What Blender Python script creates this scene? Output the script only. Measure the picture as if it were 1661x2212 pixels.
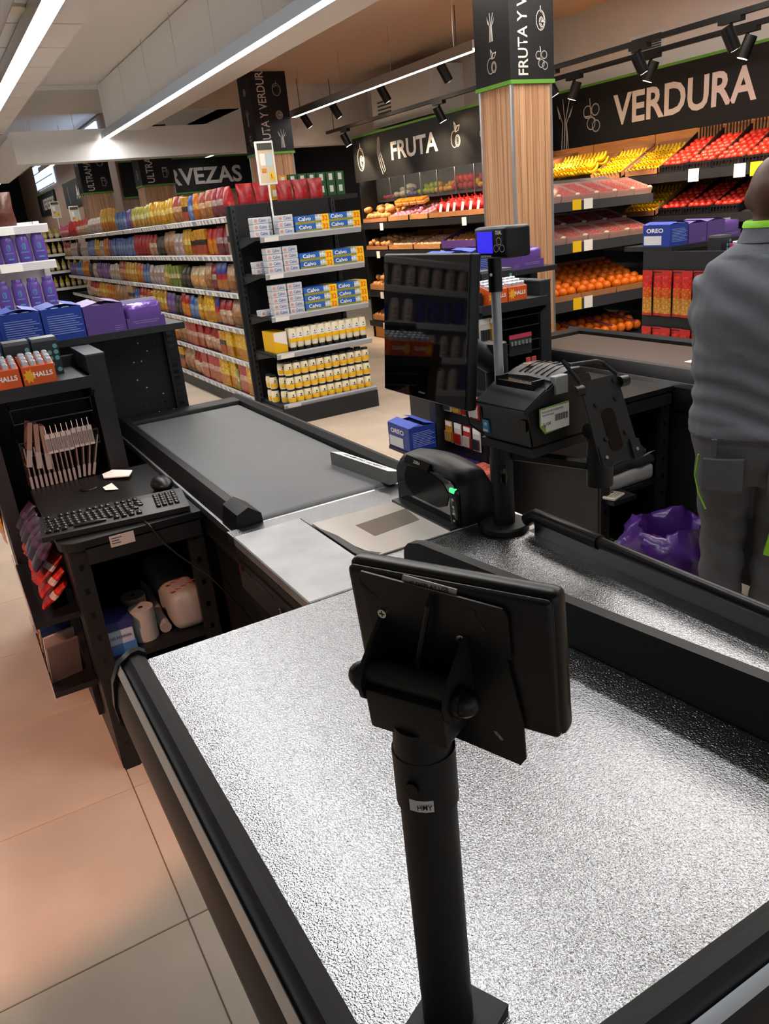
import bpy, bmesh, math, random
from mathutils import Vector, Matrix
for o in list(bpy.data.objects): bpy.data.objects.remove(o)
scene = bpy.context.scene
COL = scene.collection
random.seed(7)
PI = math.pi

# ------------------------------------------------------------------ camera
CAMF, ROLL, PITCH, YAW, CAMH = 1689.6, -0.10125, 0.36719, 0.48533, 1.63
_f = Vector((math.sin(YAW)*math.cos(PITCH), math.cos(YAW)*math.cos(PITCH), -math.sin(PITCH)))
_r0 = Vector((math.cos(YAW), -math.sin(YAW), 0)); _u0 = _r0.cross(_f)
_r = math.cos(ROLL)*_r0 + math.sin(ROLL)*_u0; _u = -math.sin(ROLL)*_r0 + math.cos(ROLL)*_u0
cd = bpy.data.cameras.new('camera'); cam = bpy.data.objects.new('camera', cd); COL.objects.link(cam)
cd.sensor_fit = 'VERTICAL'; cd.sensor_height = 36; cd.sensor_width = 27; cd.lens = 36*CAMF/2212
cd.clip_start = 0.05; cd.clip_end = 100
Mx = Matrix.Identity(4)
for i in range(3): Mx[i][0], Mx[i][1], Mx[i][2] = _r[i], _u[i], -_f[i]
Mx[2][3] = CAMH; cam.matrix_world = Mx; scene.camera = cam

# ------------------------------------------------------------------ world, light, exposure
w = bpy.data.worlds.new('world'); scene.world = w; w.use_nodes = True
w.node_tree.nodes['Background'].inputs[0].default_value = (0.86, 0.93, 1.0, 1)   # daylight through the open shop front
w.node_tree.nodes['Background'].inputs[1].default_value = 0.30
vs = scene.view_settings; vs.view_transform = 'Standard'; vs.look = 'None'; vs.exposure = 0.95; vs.gamma = 1.0; vs.use_curve_mapping = False

# pixel -> point on a known plane
def ray(x, y):
    return _r*((x-830.5)/CAMF) - _u*((y-1106)/CAMF) + _f
def PZ(x, y, z): d = ray(x, y); t = (z-CAMH)/d.z; return Vector((d.x*t, d.y*t, z))
def PX(x, y, X): d = ray(x, y); t = X/d.x; return Vector((X, d.y*t, CAMH+d.z*t))
def PY(x, y, Y): d = ray(x, y); t = Y/d.y; return Vector((d.x*t, Y, CAMH+d.z*t))

# ------------------------------------------------------------------ materials
MATS = {}
def lin(c):
    return tuple(((v/12.92) if v <= .04045 else ((v+.055)/1.055)**2.4) for v in c)
def srgb(h):
    h = h.lstrip('#'); return lin(tuple(int(h[i:i+2], 16)/255 for i in (0, 2, 4)))
def mat(name, col, rough=.5, metal=0, var=0, vscale=8, bump=0, bscale=60, emit=0, spec=.5, alpha=1, trans=0, coat=0, stretch=None, ior=1.45):
    if name in MATS: return MATS[name]
    c = srgb(col) if isinstance(col, str) else col
    m = bpy.data.materials.new(name); m.use_nodes = True; nt = m.node_tree; b = nt.nodes['Principled BSDF']
    b.inputs['Base Color'].default_value = (*c, 1); b.inputs['Roughness'].default_value = rough; b.inputs['Metallic'].default_value = metal
    b.inputs['Specular IOR Level'].default_value = spec; b.inputs['IOR'].default_value = ior
    if coat: b.inputs['Coat Weight'].default_value = coat
    if trans: b.inputs['Transmission Weight'].default_value = trans
    if alpha < 1: b.inputs['Alpha'].default_value = alpha
    if emit: b.inputs['Emission Color'].default_value = (*c, 1); b.inputs['Emission Strength'].default_value = emit
    m.diffuse_color = (*c, 1)
    if var or bump:
        tc = nt.nodes.new('ShaderNodeTexCoord'); src = tc.outputs['Object']
        if stretch:
            mp = nt.nodes.new('ShaderNodeMapping'); mp.inputs['Scale'].default_value = stretch
            nt.links.new(src, mp.inputs['Vector']); src = mp.outputs['Vector']
    if var:
        n = nt.nodes.new('ShaderNodeTexNoise'); n.inputs['Scale'].default_value = vscale; n.inputs['Detail'].default_value = 5
        nt.links.new(src, n.inputs['Vector'])
        r = nt.nodes.new('ShaderNodeValToRGB'); r.color_ramp.elements[0].position = .3; r.color_ramp.elements[1].position = .7
        r.color_ramp.elements[0].color = (*[v*(1-var) for v in c], 1); r.color_ramp.elements[1].color = (*[min(1, v*(1+var)) for v in c], 1)
        nt.links.new(n.outputs['Fac'], r.inputs['Fac']); nt.links.new(r.outputs['Color'], b.inputs['Base Color'])
    if bump:
        n2 = nt.nodes.new('ShaderNodeTexNoise'); n2.inputs['Scale'].default_value = bscale; n2.inputs['Detail'].default_value = 2
        nt.links.new(src, n2.inputs['Vector'])
        bp = nt.nodes.new('ShaderNodeBump'); bp.inputs['Strength'].default_value = bump; bp.inputs['Distance'].default_value = .01
        nt.links.new(n2.outputs['Fac'], bp.inputs['Height']); nt.links.new(bp.outputs['Normal'], b.inputs['Normal'])
    MATS[name] = m; return m

def pack_mat(name, top, mid, low, rough=.35, blot=14, axis='Z', cuts=(.42, .62)):
    """packaging print: coloured top, paler name band, picture of the contents below (generated coordinates)"""
    if name in MATS: return MATS[name]
    m = bpy.data.materials.new(name); m.use_nodes = True; nt = m.node_tree; b = nt.nodes['Principled BSDF']; L = nt.links.new
    b.inputs['Roughness'].default_value = rough
    tc = nt.nodes.new('ShaderNodeTexCoord'); sp = nt.nodes.new('ShaderNodeSeparateXYZ'); L(tc.outputs['Generated'], sp.inputs[0])
    rp = nt.nodes.new('ShaderNodeValToRGB'); rp.color_ramp.interpolation = 'CONSTANT'; e = rp.color_ramp.elements
    cl, cm, ct = srgb(low), srgb(mid), srgb(top)
    e[0].position = 0; e[0].color = (*ct, 1); e[1].position = .06; e[1].color = (*cl, 1)
    x = e.new(cuts[0]); x.color = (*cm, 1); x = e.new(cuts[1]); x.color = (*ct, 1)
    L(sp.outputs[axis], rp.inputs['Fac'])
    n = nt.nodes.new('ShaderNodeTexVoronoi'); n.inputs['Scale'].default_value = blot; L(tc.outputs['Object'], n.inputs['Vector'])
    r2 = nt.nodes.new('ShaderNodeValToRGB'); r2.color_ramp.elements[0].position = .15; r2.color_ramp.elements[1].position = .55
    r2.color_ramp.elements[0].color = (1.25, 1.2, 1.1, 1); r2.color_ramp.elements[1].color = (.55, .5, .5, 1)
    L(n.outputs['Distance'], r2.inputs['Fac'])
    mx = nt.nodes.new('ShaderNodeMix'); mx.data_type = 'RGBA'; mx.blend_type = 'MULTIPLY'; mx.inputs[0].default_value = .75
    L(rp.outputs['Color'], mx.inputs[6]); L(r2.outputs['Color'], mx.inputs[7]); L(mx.outputs[2], b.inputs['Base Color'])
    m.diffuse_color = (*ct, 1); MATS[name] = m; return m

# ------------------------------------------------------------------ mesh builder
class MB:
    def __init__(s): s.bm = bmesh.new(); s.m = 0
    def _fin(s, faces, m):
        for f in faces: f.material_index = s.m if m is None else m
    def box(s, x0, y0, z0, x1, y1, z1, m=None, bev=0, seg=2):
        if x0 > x1: x0, x1 = x1, x0
        if y0 > y1: y0, y1 = y1, y0
        if z0 > z1: z0, z1 = z1, z0
        P = [(x, y, z) for z in (z0, z1) for y in (y0, y1) for x in (x0, x1)]
        v = [s.bm.verts.new(p) for p in P]
        F = [s.bm.faces.new([v[i] for i in q]) for q in ((0, 2, 3, 1), (4, 5, 7, 6), (0, 1, 5, 4), (2, 6, 7, 3), (0, 4, 6, 2), (1, 3, 7, 5))]
        s._fin(F, m)
        if bev:
            ed = list({e for f in F for e in f.edges})
            r = bmesh.ops.bevel(s.bm, geom=ed, offset=bev, segments=seg, affect='EDGES', profile=.5)
            s._fin(r['faces'], m); v = [q for q in v if q.is_valid] + r['verts']
            v = list(set(v))
        return v
    def quad(s, pts, m=None):
        v = [s.bm.verts.new(p) for p in pts]; s._fin([s.bm.faces.new(v)], m); return v
    def prism(s, poly, axis, a, b, m=None):
        """poly: 2-D points; axis: which coordinate is extruded from a to b (others in xyz order)"""
        def P(u, w, t): return {'x': (t, u, w), 'y': (u, t, w), 'z': (u, w, t)}[axis]
        A = [s.bm.verts.new(P(u, w, a)) for u, w in poly]; B = [s.bm.verts.new(P(u, w, b)) for u, w in poly]
        n = len(poly); F = [s.bm.faces.new([A[i], A[(i+1) % n], B[(i+1) % n], B[i]]) for i in range(n)]
        F.append(s.bm.faces.new(A[::-1])); F.append(s.bm.faces.new(B)); s._fin(F, m); return A+B
    def cyl(s, p0, p1, r0, r1=None, n=16, m=None, cap=True):
        r1 = r0 if r1 is None else r1; p0, p1 = Vector(p0), Vector(p1); d = (p1-p0).normalized()
        a = d.orthogonal().normalized(); b = d.cross(a)
        A, B = [], []
        for i in range(n):
            t = 2*PI*i/n; q = a*math.cos(t)+b*math.sin(t)
            A.append(s.bm.verts.new(p0+q*r0)); B.append(s.bm.verts.new(p1+q*r1))
        F = [s.bm.faces.new([A[i], A[(i+1) % n], B[(i+1) % n], B[i]]) for i in range(n)]
        if cap: F.append(s.bm.faces.new(A[::-1])); F.append(s.bm.faces.new(B))
        s._fin(F, m); return A+B
    def tube(s, pts, r, n=8, m=None, closed=False):
        pts = [Vector(p) for p in pts]; rings = []; N = len(pts); prev = None
        for i, p in enumerate(pts):
            if closed: d = (pts[(i+1) % N]-pts[i-1]).normalized()
            else: d = (pts[min(i+1, N-1)]-pts[max(i-1, 0)]).normalized()
            a = d.orthogonal().normalized() if prev is None else (prev-d*prev.dot(d)).normalized()
            prev = a; b = d.cross(a)
            rr = r[i] if isinstance(r, (list, tuple)) else r
            rings.append([s.bm.verts.new(p+(a*math.cos(2*PI*k/n)+b*math.sin(2*PI*k/n))*rr) for k in range(n)])
        F = []
        for i in range(N if closed else N-1):
            A, B = rings[i], rings[(i+1) % N]
            for k in range(n): F.append(s.bm.faces.new([A[k], A[(k+1) % n], B[(k+1) % n], B[k]]))
        if not closed: F.append(s.bm.faces.new(rings[0][::-1])); F.append(s.bm.faces.new(rings[-1]))
        s._fin(F, m); return [v for q in rings for v in q]
    def rings(s, R, m=None, cap=True):
        """loft closed rings (lists of points of equal length)"""
        V = [[s.bm.verts.new(p) for p in q] for q in R]; n = len(R[0]); F = []
        for A, B in zip(V, V[1:]):
            for k in range(n): F.append(s.bm.faces.new([A[k], A[(k+1) % n], B[(k+1) % n], B[k]]))
        if cap: F.append(s.bm.faces.new(V[0][::-1])); F.append(s.bm.faces.new(V[-1]))
        s._fin(F, m); return [v for q in V for v in q]
    def lathe(s, prof, c=(0, 0, 0), n=16, m=None):
        c = Vector(c)
        R = [[c+Vector((r*math.cos(2*PI*k/n), r*math.sin(2*PI*k/n), z)) for k in range(n)] for r, z in prof]
        return s.rings(R, m)
    def ball(s, c, r, sx=1, sy=1, sz=1, u=10, v=7, m=None):
        c = Vector(c); R = []
        for j in range(1, v):
            t = PI*j/v
            R.append([c+Vector((r*sx*math.sin(t)*math.cos(2*PI*k/u), r*sy*math.sin(t)*math.sin(2*PI*k/u), -r*sz*math.cos(t))) for k in range(u)])
        return s.rings(R, m)
    def xf(s, verts, M):
        for v in verts: v.co = M @ v.co

WM = {}
def lay(o):
    COL.objects.link(o); return o
def props(o, label=None, cat=None, group=None, kind=None):
    if label: o['label'] = label
    if cat: o['category'] = cat
    if group: o['group'] = group
    if kind: o['kind'] = kind
    return o
def thing(name, label, cat, loc=(0, 0, 0), rz=0, group=None):
    o = bpy.data.objects.new(name, None); lay(o); o.empty_display_size = .05
    o.location = loc; o.rotation_euler = (0, 0, rz); WM[o.name] = Matrix.Translation(loc) @ Matrix.Rotation(rz, 4, 'Z')
    return props(o, label, cat, group)
def build(mb, name, mats, parent=None, origin=None, smooth=35, local=False, label=None, cat=None, group=None, kind=None):
    """link a builder as ONE mesh object. World coordinates, unless local=True"""
    bmesh.ops.recalc_face_normals(mb.bm, faces=mb.bm.faces[:])
    me = bpy.data.meshes.new(name); mb.bm.to_mesh(me); mb.bm.free()
    for m in (mats if isinstance(mats, (list, tuple)) else [mats]): me.materials.append(m)
    if smooth:
        me.polygons.foreach_set('use_smooth', [True]*len(me.polygons)); me.set_sharp_from_angle(angle=math.radians(smooth))
    o = bpy.data.objects.new(name, me); lay(o)
    if parent is not None:
        o.parent = parent; WM[o.name] = WM[parent.name]
        if not local: me.transform(WM[parent.name].inverted())
    else:
        if origin is not None:
            o.location = origin
            if not local: me.transform(Matrix.Translation(-Vector(origin)))
        WM[o.name] = Matrix.Translation(origin or (0, 0, 0))
    return props(o, label, cat, group, kind)
def struct(mb, name, mats, parent=None, smooth=35):
    return build(mb, name, mats, parent, smooth=smooth, kind=None if parent else 'structure')
def copy_tree(o, parent=None, loc=None, rz=None, label=None, group=None, rot=None, scale=None):
    c = o.copy(); COL.objects.link(c)
    if parent is not None: c.parent = parent
    if loc is not None: c.location = loc
    if rz is not None: c.rotation_euler = (0, 0, rz)
    if rot is not None: c.rotation_euler = rot
    if scale is not None: c.scale = scale
    if label: c['label'] = label
    if group: c['group'] = group
    for ch in o.children: copy_tree(ch, c)
    return c

_tc = {}
def text_data(s, size, bold, align):
    k = (s, size, bold, align)
    if k not in _tc:
        cu = bpy.data.curves.new('t', 'FONT'); cu.body = s; cu.size = size; cu.offset = bold*size; cu.align_x = align; cu.align_y = 'CENTER'
        cu.resolution_u = 3; cu.fill_mode = 'FRONT'
        o = bpy.data.objects.new('t', cu); COL.objects.link(o)
        dg = bpy.context.evaluated_depsgraph_get(); me = bpy.data.meshes.new_from_object(o.evaluated_get(dg))
        bpy.data.objects.remove(o); _tc[k] = me
    return _tc[k]
def frame(o, u, v):
    """matrix whose x is the reading direction u and y is the up direction v of a printed face at o"""
    u, v = Vector(u).normalized(), Vector(v).normalized(); n = u.cross(v); M = Matrix.Identity(4)
    for i in range(3): M[i][0], M[i][1], M[i][2], M[i][3] = u[i], v[i], n[i], o[i]
    return M
def text(s, o, u, v, size, m, parent, name='lettering', bold=.012, align='CENTER', fit=None, tall=None, local=False):
    me = text_data(s, size, bold, align).copy()
    xs = [q.co.x for q in me.vertices]; ys = [q.co.y for q in me.vertices]; w_, h_ = max(xs)-min(xs), max(ys)-min(ys)
    if fit or tall:
        a = fit/w_ if fit else 1; b = tall/h_ if tall else a
        cy = (max(ys)+min(ys))/2; cx = (max(xs)+min(xs))/2
        me.transform(Matrix.Diagonal((a, b, 1, 1)) @ Matrix.Translation((-cx, -cy, 0)))
    M = frame(Vector(o), u, v)
    me.transform(M if local else WM[parent.name].inverted() @ M)
    me.materials.clear(); me.materials.append(m)
    ob = bpy.data.objects.new(name, me); lay(ob); ob.parent = parent; WM[ob.name] = WM[parent.name]
    return ob
def sketch(lines, o, u, v, wd, m, parent, name='chalk_drawing', local=False):
    """flat chalk drawing: polylines in metres on the face at o"""
    mb = MB()
    for L_ in lines:
        for (a, b) in zip(L_, L_[1:]):
            a, b = Vector(a), Vector(b); d = (b-a)
            if d.length < 1e-6: continue
            d.normalize(); n = Vector((-d.y, d.x))*wd/2; e = d*wd*.3
            mb.quad([(*(a-n-e), 0), (*(b-n+e), 0), (*(b+n+e), 0), (*(a+n-e), 0)])
    M = frame(Vector(o), u, v)
    mb.xf(mb.bm.verts[:], M)
    return build(mb, name, m, parent, smooth=0, local=local)
def arc(cx, cy, rx, ry, a0=0, a1=360, n=20):
    return [(cx+rx*math.cos(math.radians(a0+(a1-a0)*i/n)), cy+ry*math.sin(math.radians(a0+(a1-a0)*i/n))) for i in range(n+1)]

ORD = ('first', 'second', 'third', 'fourth', 'fifth', 'sixth', 'seventh', 'eighth', 'ninth', 'tenth', 'eleventh', 'twelfth', 'thirteenth', 'fourteenth', 'fifteenth', 'sixteenth', 'seventeenth', 'eighteenth', 'nineteenth', 'twentieth')
def nth(i): return ORD[i] if i < 20 else 'twenty-'+ORD[i-20] if i < 29 else '%dth' % (i+1)
# common materials
BLK = mat('black_powder_coat', '#0d0e10', .55, bump=.03, bscale=900)
BLK2 = mat('black_plastic', '#08080a', .38)
BLKG = mat('black_gloss', '#040405', .12)
RUB = mat('black_rubber', '#0b0b0d', .5)
DGR = mat('charcoal_shelf_steel', '#1d1f22', .5)
MGR = mat('grey_shelf_steel', '#373a40', .5)
ALU = mat('brushed_aluminium', '#c9ccd0', .32, 1)
CHR = mat('chrome', '#d8dadc', .12, 1)
WHT = mat('white_paint', '#e9e8e6', .6)
PAPER = mat('white_paper', '#f1efe9', .8)
CHALK = mat('chalk_white_print', '#cfcac4', .8)
SIGNW = mat('sign_letter_white', '#d9cfc8', .7)
SIGNB = mat('sign_board_black', '#0c0d10', .6)
GREEN = mat('green_edge', '#5f9b34', .5)
INK = mat('dark_ink', '#1c1c1e', .8)
BLUEINK = mat('blue_ink', '#1c3f9b', .7)
REDINK = mat('red_ink', '#b0261f', .7)
# ================================================================== SETTING
TILE = mat('floor_tile_stone', '#cdbba7', .42, var=.10, vscale=3.2, bump=.03, bscale=40)
GROUT = mat('floor_grout', '#8d7f72', .8)
CEILW = mat('ceiling_white', '#e6e2dd', .8)
WALLW = mat('wall_white', '#dcd9d5', .8)
WALLK = mat('wall_black', '#15151a', .8)
CTILE = mat('ceiling_tile_white', '#dedddb', .85, bump=.05, bscale=300)
LEDW = mat('led_diffuser', (1, .98, .95), .5, emit=18)

def proj(p):
    d = Vector(p)-Vector((0, 0, CAMH)); z = d.dot(_f)
    if z < .1: return None
    return (830.5+CAMF*d.dot(_r)/z, 1106-CAMF*d.dot(_u)/z)
def seen(p, mg=60):
    q = proj(p); return q is not None and -mg < q[0] < 1661+mg and -mg < q[1] < 2212+mg

mb = MB(); mb.box(-3.6, -4, -.06, 12, 36, -.006); floor = struct(mb, 'floor', GROUT, smooth=0)
tiles = []
for i in range(-7, 16):
    for j in range(-7, 52):
        x0, y0 = .172+.6*i, 1.6155+.6*j
        if x0+.6 > 9 or x0 < -3.6 or y0 < -4 or y0 > 32: continue
        vis = any(seen((x0+a, y0+b, 0), 30) for a in (0, .3, .6) for b in (0, .3, .6))
        tiles.append((not vis, math.hypot(x0+.3, y0+.3), x0, y0))
tiles.sort()
mb = MB(); mb.box(0, 0, -.02, .597, .597, 0, bev=.0015, seg=1)
t0 = build(mb, 'tile', TILE, floor, local=True); t0.location = (tiles[0][2], tiles[0][3], 0)
for q in tiles[1:300]:
    c = t0.copy(); COL.objects.link(c); c.location = (q[2], q[3], 0)
mb = MB()
for q in tiles[300:]: mb.box(q[2], q[3], -.02, q[2]+.597, q[3]+.597, 0)
build(mb, 'tile_field', TILE, floor, smooth=0, kind='stuff')

# --- ceilings
CEILP = mat('ceiling_warm_bounce', '#dcbfa8', .8)  # white ceiling tinted peach: warm spotlight bounce put into the colour
def slab(*b):
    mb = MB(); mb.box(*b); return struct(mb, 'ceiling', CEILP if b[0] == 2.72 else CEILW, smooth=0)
ceiling = slab(-3.6, -4, 2.80, 1.17, 10.2, 2.9)   # above the dropped tiles
slab(1.17, -4, 3.25, 2.72, 10.19, 3.35)            # open void over the aisle
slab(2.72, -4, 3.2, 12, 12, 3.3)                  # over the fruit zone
slab(1.17, 12, 4.0, 4.6, 36, 4.1)
slab(4.6, 12, 3.2, 12, 18, 3.3)
slab(-3.6, 10.2, 2.86, 1.17, 36, 2.96)
slab(1.17, 10.195, 3.2, 2.72, 12, 3.3)
mb = MB(); mb.box(.011, .011, 0, .589, .589, .018, bev=.004, seg=1)
ct0 = build(mb, 'ceiling_tile', CTILE, ceiling, local=True); k = 0
for i in range(0, 6):
    for j in range(-1, 15):
        x0, y0 = 1.17-.6*(i+1), 1.62+.6*j
        if y0 > 9.7 or not any(seen((x0+a, y0+b, 2.76)) for a in (0, .6) for b in (0, .6)): continue
        c = ct0 if k == 0 else ct0.copy()
        if k: COL.objects.link(c)
        c.location = (x0, y0, 2.76); k += 1
mb = MB(); mb.box(-3.6, -4, 2.775, 1.165, 10.2, 2.80); struct(mb, 'ceiling_grid', mat('ceiling_grid_grey', '#7d7b78', .8), ceiling, smooth=0)
# --- beams
mb = MB(); mb.box(2.28, -4, 2.765, 2.72, 10.195, 3.24); struct(mb, 'trim_1', CEILW, smooth=0)                 # long white beam beside the light line
mb = MB(); mb.box(1.25, 10.2, 2.475, 4.3, 10.5, 2.80); mb.box(1.27, 10.5, 2.475, 1.42, 13.0, 2.80); struct(mb, 'trim_2', WHT, smooth=0)   # cross soffit
mb = MB(); mb.box(4.3, 10.2, 2.5, 8.2, 10.45, 3.2); struct(mb, 'trim_3', CEILW, smooth=0)
mb = MB(); mb.box(1.12, 12, 3.2, 4.6, 12.05, 4.05); struct(mb, 'trim_4', CEILW, smooth=0)
mb = MB(); mb.box(1.12, 12.05, 2.86, 1.17, 36, 4.05); struct(mb, 'trim_5', CEILW, smooth=0)
mb = MB(); mb.box(4.6, 12.05, 3.2, 4.65, 17.5, 4.05); struct(mb, 'trim_6', CEILW, smooth=0)
# --- walls
WOODP = None
def wood_mat(name, base, dark, scale=(38, 38, .7), light=None):
    if name in MATS: return MATS[name]
    m = bpy.data.materials.new(name); m.use_nodes = True; nt = m.node_tree; b = nt.nodes['Principled BSDF']; L = nt.links.new
    tc = nt.nodes.new('ShaderNodeTexCoord'); mp = nt.nodes.new('ShaderNodeMapping'); mp.inputs['Scale'].default_value = scale; L(tc.outputs['Object'], mp.inputs[0])
    n = nt.nodes.new('ShaderNodeTexNoise'); n.inputs['Scale'].default_value = 1; n.inputs['Detail'].default_value = 6; n.inputs['Roughness'].default_value = .65; L(mp.outputs[0], n.inputs['Vector'])
    r = nt.nodes.new('ShaderNodeValToRGB'); e = r.color_ramp.elements; e[0].position = .32; e[0].color = (*srgb(dark), 1); e[1].position = .6; e[1].color = (*srgb(base), 1)
    if light: x = e.new(.75); x.color = (*srgb(light), 1)
    L(n.outputs['Fac'], r.inputs['Fac']); L(r.outputs['Color'], b.inputs['Base Color']); b.inputs['Roughness'].default_value = .55
    MATS[name] = m; return m
WOOD = wood_mat('pine_strip_cladding', '#cfa27a', '#9a6a48', light='#deb994')
WOODG = wood_mat('ash_cladding', '#b79a86', '#8e7060', light='#c6ab98')
OWOOD = wood_mat('warm_shelf_backboard', '#d8924e', '#bf7838', scale=(3, 3, 40))

mb = MB(); mb.box(6.05, -4, 0, 6.25, 7.3, 3.3); wr = struct(mb, 'wall_right', WALLW, smooth=0)
mb = MB(); mb.box(5.75, 7.3, 0, 6.25, 10.3, 3.3); struct(mb, 'wall_fruit', WALLW, smooth=0)
mb = MB(); mb.box(3.95, 17.5, 0, 11, 17.7, 4.1); wb = struct(mb, 'wall_back', WOODG, smooth=0)
mb = MB(); mb.box(3.95, 17.7, 0, 4.15, 36, 3.95); wa = struct(mb, 'wall_side', WOODG, smooth=0)
mb = MB(); mb.box(-3.6, 33, 0, 4, 33.2, 4); struct(mb, 'wall_far', WALLK, smooth=0)
mb = MB(); mb.box(-3.8, -4, 0, -3.6, 36, 3.3); struct(mb, 'wall_left', WALLW, smooth=0)
mb = MB(); mb.box(7.6, 10.6, 0, 7.75, 17.5, 3.2); struct(mb, 'wall_beer', WALLK, smooth=0)
# windows high in the side wall
for i, (ya, yb) in enumerate(((18.4, 21.5), (25.0, 28.6))):
    mb = MB(); mb.box(3.90, ya, 3.20, 3.948, yb, 3.88); wn = struct(mb, 'window_%d' % (i+1), mat('window_sky_pane', '#a9c4e6', .2, emit=1.2))
    for t in range(4):
        fb = MB(); zz = 3.2+.68*t/3; fb.box(3.885, ya, zz-.012, 3.91, yb, zz+.012); struct(fb, 'window_bar', WHT, wn)

# --- column builder: timber cladding below, black chalk-board sleeve above
def fruit_sketch(kind, s):
    if kind == 0: return [arc(0, 0, .5*s, .62*s), arc(0, 0, .32*s, .44*s, 30, 150), arc(-.05*s, .62*s, .1*s, .3*s, -80, 60, 6), arc(.12*s, -.05*s, .2*s, .4*s, -60, 60)]
    if kind == 1: return [arc(0, 0, .42*s, .42*s), arc(0, 0, .3*s, .3*s), arc(.1*s, .0, .1*s, .1*s)]+[[(0, 0), (.3*s*math.cos(a), .3*s*math.sin(a))] for a in (0, 1.05, 2.1, 3.14, 4.2, 5.2)]
    if kind == 2: return [[(-.2*s, -s), (-.12*s, 0), (-.45*s, .7*s)], [(-.05*s, -s), (0, .1*s), (-.1*s, .9*s)], [(.1*s, -s), (.06*s, .1*s), (.3*s, .85*s)], [(.2*s, -s), (.12*s, 0), (.5*s, .6*s)], [(-.45*s, .7*s), (-.3*s, .2*s)], [(.5*s, .6*s), (.3*s, .2*s)]]
    if kind == 3: return [arc(-.25*s, .3*s, .28*s, .28*s), arc(.3*s, .35*s, .26*s, .26*s), arc(0, -.25*s, .28*s, .28*s), arc(.35*s, -.4*s, .26*s, .26*s), [(-.1*s, .9*s), (0, .1*s), (.3*s, -.1*s)], [(0, .1*s), (-.4*s, .1*s)]]
    if kind == 4: return [arc(-.2*s, 0, .45*s, .6*s, 60, 300), arc(.25*s, -.15*s, .33*s, .42*s), arc(.25*s, -.15*s, .22*s, .3*s), arc(.25*s, -.15*s, .1*s, .14*s), [(0, .5*s), (.1*s, .95*s), (-.15*s, 1.25*s), (-.1*s, .8*s), (0, .5*s)], [(0, .5*s), (.4*s, .6*s), (.6*s, .95*s), (.2*s, .9*s), (0, .5*s)]]
    if kind == 5: return [[(-.1*s, .9*s), (-.25*s, .2*s), (0, -.6*s), (.2*s, -.95*s)], [(0, .95*s), (-.1*s, .2*s), (.2*s, -.6*s), (.38*s, -.85*s)], [(.08*s, .9*s), (.05*s, .2*s), (.35*s, -.4*s), (.5*s, -.8*s)]]
    if kind == 6: return [arc(0, 0, .38*s, .6*s), arc(0, 0, .3*s, .5*s, -90, 90), [(0, .6*s), (0, .85*s)]]+[arc(.02*s*q, -.1*s, .06*s*q, .1*s*q, 0, 300, 8) for q in (1, 2, 3)]
    if kind == 7: return [[(-.3*s, .6*s), (-.25*s, -.6*s), (.25*s, -.6*s), (.3*s, .6*s), (-.3*s, .6*s)], arc(0, .6*s, .3*s, .1*s), [(-.28*s, .2*s), (.28*s, .2*s)], arc(.38*s, 0, .15*s, .3*s, -90, 90, 8)]
    return [arc(0, 0, .4*s, .3*s)]
def pillar(x0, y0, x1, y1, zs, ztop, word, label, sk, shiny=True):
    t = thing('pillar', label, 'pillar', ((x0+x1)/2, (y0+y1)/2, 0))
    mb = MB(); mb.box(x0+.01, y0+.01, 0, x1-.01, y1-.01, ztop); build(mb, 'core', WHT, t, smooth=0)
    n = 6; wx = (x1-x0-.02)/n; wy = (y1-y0-.02)/n
    for i in range(n):
        mb = MB(); mb.box(x0+.012+wx*i, y0, 0, x0+.008+wx*(i+1), y0+.012, zs); build(mb, 'board', WOOD, t, smooth=0)
        mb = MB(); mb.box(x0, y0+.012+wy*i, 0, x0+.012, y0+.008+wy*(i+1), zs); build(mb, 'board', WOOD, t, smooth=0)
    for (cx, cy) in ((x0, y0), (x1-.012, y0), (x0, y1-.012)):
        mb = MB(); mb.box(cx-.004, cy-.004, 0, cx+.016, cy+.016, zs+.01); build(mb, 'corner_profile', ALU, t, smooth=0)
    mb = MB(); mb.box(x0-.015, y0-.015, zs+.015, x1+.015, y1+.015, ztop); sl = build(mb, 'chalkboard_sleeve', SIGNB, t, smooth=0)
    mb = MB(); mb.box(x0-.02, y0-.02, zs-.005, x1+.02, y1+.02, zs+.02); build(mb, 'green_edging', GREEN, sl, smooth=0)
    W = x1-x0; H = ztop-zs
    text(word, (x0+W*.27, y0-.017, zs+.08+H*.47), (0, 0, 1), (-1, 0, 0), .1, SIGNW, sl, tall=W*.24, fit=min(H*1.02, 1.05), name='lettering')
    for i, (kd, fx, fz, s) in enumerate(sk):
        sketch(fruit_sketch(kd, s), (x0+W*fx, y0-.017, zs+fz), (1, 0, 0), (0, 0, 1), .006, CHALK, sl)
        sketch(fruit_sketch((kd+1) % 5, s*.9), (x0-.017, (y0+y1)/2, zs+fz), (0, -1, 0), (0, 0, 1), .006, CHALK, sl)
    return t
pillar(3.88, 4.84, 4.24, 5.21, 2.36, 3.2, 'FRUTA Y VERDURA', 'timber-clad pillar with pale corner strips and black fruit-drawing sleeve between the belts and fruit shelves', ((3, .72, .14, .09), (6, .72, .38, .1), (0, .72, .66, .1)))
pillar(3.74, 9.27, 4.16, 9.6, 2.355, 3.2, 'FRUTA Y VERDURA', 'timber-clad pillar with aubergine drawings standing behind the tuna display', ((2, .72, .16, .1), (1, .72, .40, .1), (0, .72, .66, .1)))
pillar(3.42, 13.5, 3.92, 13.9, 2.33, 3.2, 'ULTRAMARINOS', 'timber-clad pillar with jar drawings in front of the beer sign wall', ((7, .74, .18, .11), (7, .74, .52, .12)))
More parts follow.
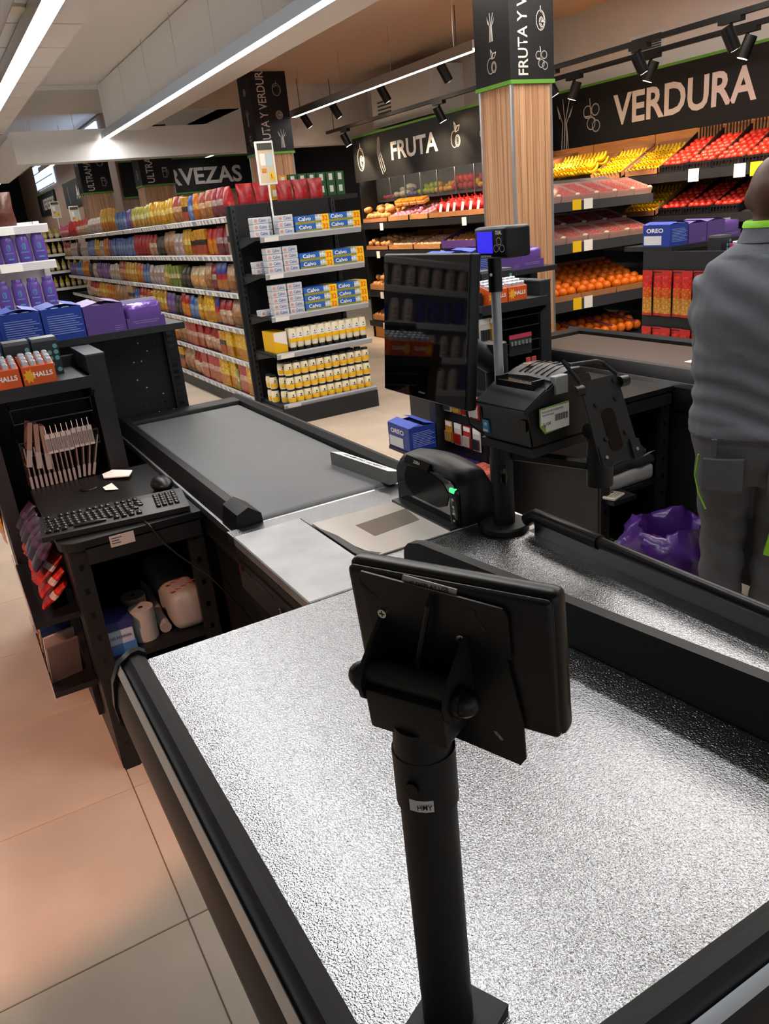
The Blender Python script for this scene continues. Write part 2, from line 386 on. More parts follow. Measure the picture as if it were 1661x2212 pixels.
pillar(2.95, 15.9, 3.45, 16.3, 2.4, 3.2, 'ULTRAMARINOS', 'timber-clad pillar with jar drawings beside the water sign', ((7, .74, .18, .11), (0, .74, .52, .12)))

# --- wall signs
def sign(name, label, p0, p1, z0, z1, word, wx, ww, wh, normal, sk, frames=True):
    """board on a wall between plan points p0 -> p1 (reading direction)"""
    p0, p1 = Vector((*p0, 0)), Vector((*p1, 0)); u = (p1-p0).normalized(); L_ = (p1-p0).length; n = Vector((0, 0, 1)).cross(u)*-1
    n = u.cross(Vector((0, 0, 1)))
    t = thing(name, label, 'sign', p0+u*L_/2+Vector((0, 0, z0)))
    mb = MB(); v = mb.box(0, -.03, 0, L_, 0, z1-z0)
    Mw = Matrix.Identity(4)
    for i in range(3): Mw[i][0], Mw[i][1], Mw[i][2] = u[i], -n[i], (0, 0, 1)[i]
    Mw[0][3], Mw[1][3], Mw[2][3] = p0.x, p0.y, z0
    mb.xf(v, Mw); bd = build(mb, 'board', SIGNB, t, smooth=0)
    mb = MB(); v = mb.box(0, -.035, z1-z0-.0, L_, 0, z1-z0+.022)+mb.box(0, -.035, -.02, L_, 0, 0); mb.xf(v, Mw); build(mb, 'green_edging', GREEN, t, smooth=0)
    fo = lambda a, z: p0+u*a+n*.0315+Vector((0, 0, z))
    if word: text(word, fo(wx, z0+(z1-z0)*.5), u, (0, 0, 1), .3, SIGNW, bd, fit=ww, tall=wh, bold=.025)
    for kd, a, s in sk: sketch(fruit_sketch(kd, s), fo(a, z0+(z1-z0)*.5), u, (0, 0, 1), .009, CHALK, bd)
    return t
# boards facing -x read from far (large y) to near (small y)
def sign_x(name, label, x, ya, yb, z0, z1, depth, word, yc, ww, wh, sk):
    """board in a plane of constant x facing -x; reads from ya (far) down to yb (near)"""
    t = thing(name, label, 'sign', (x, (ya+yb)/2, z0))
    mb = MB(); mb.box(x, yb, z0, x+depth, ya, z1); bd = build(mb, 'board', SIGNB, t, smooth=0)
    mb = MB(); mb.box(x-.004, yb, z1, x+.03, ya, z1+.022); build(mb, 'green_edging', GREEN, t, smooth=0)
    zc = (z0+z1)/2
    if word: text(word, (x-.002, yc, zc), (0, -1, 0), (0, 0, 1), .3, SIGNW, bd, fit=ww, tall=wh, bold=.025)
    for kd, yy, s in sk: sketch(fruit_sketch(kd, s), (x-.002, yy, zc-.02), (0, -1, 0), (0, 0, 1), .009, CHALK, bd)
    return t
a, b = PX(845, 330, 5.2), PX(946, 315, 5.2)
sign_x('fruit_sign', 'black header sign with white FRUTA lettering above the onion and potato shelves', 5.2, 9.72, 6.75, 2.03, 2.5, .55, 'FRUTA', (a.y+b.y)/2, a.y-b.y, .2,
       ((6, PX(780, 345, 5.2).y, .22), (5, PX(820, 330, 5.2).y, .22), (4, PX(985, 305, 5.2).y, .13), (1, 6.95, .12)))
a, b = PX(1325, 225, 6.0), PX(1636, 185, 6.0)
sign_x('vegetable_sign', 'long black wall sign with white VERDURA lettering above bananas and tomatoes', 6.0, 6.85, 3.2, 2.03, 2.54, .05, 'VERDURA', (a.y+b.y)/2, a.y-b.y, .26,
       ((2, PX(1220, 265, 6.0).y, .24), (3, PX(1277, 225, 6.0).y, .19)))
a, b = PY(300, 390, 17.5), PY(520, 378, 17.5)
t = thing('beer_sign', 'long black wall sign with white CERVEZAS lettering on the back wall', 'sign', ((a.x+b.x)/2, 17.5, 2.35))
mb = MB(); mb.box(4.0, 17.44, 2.36, 7.2, 17.5, 3.0); bd = build(mb, 'board', SIGNB, t, smooth=0)
mb = MB(); mb.box(4.0, 17.43, 3.0, 7.2, 17.5, 3.03); mb.box(4.0, 17.43, 2.33, 7.2, 17.5, 2.36); build(mb, 'green_edging', GREEN, t, smooth=0)
text('CERVEZAS', ((a.x+b.x)/2, 17.435, 2.66), (1, 0, 0), (0, 0, 1), .3, SIGNW, bd, fit=b.x-a.x, tall=.33, bold=.025)
t = thing('drinks_sign', 'black wall sign with a chalk beer mug drawing beyond the fruit shelves', 'sign', (8.6, 17.5, 2.4))
mb = MB(); mb.box(7.75, 17.44, 2.36, 9.6, 17.5, 3.15); bd = build(mb, 'board', SIGNB, t, smooth=0)
sketch(fruit_sketch(7, .42), (8.35, 17.435, 2.72), (1, 0, 0), (0, 0, 1), .02, CHALK, bd)
for wd, lab, y0, y1, yc, ww in (('AGUAS', 'grey wall sign with white AGUAS lettering under a high window', 20.2, 23.9, 21.3, 1.6), ('REFRESCOS', 'grey wall sign with white REFRESCOS lettering farthest along the side wall', 25.6, 29.0, 26.9, 2.2)):
    t = sign_x('drinks_sign', lab, 3.9, y1, y0, 2.45, 3.06, .05, wd, yc, ww, .32, ((5, y1-.7, .24),))

# ------------------------------------------------------------------ lamps
def led_line(name, label, x, y0, y1, z, cables=True, group=None, width=.05, zc=None):
    t = thing(name, label, 'light', (x, (y0+y1)/2, z), group=group)
    mb = MB(); mb.box(x-width/2-.004, y0, z+.012, x+width/2+.004, y1, z+.07); mb.box(x-width/2-.004, y0, z-.006, x-width/2, y1, z+.012); mb.box(x+width/2, y0, z-.006, x+width/2+.004, y1, z+.012); build(mb, 'housing', ALU, t, smooth=0)
    mb = MB(); mb.box(x-width/2, y0+.01, z, x+width/2, y1-.01, z+.013); build(mb, 'diffuser', LEDW, t, smooth=0)
    if cables:
        n = max(2, int((y1-y0)/.9))
        for i in range(n):
            yy = y0+.3+(y1-y0-.6)*i/(n-1)
            mb = MB(); mb.cyl((x, yy, z+.068), (x, yy, zc-.002), .0025, n=5); build(mb, 'cable', ALU, t)
    return t
led_line('linear_light', 'long white linear light running beside the white beam over the grocery aisle', 2.235, .2, 10.15, 2.69, zc=3.25, width=.07)
led_line('linear_light', 'linear light hanging under the dropped tile ceiling', .86, .8, 8.6, 2.68, zc=2.76, width=.10)
led_line('linear_light', 'linear light above the fruit aisle behind the timber pillar', 4.3, 5.8, 9.5, 2.75, zc=3.2, width=.05)
for (xa, xb, ya, yb, lab) in ((3.30, 4.60, 1.4, 4.80, 'wide added light panel on the ceiling over the far belts'), (3.30, 3.82, 4.82, 5.7, 'added light panel on the ceiling on the belt side of the timber pillar'), (4.29, 4.62, 4.82, 5.7, 'added light panel on the ceiling between the timber pillar and vegetables')):
    t = thing('added_panel_light', lab, 'light', ((xa+xb)/2, (ya+yb)/2, 3.165))  # panels added out of view, shaped to brighten the steel table's reflection
    mb = MB(); mb.box(xa, ya, 3.165, xb, yb, 3.198); build(mb, 'housing', WHT, t, smooth=0)
    mb = MB(); mb.box(xa+.03, ya+.03, 3.16, xb-.03, yb-.03, 3.166); build(mb, 'diffuser', mat('added_panel_glow', (1, .95, .88), .5, emit=3.2), t, smooth=0)
led_line('linear_light', 'short linear light beyond the white soffit near the water sign', 2.25, 11.6, 15.6, 2.78, zc=3.2, width=.06)
led_line('linear_light', 'linear light deep in the left aisle', -.9, 9.5, 18, 2.72, zc=2.86, width=.07)
led_line('linear_light', 'unseen linear light over the cosmetics shelves', -1.6, 4.0, 9.6, 2.68, zc=2.76, width=.07)  # lamp out of view, placed for its light on the left shelf
t = thing('duct_rail', 'grey round ceiling duct beside the light under the dropped tiles', 'duct', (.68, 4, 2.7))
mb = MB(); mb.cyl((.66, -1, 2.715), (.66, 9.6, 2.715), .05, n=14); build(mb, 'pipe', mat('grey_duct', '#b9bbbf', .4, .6), t)
for yy in (1, 4, 7):
    mb = MB(); mb.box(.64, yy-.015, 2.755, .68, yy+.015, 2.78); build(mb, 'clip', ALU, t)

led_line('linear_light', 'added linear light brightening the beer sign wall', 5.6, 11.5, 16.8, 2.95, zc=3.2, width=.06)  # lamp added to brighten the dark back of the shop
led_line('linear_light', 'added linear light brightening the drinks wall deep in the shop', 2.7, 18.5, 28, 3.4, zc=4.0, width=.08)  # lamp added so the far drinks signs come out brighter
# spot lamps on black tracks
WARM = mat('warm_led_disc', (1, .72, .42), .5, emit=30)
def spot_track(label, x, y0, y1, z, zc, spots, drop=None):
    t = thing('light_track', label, 'light track', (x, (y0+y1)/2, z))
    mb = MB(); mb.box(x-.018, y0, z, x+.018, y1, z+.035); build(mb, 'rail', BLK2, t, smooth=0)
    for yy in (y0+.2, y1-.2):
        mb = MB(); mb.cyl((x, yy, z+.03), (x, yy, zc), .004, n=6); build(mb, 'rod', BLK2, t)
    return t
def spot_lamp(label, x, y, z, aim, energy, group):
    t = thing('spotlight', label, 'spotlight', (x, y, z), group=group)
    mb = MB(); mb.box(x-.025, y-.09, z-.03, x+.025, y+.09, z); build(mb, 'adapter', BLK2, t, smooth=0)
    mb = MB(); mb.cyl((x, y, z-.03), (x, y, z-.075), .012, n=8); build(mb, 'stem', BLK2, t)
    c = Vector((x, y, z-.12)); d = (Vector(aim)-c).normalized()
    mb = MB(); mb.cyl(c-d*.075, c+d*.075, .043, n=16); h = build(mb, 'head', BLK2, t)
    mb = MB(); mb.cyl(c+d*.0752, c+d*.0765, .036, n=16); build(mb, 'lens', WARM, h)
    l = bpy.data.lights.new('spot', 'SPOT'); l.energy = energy; l.color = (1, .74, .48); l.spot_size = math.radians(70); l.spot_blend = .6; l.shadow_soft_size = .04
    lo = bpy.data.objects.new('beam', l); lay(lo); lo.parent = t
    q = c+d*.085; lo.location = q-Vector((x, y, z)); lo.rotation_euler = (-d).to_track_quat('Z', 'Y').to_euler()
    return t
G1 = 'spotlights aimed at the vegetable wall'; G2 = 'spotlights aimed at the fruit shelves'
spot_track('black ceiling track with spotlights nearer the vegetable sign', 5.62, 3.6, 6.9, 2.60, 3.2, 0)
spot_track('black ceiling track with spotlights in front of the vegetable sign', 5.12, 3.4, 6.2, 2.60, 3.2, 0)
spot_track('black ceiling track running above the fruit aisle', 4.54, 6.2, 9.95, 2.84, 3.2, 0)
spot_track('black ceiling track close above the fruit sign', 5.0, 6.4, 10.0, 2.6, 3.2, 0)
for i_, y_ in enumerate((5.85, 4.85, 4.05)): spot_lamp('shining black spotlight on the outer track, %s from the timber pillar' % nth(i_), 5.12, y_, 2.6, (5.75, y_-.2, 1.3), 62, G1)
for i_, y_ in enumerate((6.1, 5.2, 4.3)): spot_lamp('black spotlight on the track closest to the vegetable wall, %s from the timber pillar' % nth(i_), 5.62, y_, 2.6, (5.3, y_+.5, .9), 36, G1)
for i_, y_ in enumerate((6.6, 7.7, 8.8, 9.6)): spot_lamp('black spotlight on the track above the fruit aisle, %s from the nearer timber pillar' % nth(i_), 4.54, y_, 2.84, (5.5, y_, 1.2), 85, G2)
for i_, y_ in enumerate((7.4, 9.5)): spot_lamp('black spotlight in front of the fruit sign, %s' % ('by the fruit drawing with leaves', 'over the halved fruit drawing')[i_], 5.0, y_, 2.6, (5.45, y_-.2, 1.4), 12, G2)

# unseen lamp added in place of warm sunlight on the floor along the kiosk
lw = spot_lamp('added unseen spotlight standing in for pink sunlight on the floor', -1.3, .7, 2.62, (-.22, 2.9, 0), 125, None)
for c in lw.children:
    if c.type == 'LIGHT': c.data.color = (1, .46, .30); c.data.spot_size = math.radians(44); c.data.spot_blend = .3; c.data.shadow_soft_size = .03
mb = MB(); mb.box(-1.32, .2, 2.62, -1.28, 1.2, 2.75); build(mb, 'added_lamp_rail', BLK2, lw, smooth=0)  # rail added to carry the stand-in sun lamp

# vents, detectors, speakers
def vent(label, x, y0, y1, z0, z1):
    t = thing('air_vent', label, 'vent', (x, (y0+y1)/2, z0))
    mb = MB(); mb.box(x-.01, y0, z0, x, y1, z1); build(mb, 'frame', WHT, t, smooth=0)
    for i in range(7):
        zz = z0+.03+(z1-z0-.06)*i/6; mb = MB(); mb.box(x-.02, y0+.03, zz-.006, x-.008, y1-.03, zz+.004); build(mb, 'slat', MGR, t, smooth=0)
a, b = PX(1362, 75, 6.05), PX(1437, 60, 6.05)
vent('white slatted air vent in the wall above the vegetable sign', 6.05, b.y, a.y, 2.68, 2.85)
t = thing('air_duct', 'boxed white air duct with grille above the fruit sign', 'air duct', (5.4, 8.7, 2.55))
mb = MB(); mb.box(5.3, 8.0, 2.56, 5.747, 9.3, 3.05); build(mb, 'casing', WHT, t, smooth=0)
for i in range(5):
    mb = MB(); zz = 2.66+.04*i; mb.box(5.29, 8.85, zz, 5.302, 9.15, zz+.015); build(mb, 'slat', MGR, t, smooth=0)
for lab, x, y, r in (('round white speaker grille in the dropped ceiling', .75, 4.9, .09), ('small round smoke detector on the dropped ceiling', .3, 6.5, .05)):
    mb = MB(); mb.lathe([(r, 2.76), (r*.95, 2.745), (r*.55, 2.738), (.001, 2.737)], (x, y, 0), 20); build(mb, 'ceiling_speaker', mat('cream_plastic', '#d8cdb8', .6), origin=(x, y, 2.76), label=lab, cat='ceiling fixture')
# ================================================================== CHECKOUTS
def steel_table():
    m = bpy.data.materials.new('embossed_steel'); m.use_nodes = True; nt = m.node_tree; b = nt.nodes['Principled BSDF']; L = nt.links.new
    b.inputs['Base Color'].default_value = (*srgb('#96989b'), 1); b.inputs['Metallic'].default_value = 1; b.inputs['Roughness'].default_value = .22
    tc = nt.nodes.new('ShaderNodeTexCoord'); n = nt.nodes.new('ShaderNodeTexNoise'); n.inputs['Scale'].default_value = 330; n.inputs['Detail'].default_value = 1.5; n.inputs['Distortion'].default_value = .6
    L(tc.outputs['Object'], n.inputs['Vector']); bp = nt.nodes.new('ShaderNodeBump'); bp.inputs['Strength'].default_value = .75; bp.inputs['Distance'].default_value = .0014
    L(n.outputs['Fac'], bp.inputs['Height']); L(bp.outputs['Normal'], b.inputs['Normal']); MATS['embossed_steel'] = m; return m
STEEL = steel_table()
STEELD = mat('worn_dull_steel', '#a5a6a6', .48, .85, var=.12, vscale=9, bump=.04, bscale=250)
STEELS = mat('smooth_steel', '#9c9ea1', .3, 1)
BELT = mat('conveyor_rubber', '#616264', .5, var=.06, vscale=4, bump=.02, bscale=400)
BELT2 = mat('conveyor_rubber_reflection', '#54463f', .5, var=.06, vscale=4)  # brown tone is a reflection put into the grey belt's colour
KBODY = mat('charcoal_cabinet', '#0e0f11', .5)
KSIDE = mat('kiosk_side_panel', '#1a1a1b', .45)

def bumper(mbk, dx, x_in, x_out, y0, y1, z, axis='y', sgn=1):
    """rounded black bumper profile: inner top at x_in, swelling out to x_out and down"""
    w_ = x_out-x_in; poly = [(x_in, z), (x_in+w_*.35, z+.012), (x_in+w_*.7, z+.004), (x_in+w_*.95, z-.03), (x_out, z-.07), (x_out-w_*.05, z-.12), (x_out-w_*.25, z-.15), (x_in, z-.15)]
    return poly

def build_checkout(dx, which, belt=BELT):
    X = lambda a: a+dx
    # ---- conveyor
    t = thing('conveyor_counter', 'black conveyor with %s belt and aluminium side strips %s' % (('dark grey', 'in front of the mayonnaise display'), ('brown-reflecting', 'beside the man in grey'), ('brown', 'beyond the man'))[which], 'conveyor', (X(.9), 2.8, 0))
    mb = MB(); mb.box(X(.61), 2.0, .06, X(1.19), 3.55, .80); mb.box(X(.64), 2.05, 0, X(1.16), 3.5, .06); build(mb, 'cabinet', BLK, t, smooth=0)
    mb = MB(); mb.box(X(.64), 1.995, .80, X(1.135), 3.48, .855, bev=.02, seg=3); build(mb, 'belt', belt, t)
    for (xa, xb) in ((.64, .575), (1.135, 1.20)):
        w_ = xb-xa; poly = [(X(xa), .80), (X(xa), .868), (X(xa+w_*.25), .885), (X(xa+w_*.55), .880), (X(xa+w_*.85), .850), (X(xb), .81), (X(xb-w_*.02), .74), (X(xb-w_*.3), .70), (X(xa), .70)]
        mb = MB(); mb.prism(poly, 'y', 1.99, 3.585); r = build(mb, 'side_rail', RUB, t)
        sx = -1 if xb < xa else 1
        mb = MB(); xx = X(xb)+sx*.0035; mb.box(min(xx, X(xb-w_*.12)), 2.0, .806, max(xx, X(xb-w_*.12)), 3.58, .828); build(mb, 'aluminium_strip', ALU, r, smooth=0)
    mb = MB(); mb.box(X(.60), 3.48, .72, X(1.175), 3.585, .872, bev=.012); build(mb, 'far_rail', RUB, t)
    mb = MB(); mb.cyl((X(.64), 1.988, .835), (X(1.135), 1.988, .835), .011, n=10); build(mb, 'end_roller', ALU, t)
    mb = MB(); mb.prism([(X(.57), .80), (X(.585), .885), (X(.62), .90), (X(.655), .875), (X(.66), .80)], 'y', 1.978, 2.10); build(mb, 'rail_cap', BLK2, t)
    # ---- counter with scanner bay
    t = thing('scanner_counter', 'steel-topped counter section between conveyor and bagging table %s' % ('under the barcode scanner', 'behind the man in grey', 'of the farthest till')[which], 'counter', (X(.87), 1.7, 0))
    mb = MB(); mb.box(X(.602), 1.44, 0, X(1.185), 1.975, .82); build(mb, 'cabinet', BLK, t, smooth=0)
    mb = MB(); mb.box(X(.748), 1.43, .82, X(1.20), 1.975, .848); mb.box(X(.548), 1.925, .82, X(.748), 1.975, .848); build(mb, 'steel_top', STEEL, t, smooth=0)
    mb = MB(); mb.box(X(.548), 1.435, .822, X(.745), 1.922, .851, bev=.003, seg=1); build(mb, 'cover_plate', STEELD, t)
    mb = MB(); mb.box(X(1.195), 1.425, .80, X(1.203), 1.975, .853); build(mb, 'edge_trim', ALU, t, smooth=0)
    # ---- bagging table
    if which < 1:
        t = thing('bagging_table', 'embossed stainless steel bagging table with black bumper %s' % ('carrying the small display post', 'at the till of the man in grey')[which], 'table', (X(.65), .9, 0))
        mb = MB(); mb.box(X(.19), .40, .82, X(1.15), 1.428, .85); build(mb, 'steel_top', STEEL, t, smooth=0)
        mb = MB(); mb.box(X(.62), .48, 0, X(1.12), 1.40, .82); mb.box(X(.30), .50, .66, X(1.12), 1.40, .82); build(mb, 'base_cabinet', BLK, t, smooth=0)
        poly = [(X(.192), .80), (X(.192), .853), (X(.178), .864), (X(.163), .862), (X(.145), .845), (X(.128), .81), (X(.12), .77), (X(.123), .73), (X(.14), .70), (X(.17), .69), (X(.192), .70)]
        mb = MB(); mb.prism(poly, 'y', .36, 1.445); bp = build(mb, 'side_bumper', RUB, t)
        mb = MB(); mb.prism([(X(.1445), .849), (X(.143), .8465), (X(.1370), .834), (X(.1340), .836), (X(.1400), .849), (X(.1425), .853)], 'y', .36, 1.44); build(mb, 'aluminium_strip', ALU, bp)
        mb = MB(); mb.prism([(q[0]+(.004 if q[0] > X(.15) else -.006), q[1]+(.007 if q[1] > .78 else -.006)) for q in poly], 'y', 1.438, 1.458); build(mb, 'end_cap', BLK2, bp)
        polye = [(.402, .80), (.402, .853), (.388, .864), (.373, .862), (.355, .845), (.338, .81), (.33, .77), (.333, .73), (.35, .70), (.38, .69), (.402, .70)]
        mb = MB(); mb.prism(polye, 'x', X(.16), X(1.2)); bp = build(mb, 'end_bumper', RUB, t)
        mb = MB(); mb.prism([(.3545, .849), (.353, .8465), (.347, .834), (.344, .836), (.350, .849), (.3525, .853)], 'x', X(.16), X(1.2)); build(mb, 'aluminium_strip', ALU, bp)
        mb = MB(); mb.box(X(1.15), .40, .82, X(1.156), 1.40, .893); build(mb, 'upstand', STEELS, t, smooth=0)
        mb = MB(); mb.tube([(X(1.153), .34, .898), (X(1.153), 1.38, .898)], .013, 12); build(mb, 'top_rail', BLK2, t)
        mb = MB(); mb.tube([(X(1.153), 1.18, .898), (X(1.153), 1.40, .898), (X(1.148), 1.425, .88)], .0175, 12); build(mb, 'rail_sleeve', BLK2, t)
        # pivoting divider bar
        p0, p1 = Vector((X(.818), 1.455, 0)), Vector((X(.93), .42, 0)); d = (p1-p0).normalized(); n = Vector((-d.y, d.x, 0))*.012; L_ = (p1-p0).length
        mb = MB(); mb.prism([(0, .851), (.03, .851), (L_, .851), (L_, .955), (.06, .926), (.02, .915), (.004, .90), (0, .88)], 'y', -.012, .012)
        M_ = Matrix.Identity(4)
        for i in range(3): M_[i][0], M_[i][1] = d[i], n[i]/.012
        M_[0][3], M_[1][3] = p0.x, p0.y
        mb.xf(mb.bm.verts[:], M_); build(mb, 'divider_bar', BLK, t, smooth=0)
    # ---- cash drawer under the counter
    if which < 1:
        t = thing('cash_drawer', 'dark brown cash drawer with key lock under %s' % ('the worn steel cover plate', 'the counter by the man in grey')[which], 'cash drawer', (X(.65), 1.68, .70))
        BRN = mat('drawer_brown', '#2a2322', .4)
        mb = MB(); mb.box(X(.549), 1.437, .70, X(.60), 1.92, .821); build(mb, 'body', BRN, t, smooth=0)
        mb = MB(); mb.box(X(.544), 1.46, .71, X(.5495), 1.90, .795); fr = build(mb, 'front', mat('drawer_front', '#1a1717', .35), t, smooth=0)
        mb = MB(); mb.box(X(.5425), 1.66, .772, X(.5445), 1.88, .777); build(mb, 'slot', BLKG, fr, smooth=0)
        mb = MB(); mb.cyl((X(.544), 1.60, .762), (X(.536), 1.60, .762), .012, n=14); mb.box(X(.534), 1.597, .754, X(.537), 1.603, .770); build(mb, 'key_lock', CHR, fr)
        mb = MB(); mb.box(X(.5425), 1.886, .76, X(.544), 1.892, .785); build(mb, 'red_mark', REDINK, fr, smooth=0)

    # ---- kiosk: open cabinet with desk top
    t = thing('till_kiosk', 'open black shelving kiosk with desk top %s' % ('carrying the black keyboard', 'storing bags beside the man in grey', 'of the farthest till')[which], 'cabinet', (X(.38), 2.6, 0))
    mb = MB(); mb.box(X(.165), 2.33, 0, X(.185), 2.96, .785); build(mb, 'side_panel', KSIDE, t, smooth=0)
    mb = MB(); mb.box(X(.55), 2.33, 0, X(.57), 2.96, .785); build(mb, 'side_panel', BLK, t, smooth=0)
    for xa in (.168, .515):
        mb = MB(); mb.box(X(xa), 2.315, 0, X(xa+.05), 2.335, .785); up = build(mb, 'upright', BLK, t, smooth=0)
        for k in range(9):
            mb = MB(); zz = .08+.08*k; mb.box(X(xa+.018), 2.3135, zz, X(xa+.03), 2.3155, zz+.018); build(mb, 'slot', BLKG, up, smooth=0)
    mb = MB(); mb.box(X(.185), 2.94, .05, X(.555), 2.96, .785); build(mb, 'back_panel', BLK, t, smooth=0)
    for z_ in (.06, .37):
        mb = MB(); mb.box(X(.185), 2.34, z_, X(.555), 2.94, z_+.02); build(mb, 'shelf', BLK, t, smooth=0)
    mb = MB(); mb.box(X(.168), 2.32, 0, X(.57), 2.345, .06); build(mb, 'plinth', BLK, t, smooth=0)
    mb = MB(); mb.box(X(.215), 2.30, .735, X(.56), 2.325, .79); build(mb, 'apron', BLK, t, smooth=0)
    poly = [(X(.145), 2.98), (X(.145), 2.36)]+[(X(.205)-.06*math.cos(a), 2.30-.06*math.sin(a)+.06-.0) for a in [PI/2*i/6 for i in range(1, 7)]]+[(X(.572), 2.30), (X(.572), 2.98)]
    mb = MB(); mb.prism(poly, 'z', .785, .812); build(mb, 'desk_top', mat('black_desk_laminate', '#0b0b0c', .42), t, smooth=0)
    return t
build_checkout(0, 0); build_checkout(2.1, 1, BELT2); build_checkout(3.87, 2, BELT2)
# ================================================================== CHECKOUT 1 EQUIPMENT
# --- keyboard
def keyboard():
    c = Vector((.335, 2.42, .815)); rz = math.atan2(-.05, .42)
    t = thing('keyboard', 'black full-size keyboard with grey-lit keys on the kiosk desk', 'keyboard', c, rz)
    W, D = .435, .155
    mb = MB(); v = mb.prism([(-D/2, 0), (D/2, 0), (D/2, .032), (D/2-.03, .03), (-D/2, .016)], 'x', -W/2, W/2); build(mb, 'case', mat('keyboard_case', '#141416', .4), t, local=True, smooth=0)
    KEY = mat('keycap', '#151517', .25); n = 0
    kb = MB(); q = kb.box(-.0078, -.0078, 0, .0078, .0078, .007, bev=.0022, seg=1)
    for vv in kb.bm.verts:
        if vv.co.z > .005: vv.co.x *= .8; vv.co.y *= .8
    k0 = build(kb, 'key', KEY, t, local=True)
    def put(x, y, sx=1):
        nonlocal n
        o = k0 if n == 0 else k0.copy()
        if n: COL.objects.link(o)
        o.location = (x, y, .0165+(y+D/2)*.093); o.rotation_euler = (.093, 0, 0); o.scale = (sx, 1, 1); n += 1
    x0 = -W/2+.022; p = .0188
    put(x0, .056)
    for g in range(3):
        for i in range(4): put(x0+p*(2.0+g*4.5+i), .056)
    rows = [(14, 0), (14, .3), (13, .5), (12, .8)]
    for r, (nn, off) in enumerate(rows):
        y = .028-r*.019
        for i in range(nn): put(x0+p*(i+off*.6), y)
        put(x0+p*(nn+off*.6+.25), y, 1.5)
    y = .028-4*.019
    for i in range(3): put(x0+p*i*1.2, y, 1.1)
    put(x0+p*6.3, y, 6)
    for i in range(4): put(x0+p*(10.4+i*1.2), y, 1.1)
    for i in range(4):
        for r in range(5): put(x0+p*(17.2+i)+.002, .05-r*.02)
    return t
keyboard()
mb = MB(); mb.ball((.53, 2.60, .8355), .05, .75, 1.15, .5, 16, 10); build(mb, 'computer_mouse', BLK2, origin=(.545, 2.6, .812), label='black computer mouse beside the keyboard', cat='mouse')
def paper(label, pts, h, name='paper_slip'):
    mb = MB(); z = .813
    A = [mb.bm.verts.new((x, y, z+hh)) for x, y, hh in pts]; mb.bm.faces.new(A)
    o = build(mb, name, PAPER, origin=(pts[0][0], pts[0][1], z), smooth=0, label=label, cat='paper'); s = o.modifiers.new('thick', 'SOLIDIFY'); s.thickness = h; return o
a = [PZ(*q, .815) for q in ((222, 1027), (245, 1022), (287, 1023), (280, 1035), (225, 1035))]
paper('folded white receipt slips on the kiosk desk behind the keyboard', [(p.x, p.y, .004 if i in (0, 4) else .012) for i, p in enumerate(a)], .004)
a = [PZ(*q, .815) for q in ((222, 1053), (242, 1046), (256, 1057), (228, 1061))]
paper('small curled paper label on the kiosk desk touching the keyboard', [(p.x, p.y, .003+.004*(i % 2)) for i, p in enumerate(a)], .001)
c = PZ(205, 1073, .813); mb = MB(); mb.lathe([(.03, .8125), (.032, .814), (.03, .8165), (.001, .817)], (c.x, c.y+.12, 0), 20); build(mb, 'cable_grommet', BLK2, origin=(c.x, c.y+.12, .8125), label='flat round black cable cover set in the kiosk desk', cat='cable cover')
# asset sticker on the kiosk apron
t = thing('asset_sticker', 'silver asset sticker on the kiosk front under the keyboard', 'sticker', (.32, 2.299, .77))
mb = MB(); mb.box(.285, 2.2965, .772, .357, 2.3, .806); build(mb, 'plate', mat('silver_sticker', '#b8b8b4', .4, .3), t, smooth=0)
for i, w_ in enumerate((.03, .022, .026)):
    mb = MB(); mb.box(.29, 2.2958, .798-.008*i, .29+w_, 2.2966, .8-.008*i); build(mb, 'print', INK, t, smooth=0)
# keyboard cable
mb = MB(); pts = [(.40, 2.35, .8155), (.402, 2.305, .8155), (.408, 2.288, .805), (.425, 2.28, .76), (.47, 2.26, .70), (.54, 2.24, .62), (.585, 2.10, .55), (.59, 1.99, .52)]
mb.tube(pts, .003, 6); build(mb, 'keyboard_cable', BLK2, origin=(.4, 2.34, .8), label='thin black cable hanging from the keyboard into the kiosk', cat='cable')

# --- barcode scanner: glass platter in the counter + upright head
t = thing('barcode_scanner', 'black countertop barcode scanner with glass platter and green light', 'scanner', (.95, 1.7, .85))
GLASSD = mat('scanner_dark_glass', '#050507', .2, spec=.08)
PLT = mat('platter_steel_glass', '#d6d1c9', .12, .35)
mb = MB(); mb.prism([(.752, 1.855), (1.085, 1.835), (1.085, 1.548), (.792, 1.548), (.776, 1.60), (.755, 1.72)], 'z', .849, .8525); pl = build(mb, 'platter', PLT, t, smooth=0)
mb = MB(); mb.prism([(.835, 1.757), (1.0, 1.769), (.985, 1.672), (.839, 1.656)], 'z', .8525, .853); build(mb, 'scan_window', mat('scan_window_glass', '#8a837a', .03, .3), pl, smooth=0)
mb = MB(); mb.prism([(.748, 1.83), (.766, 1.73), (.770, 1.60), (.800, 1.555), (.757, 1.545), (.748, 1.60)], 'z', .8495, .853); build(mb, 'platter_edge', BLK2, pl, smooth=0)
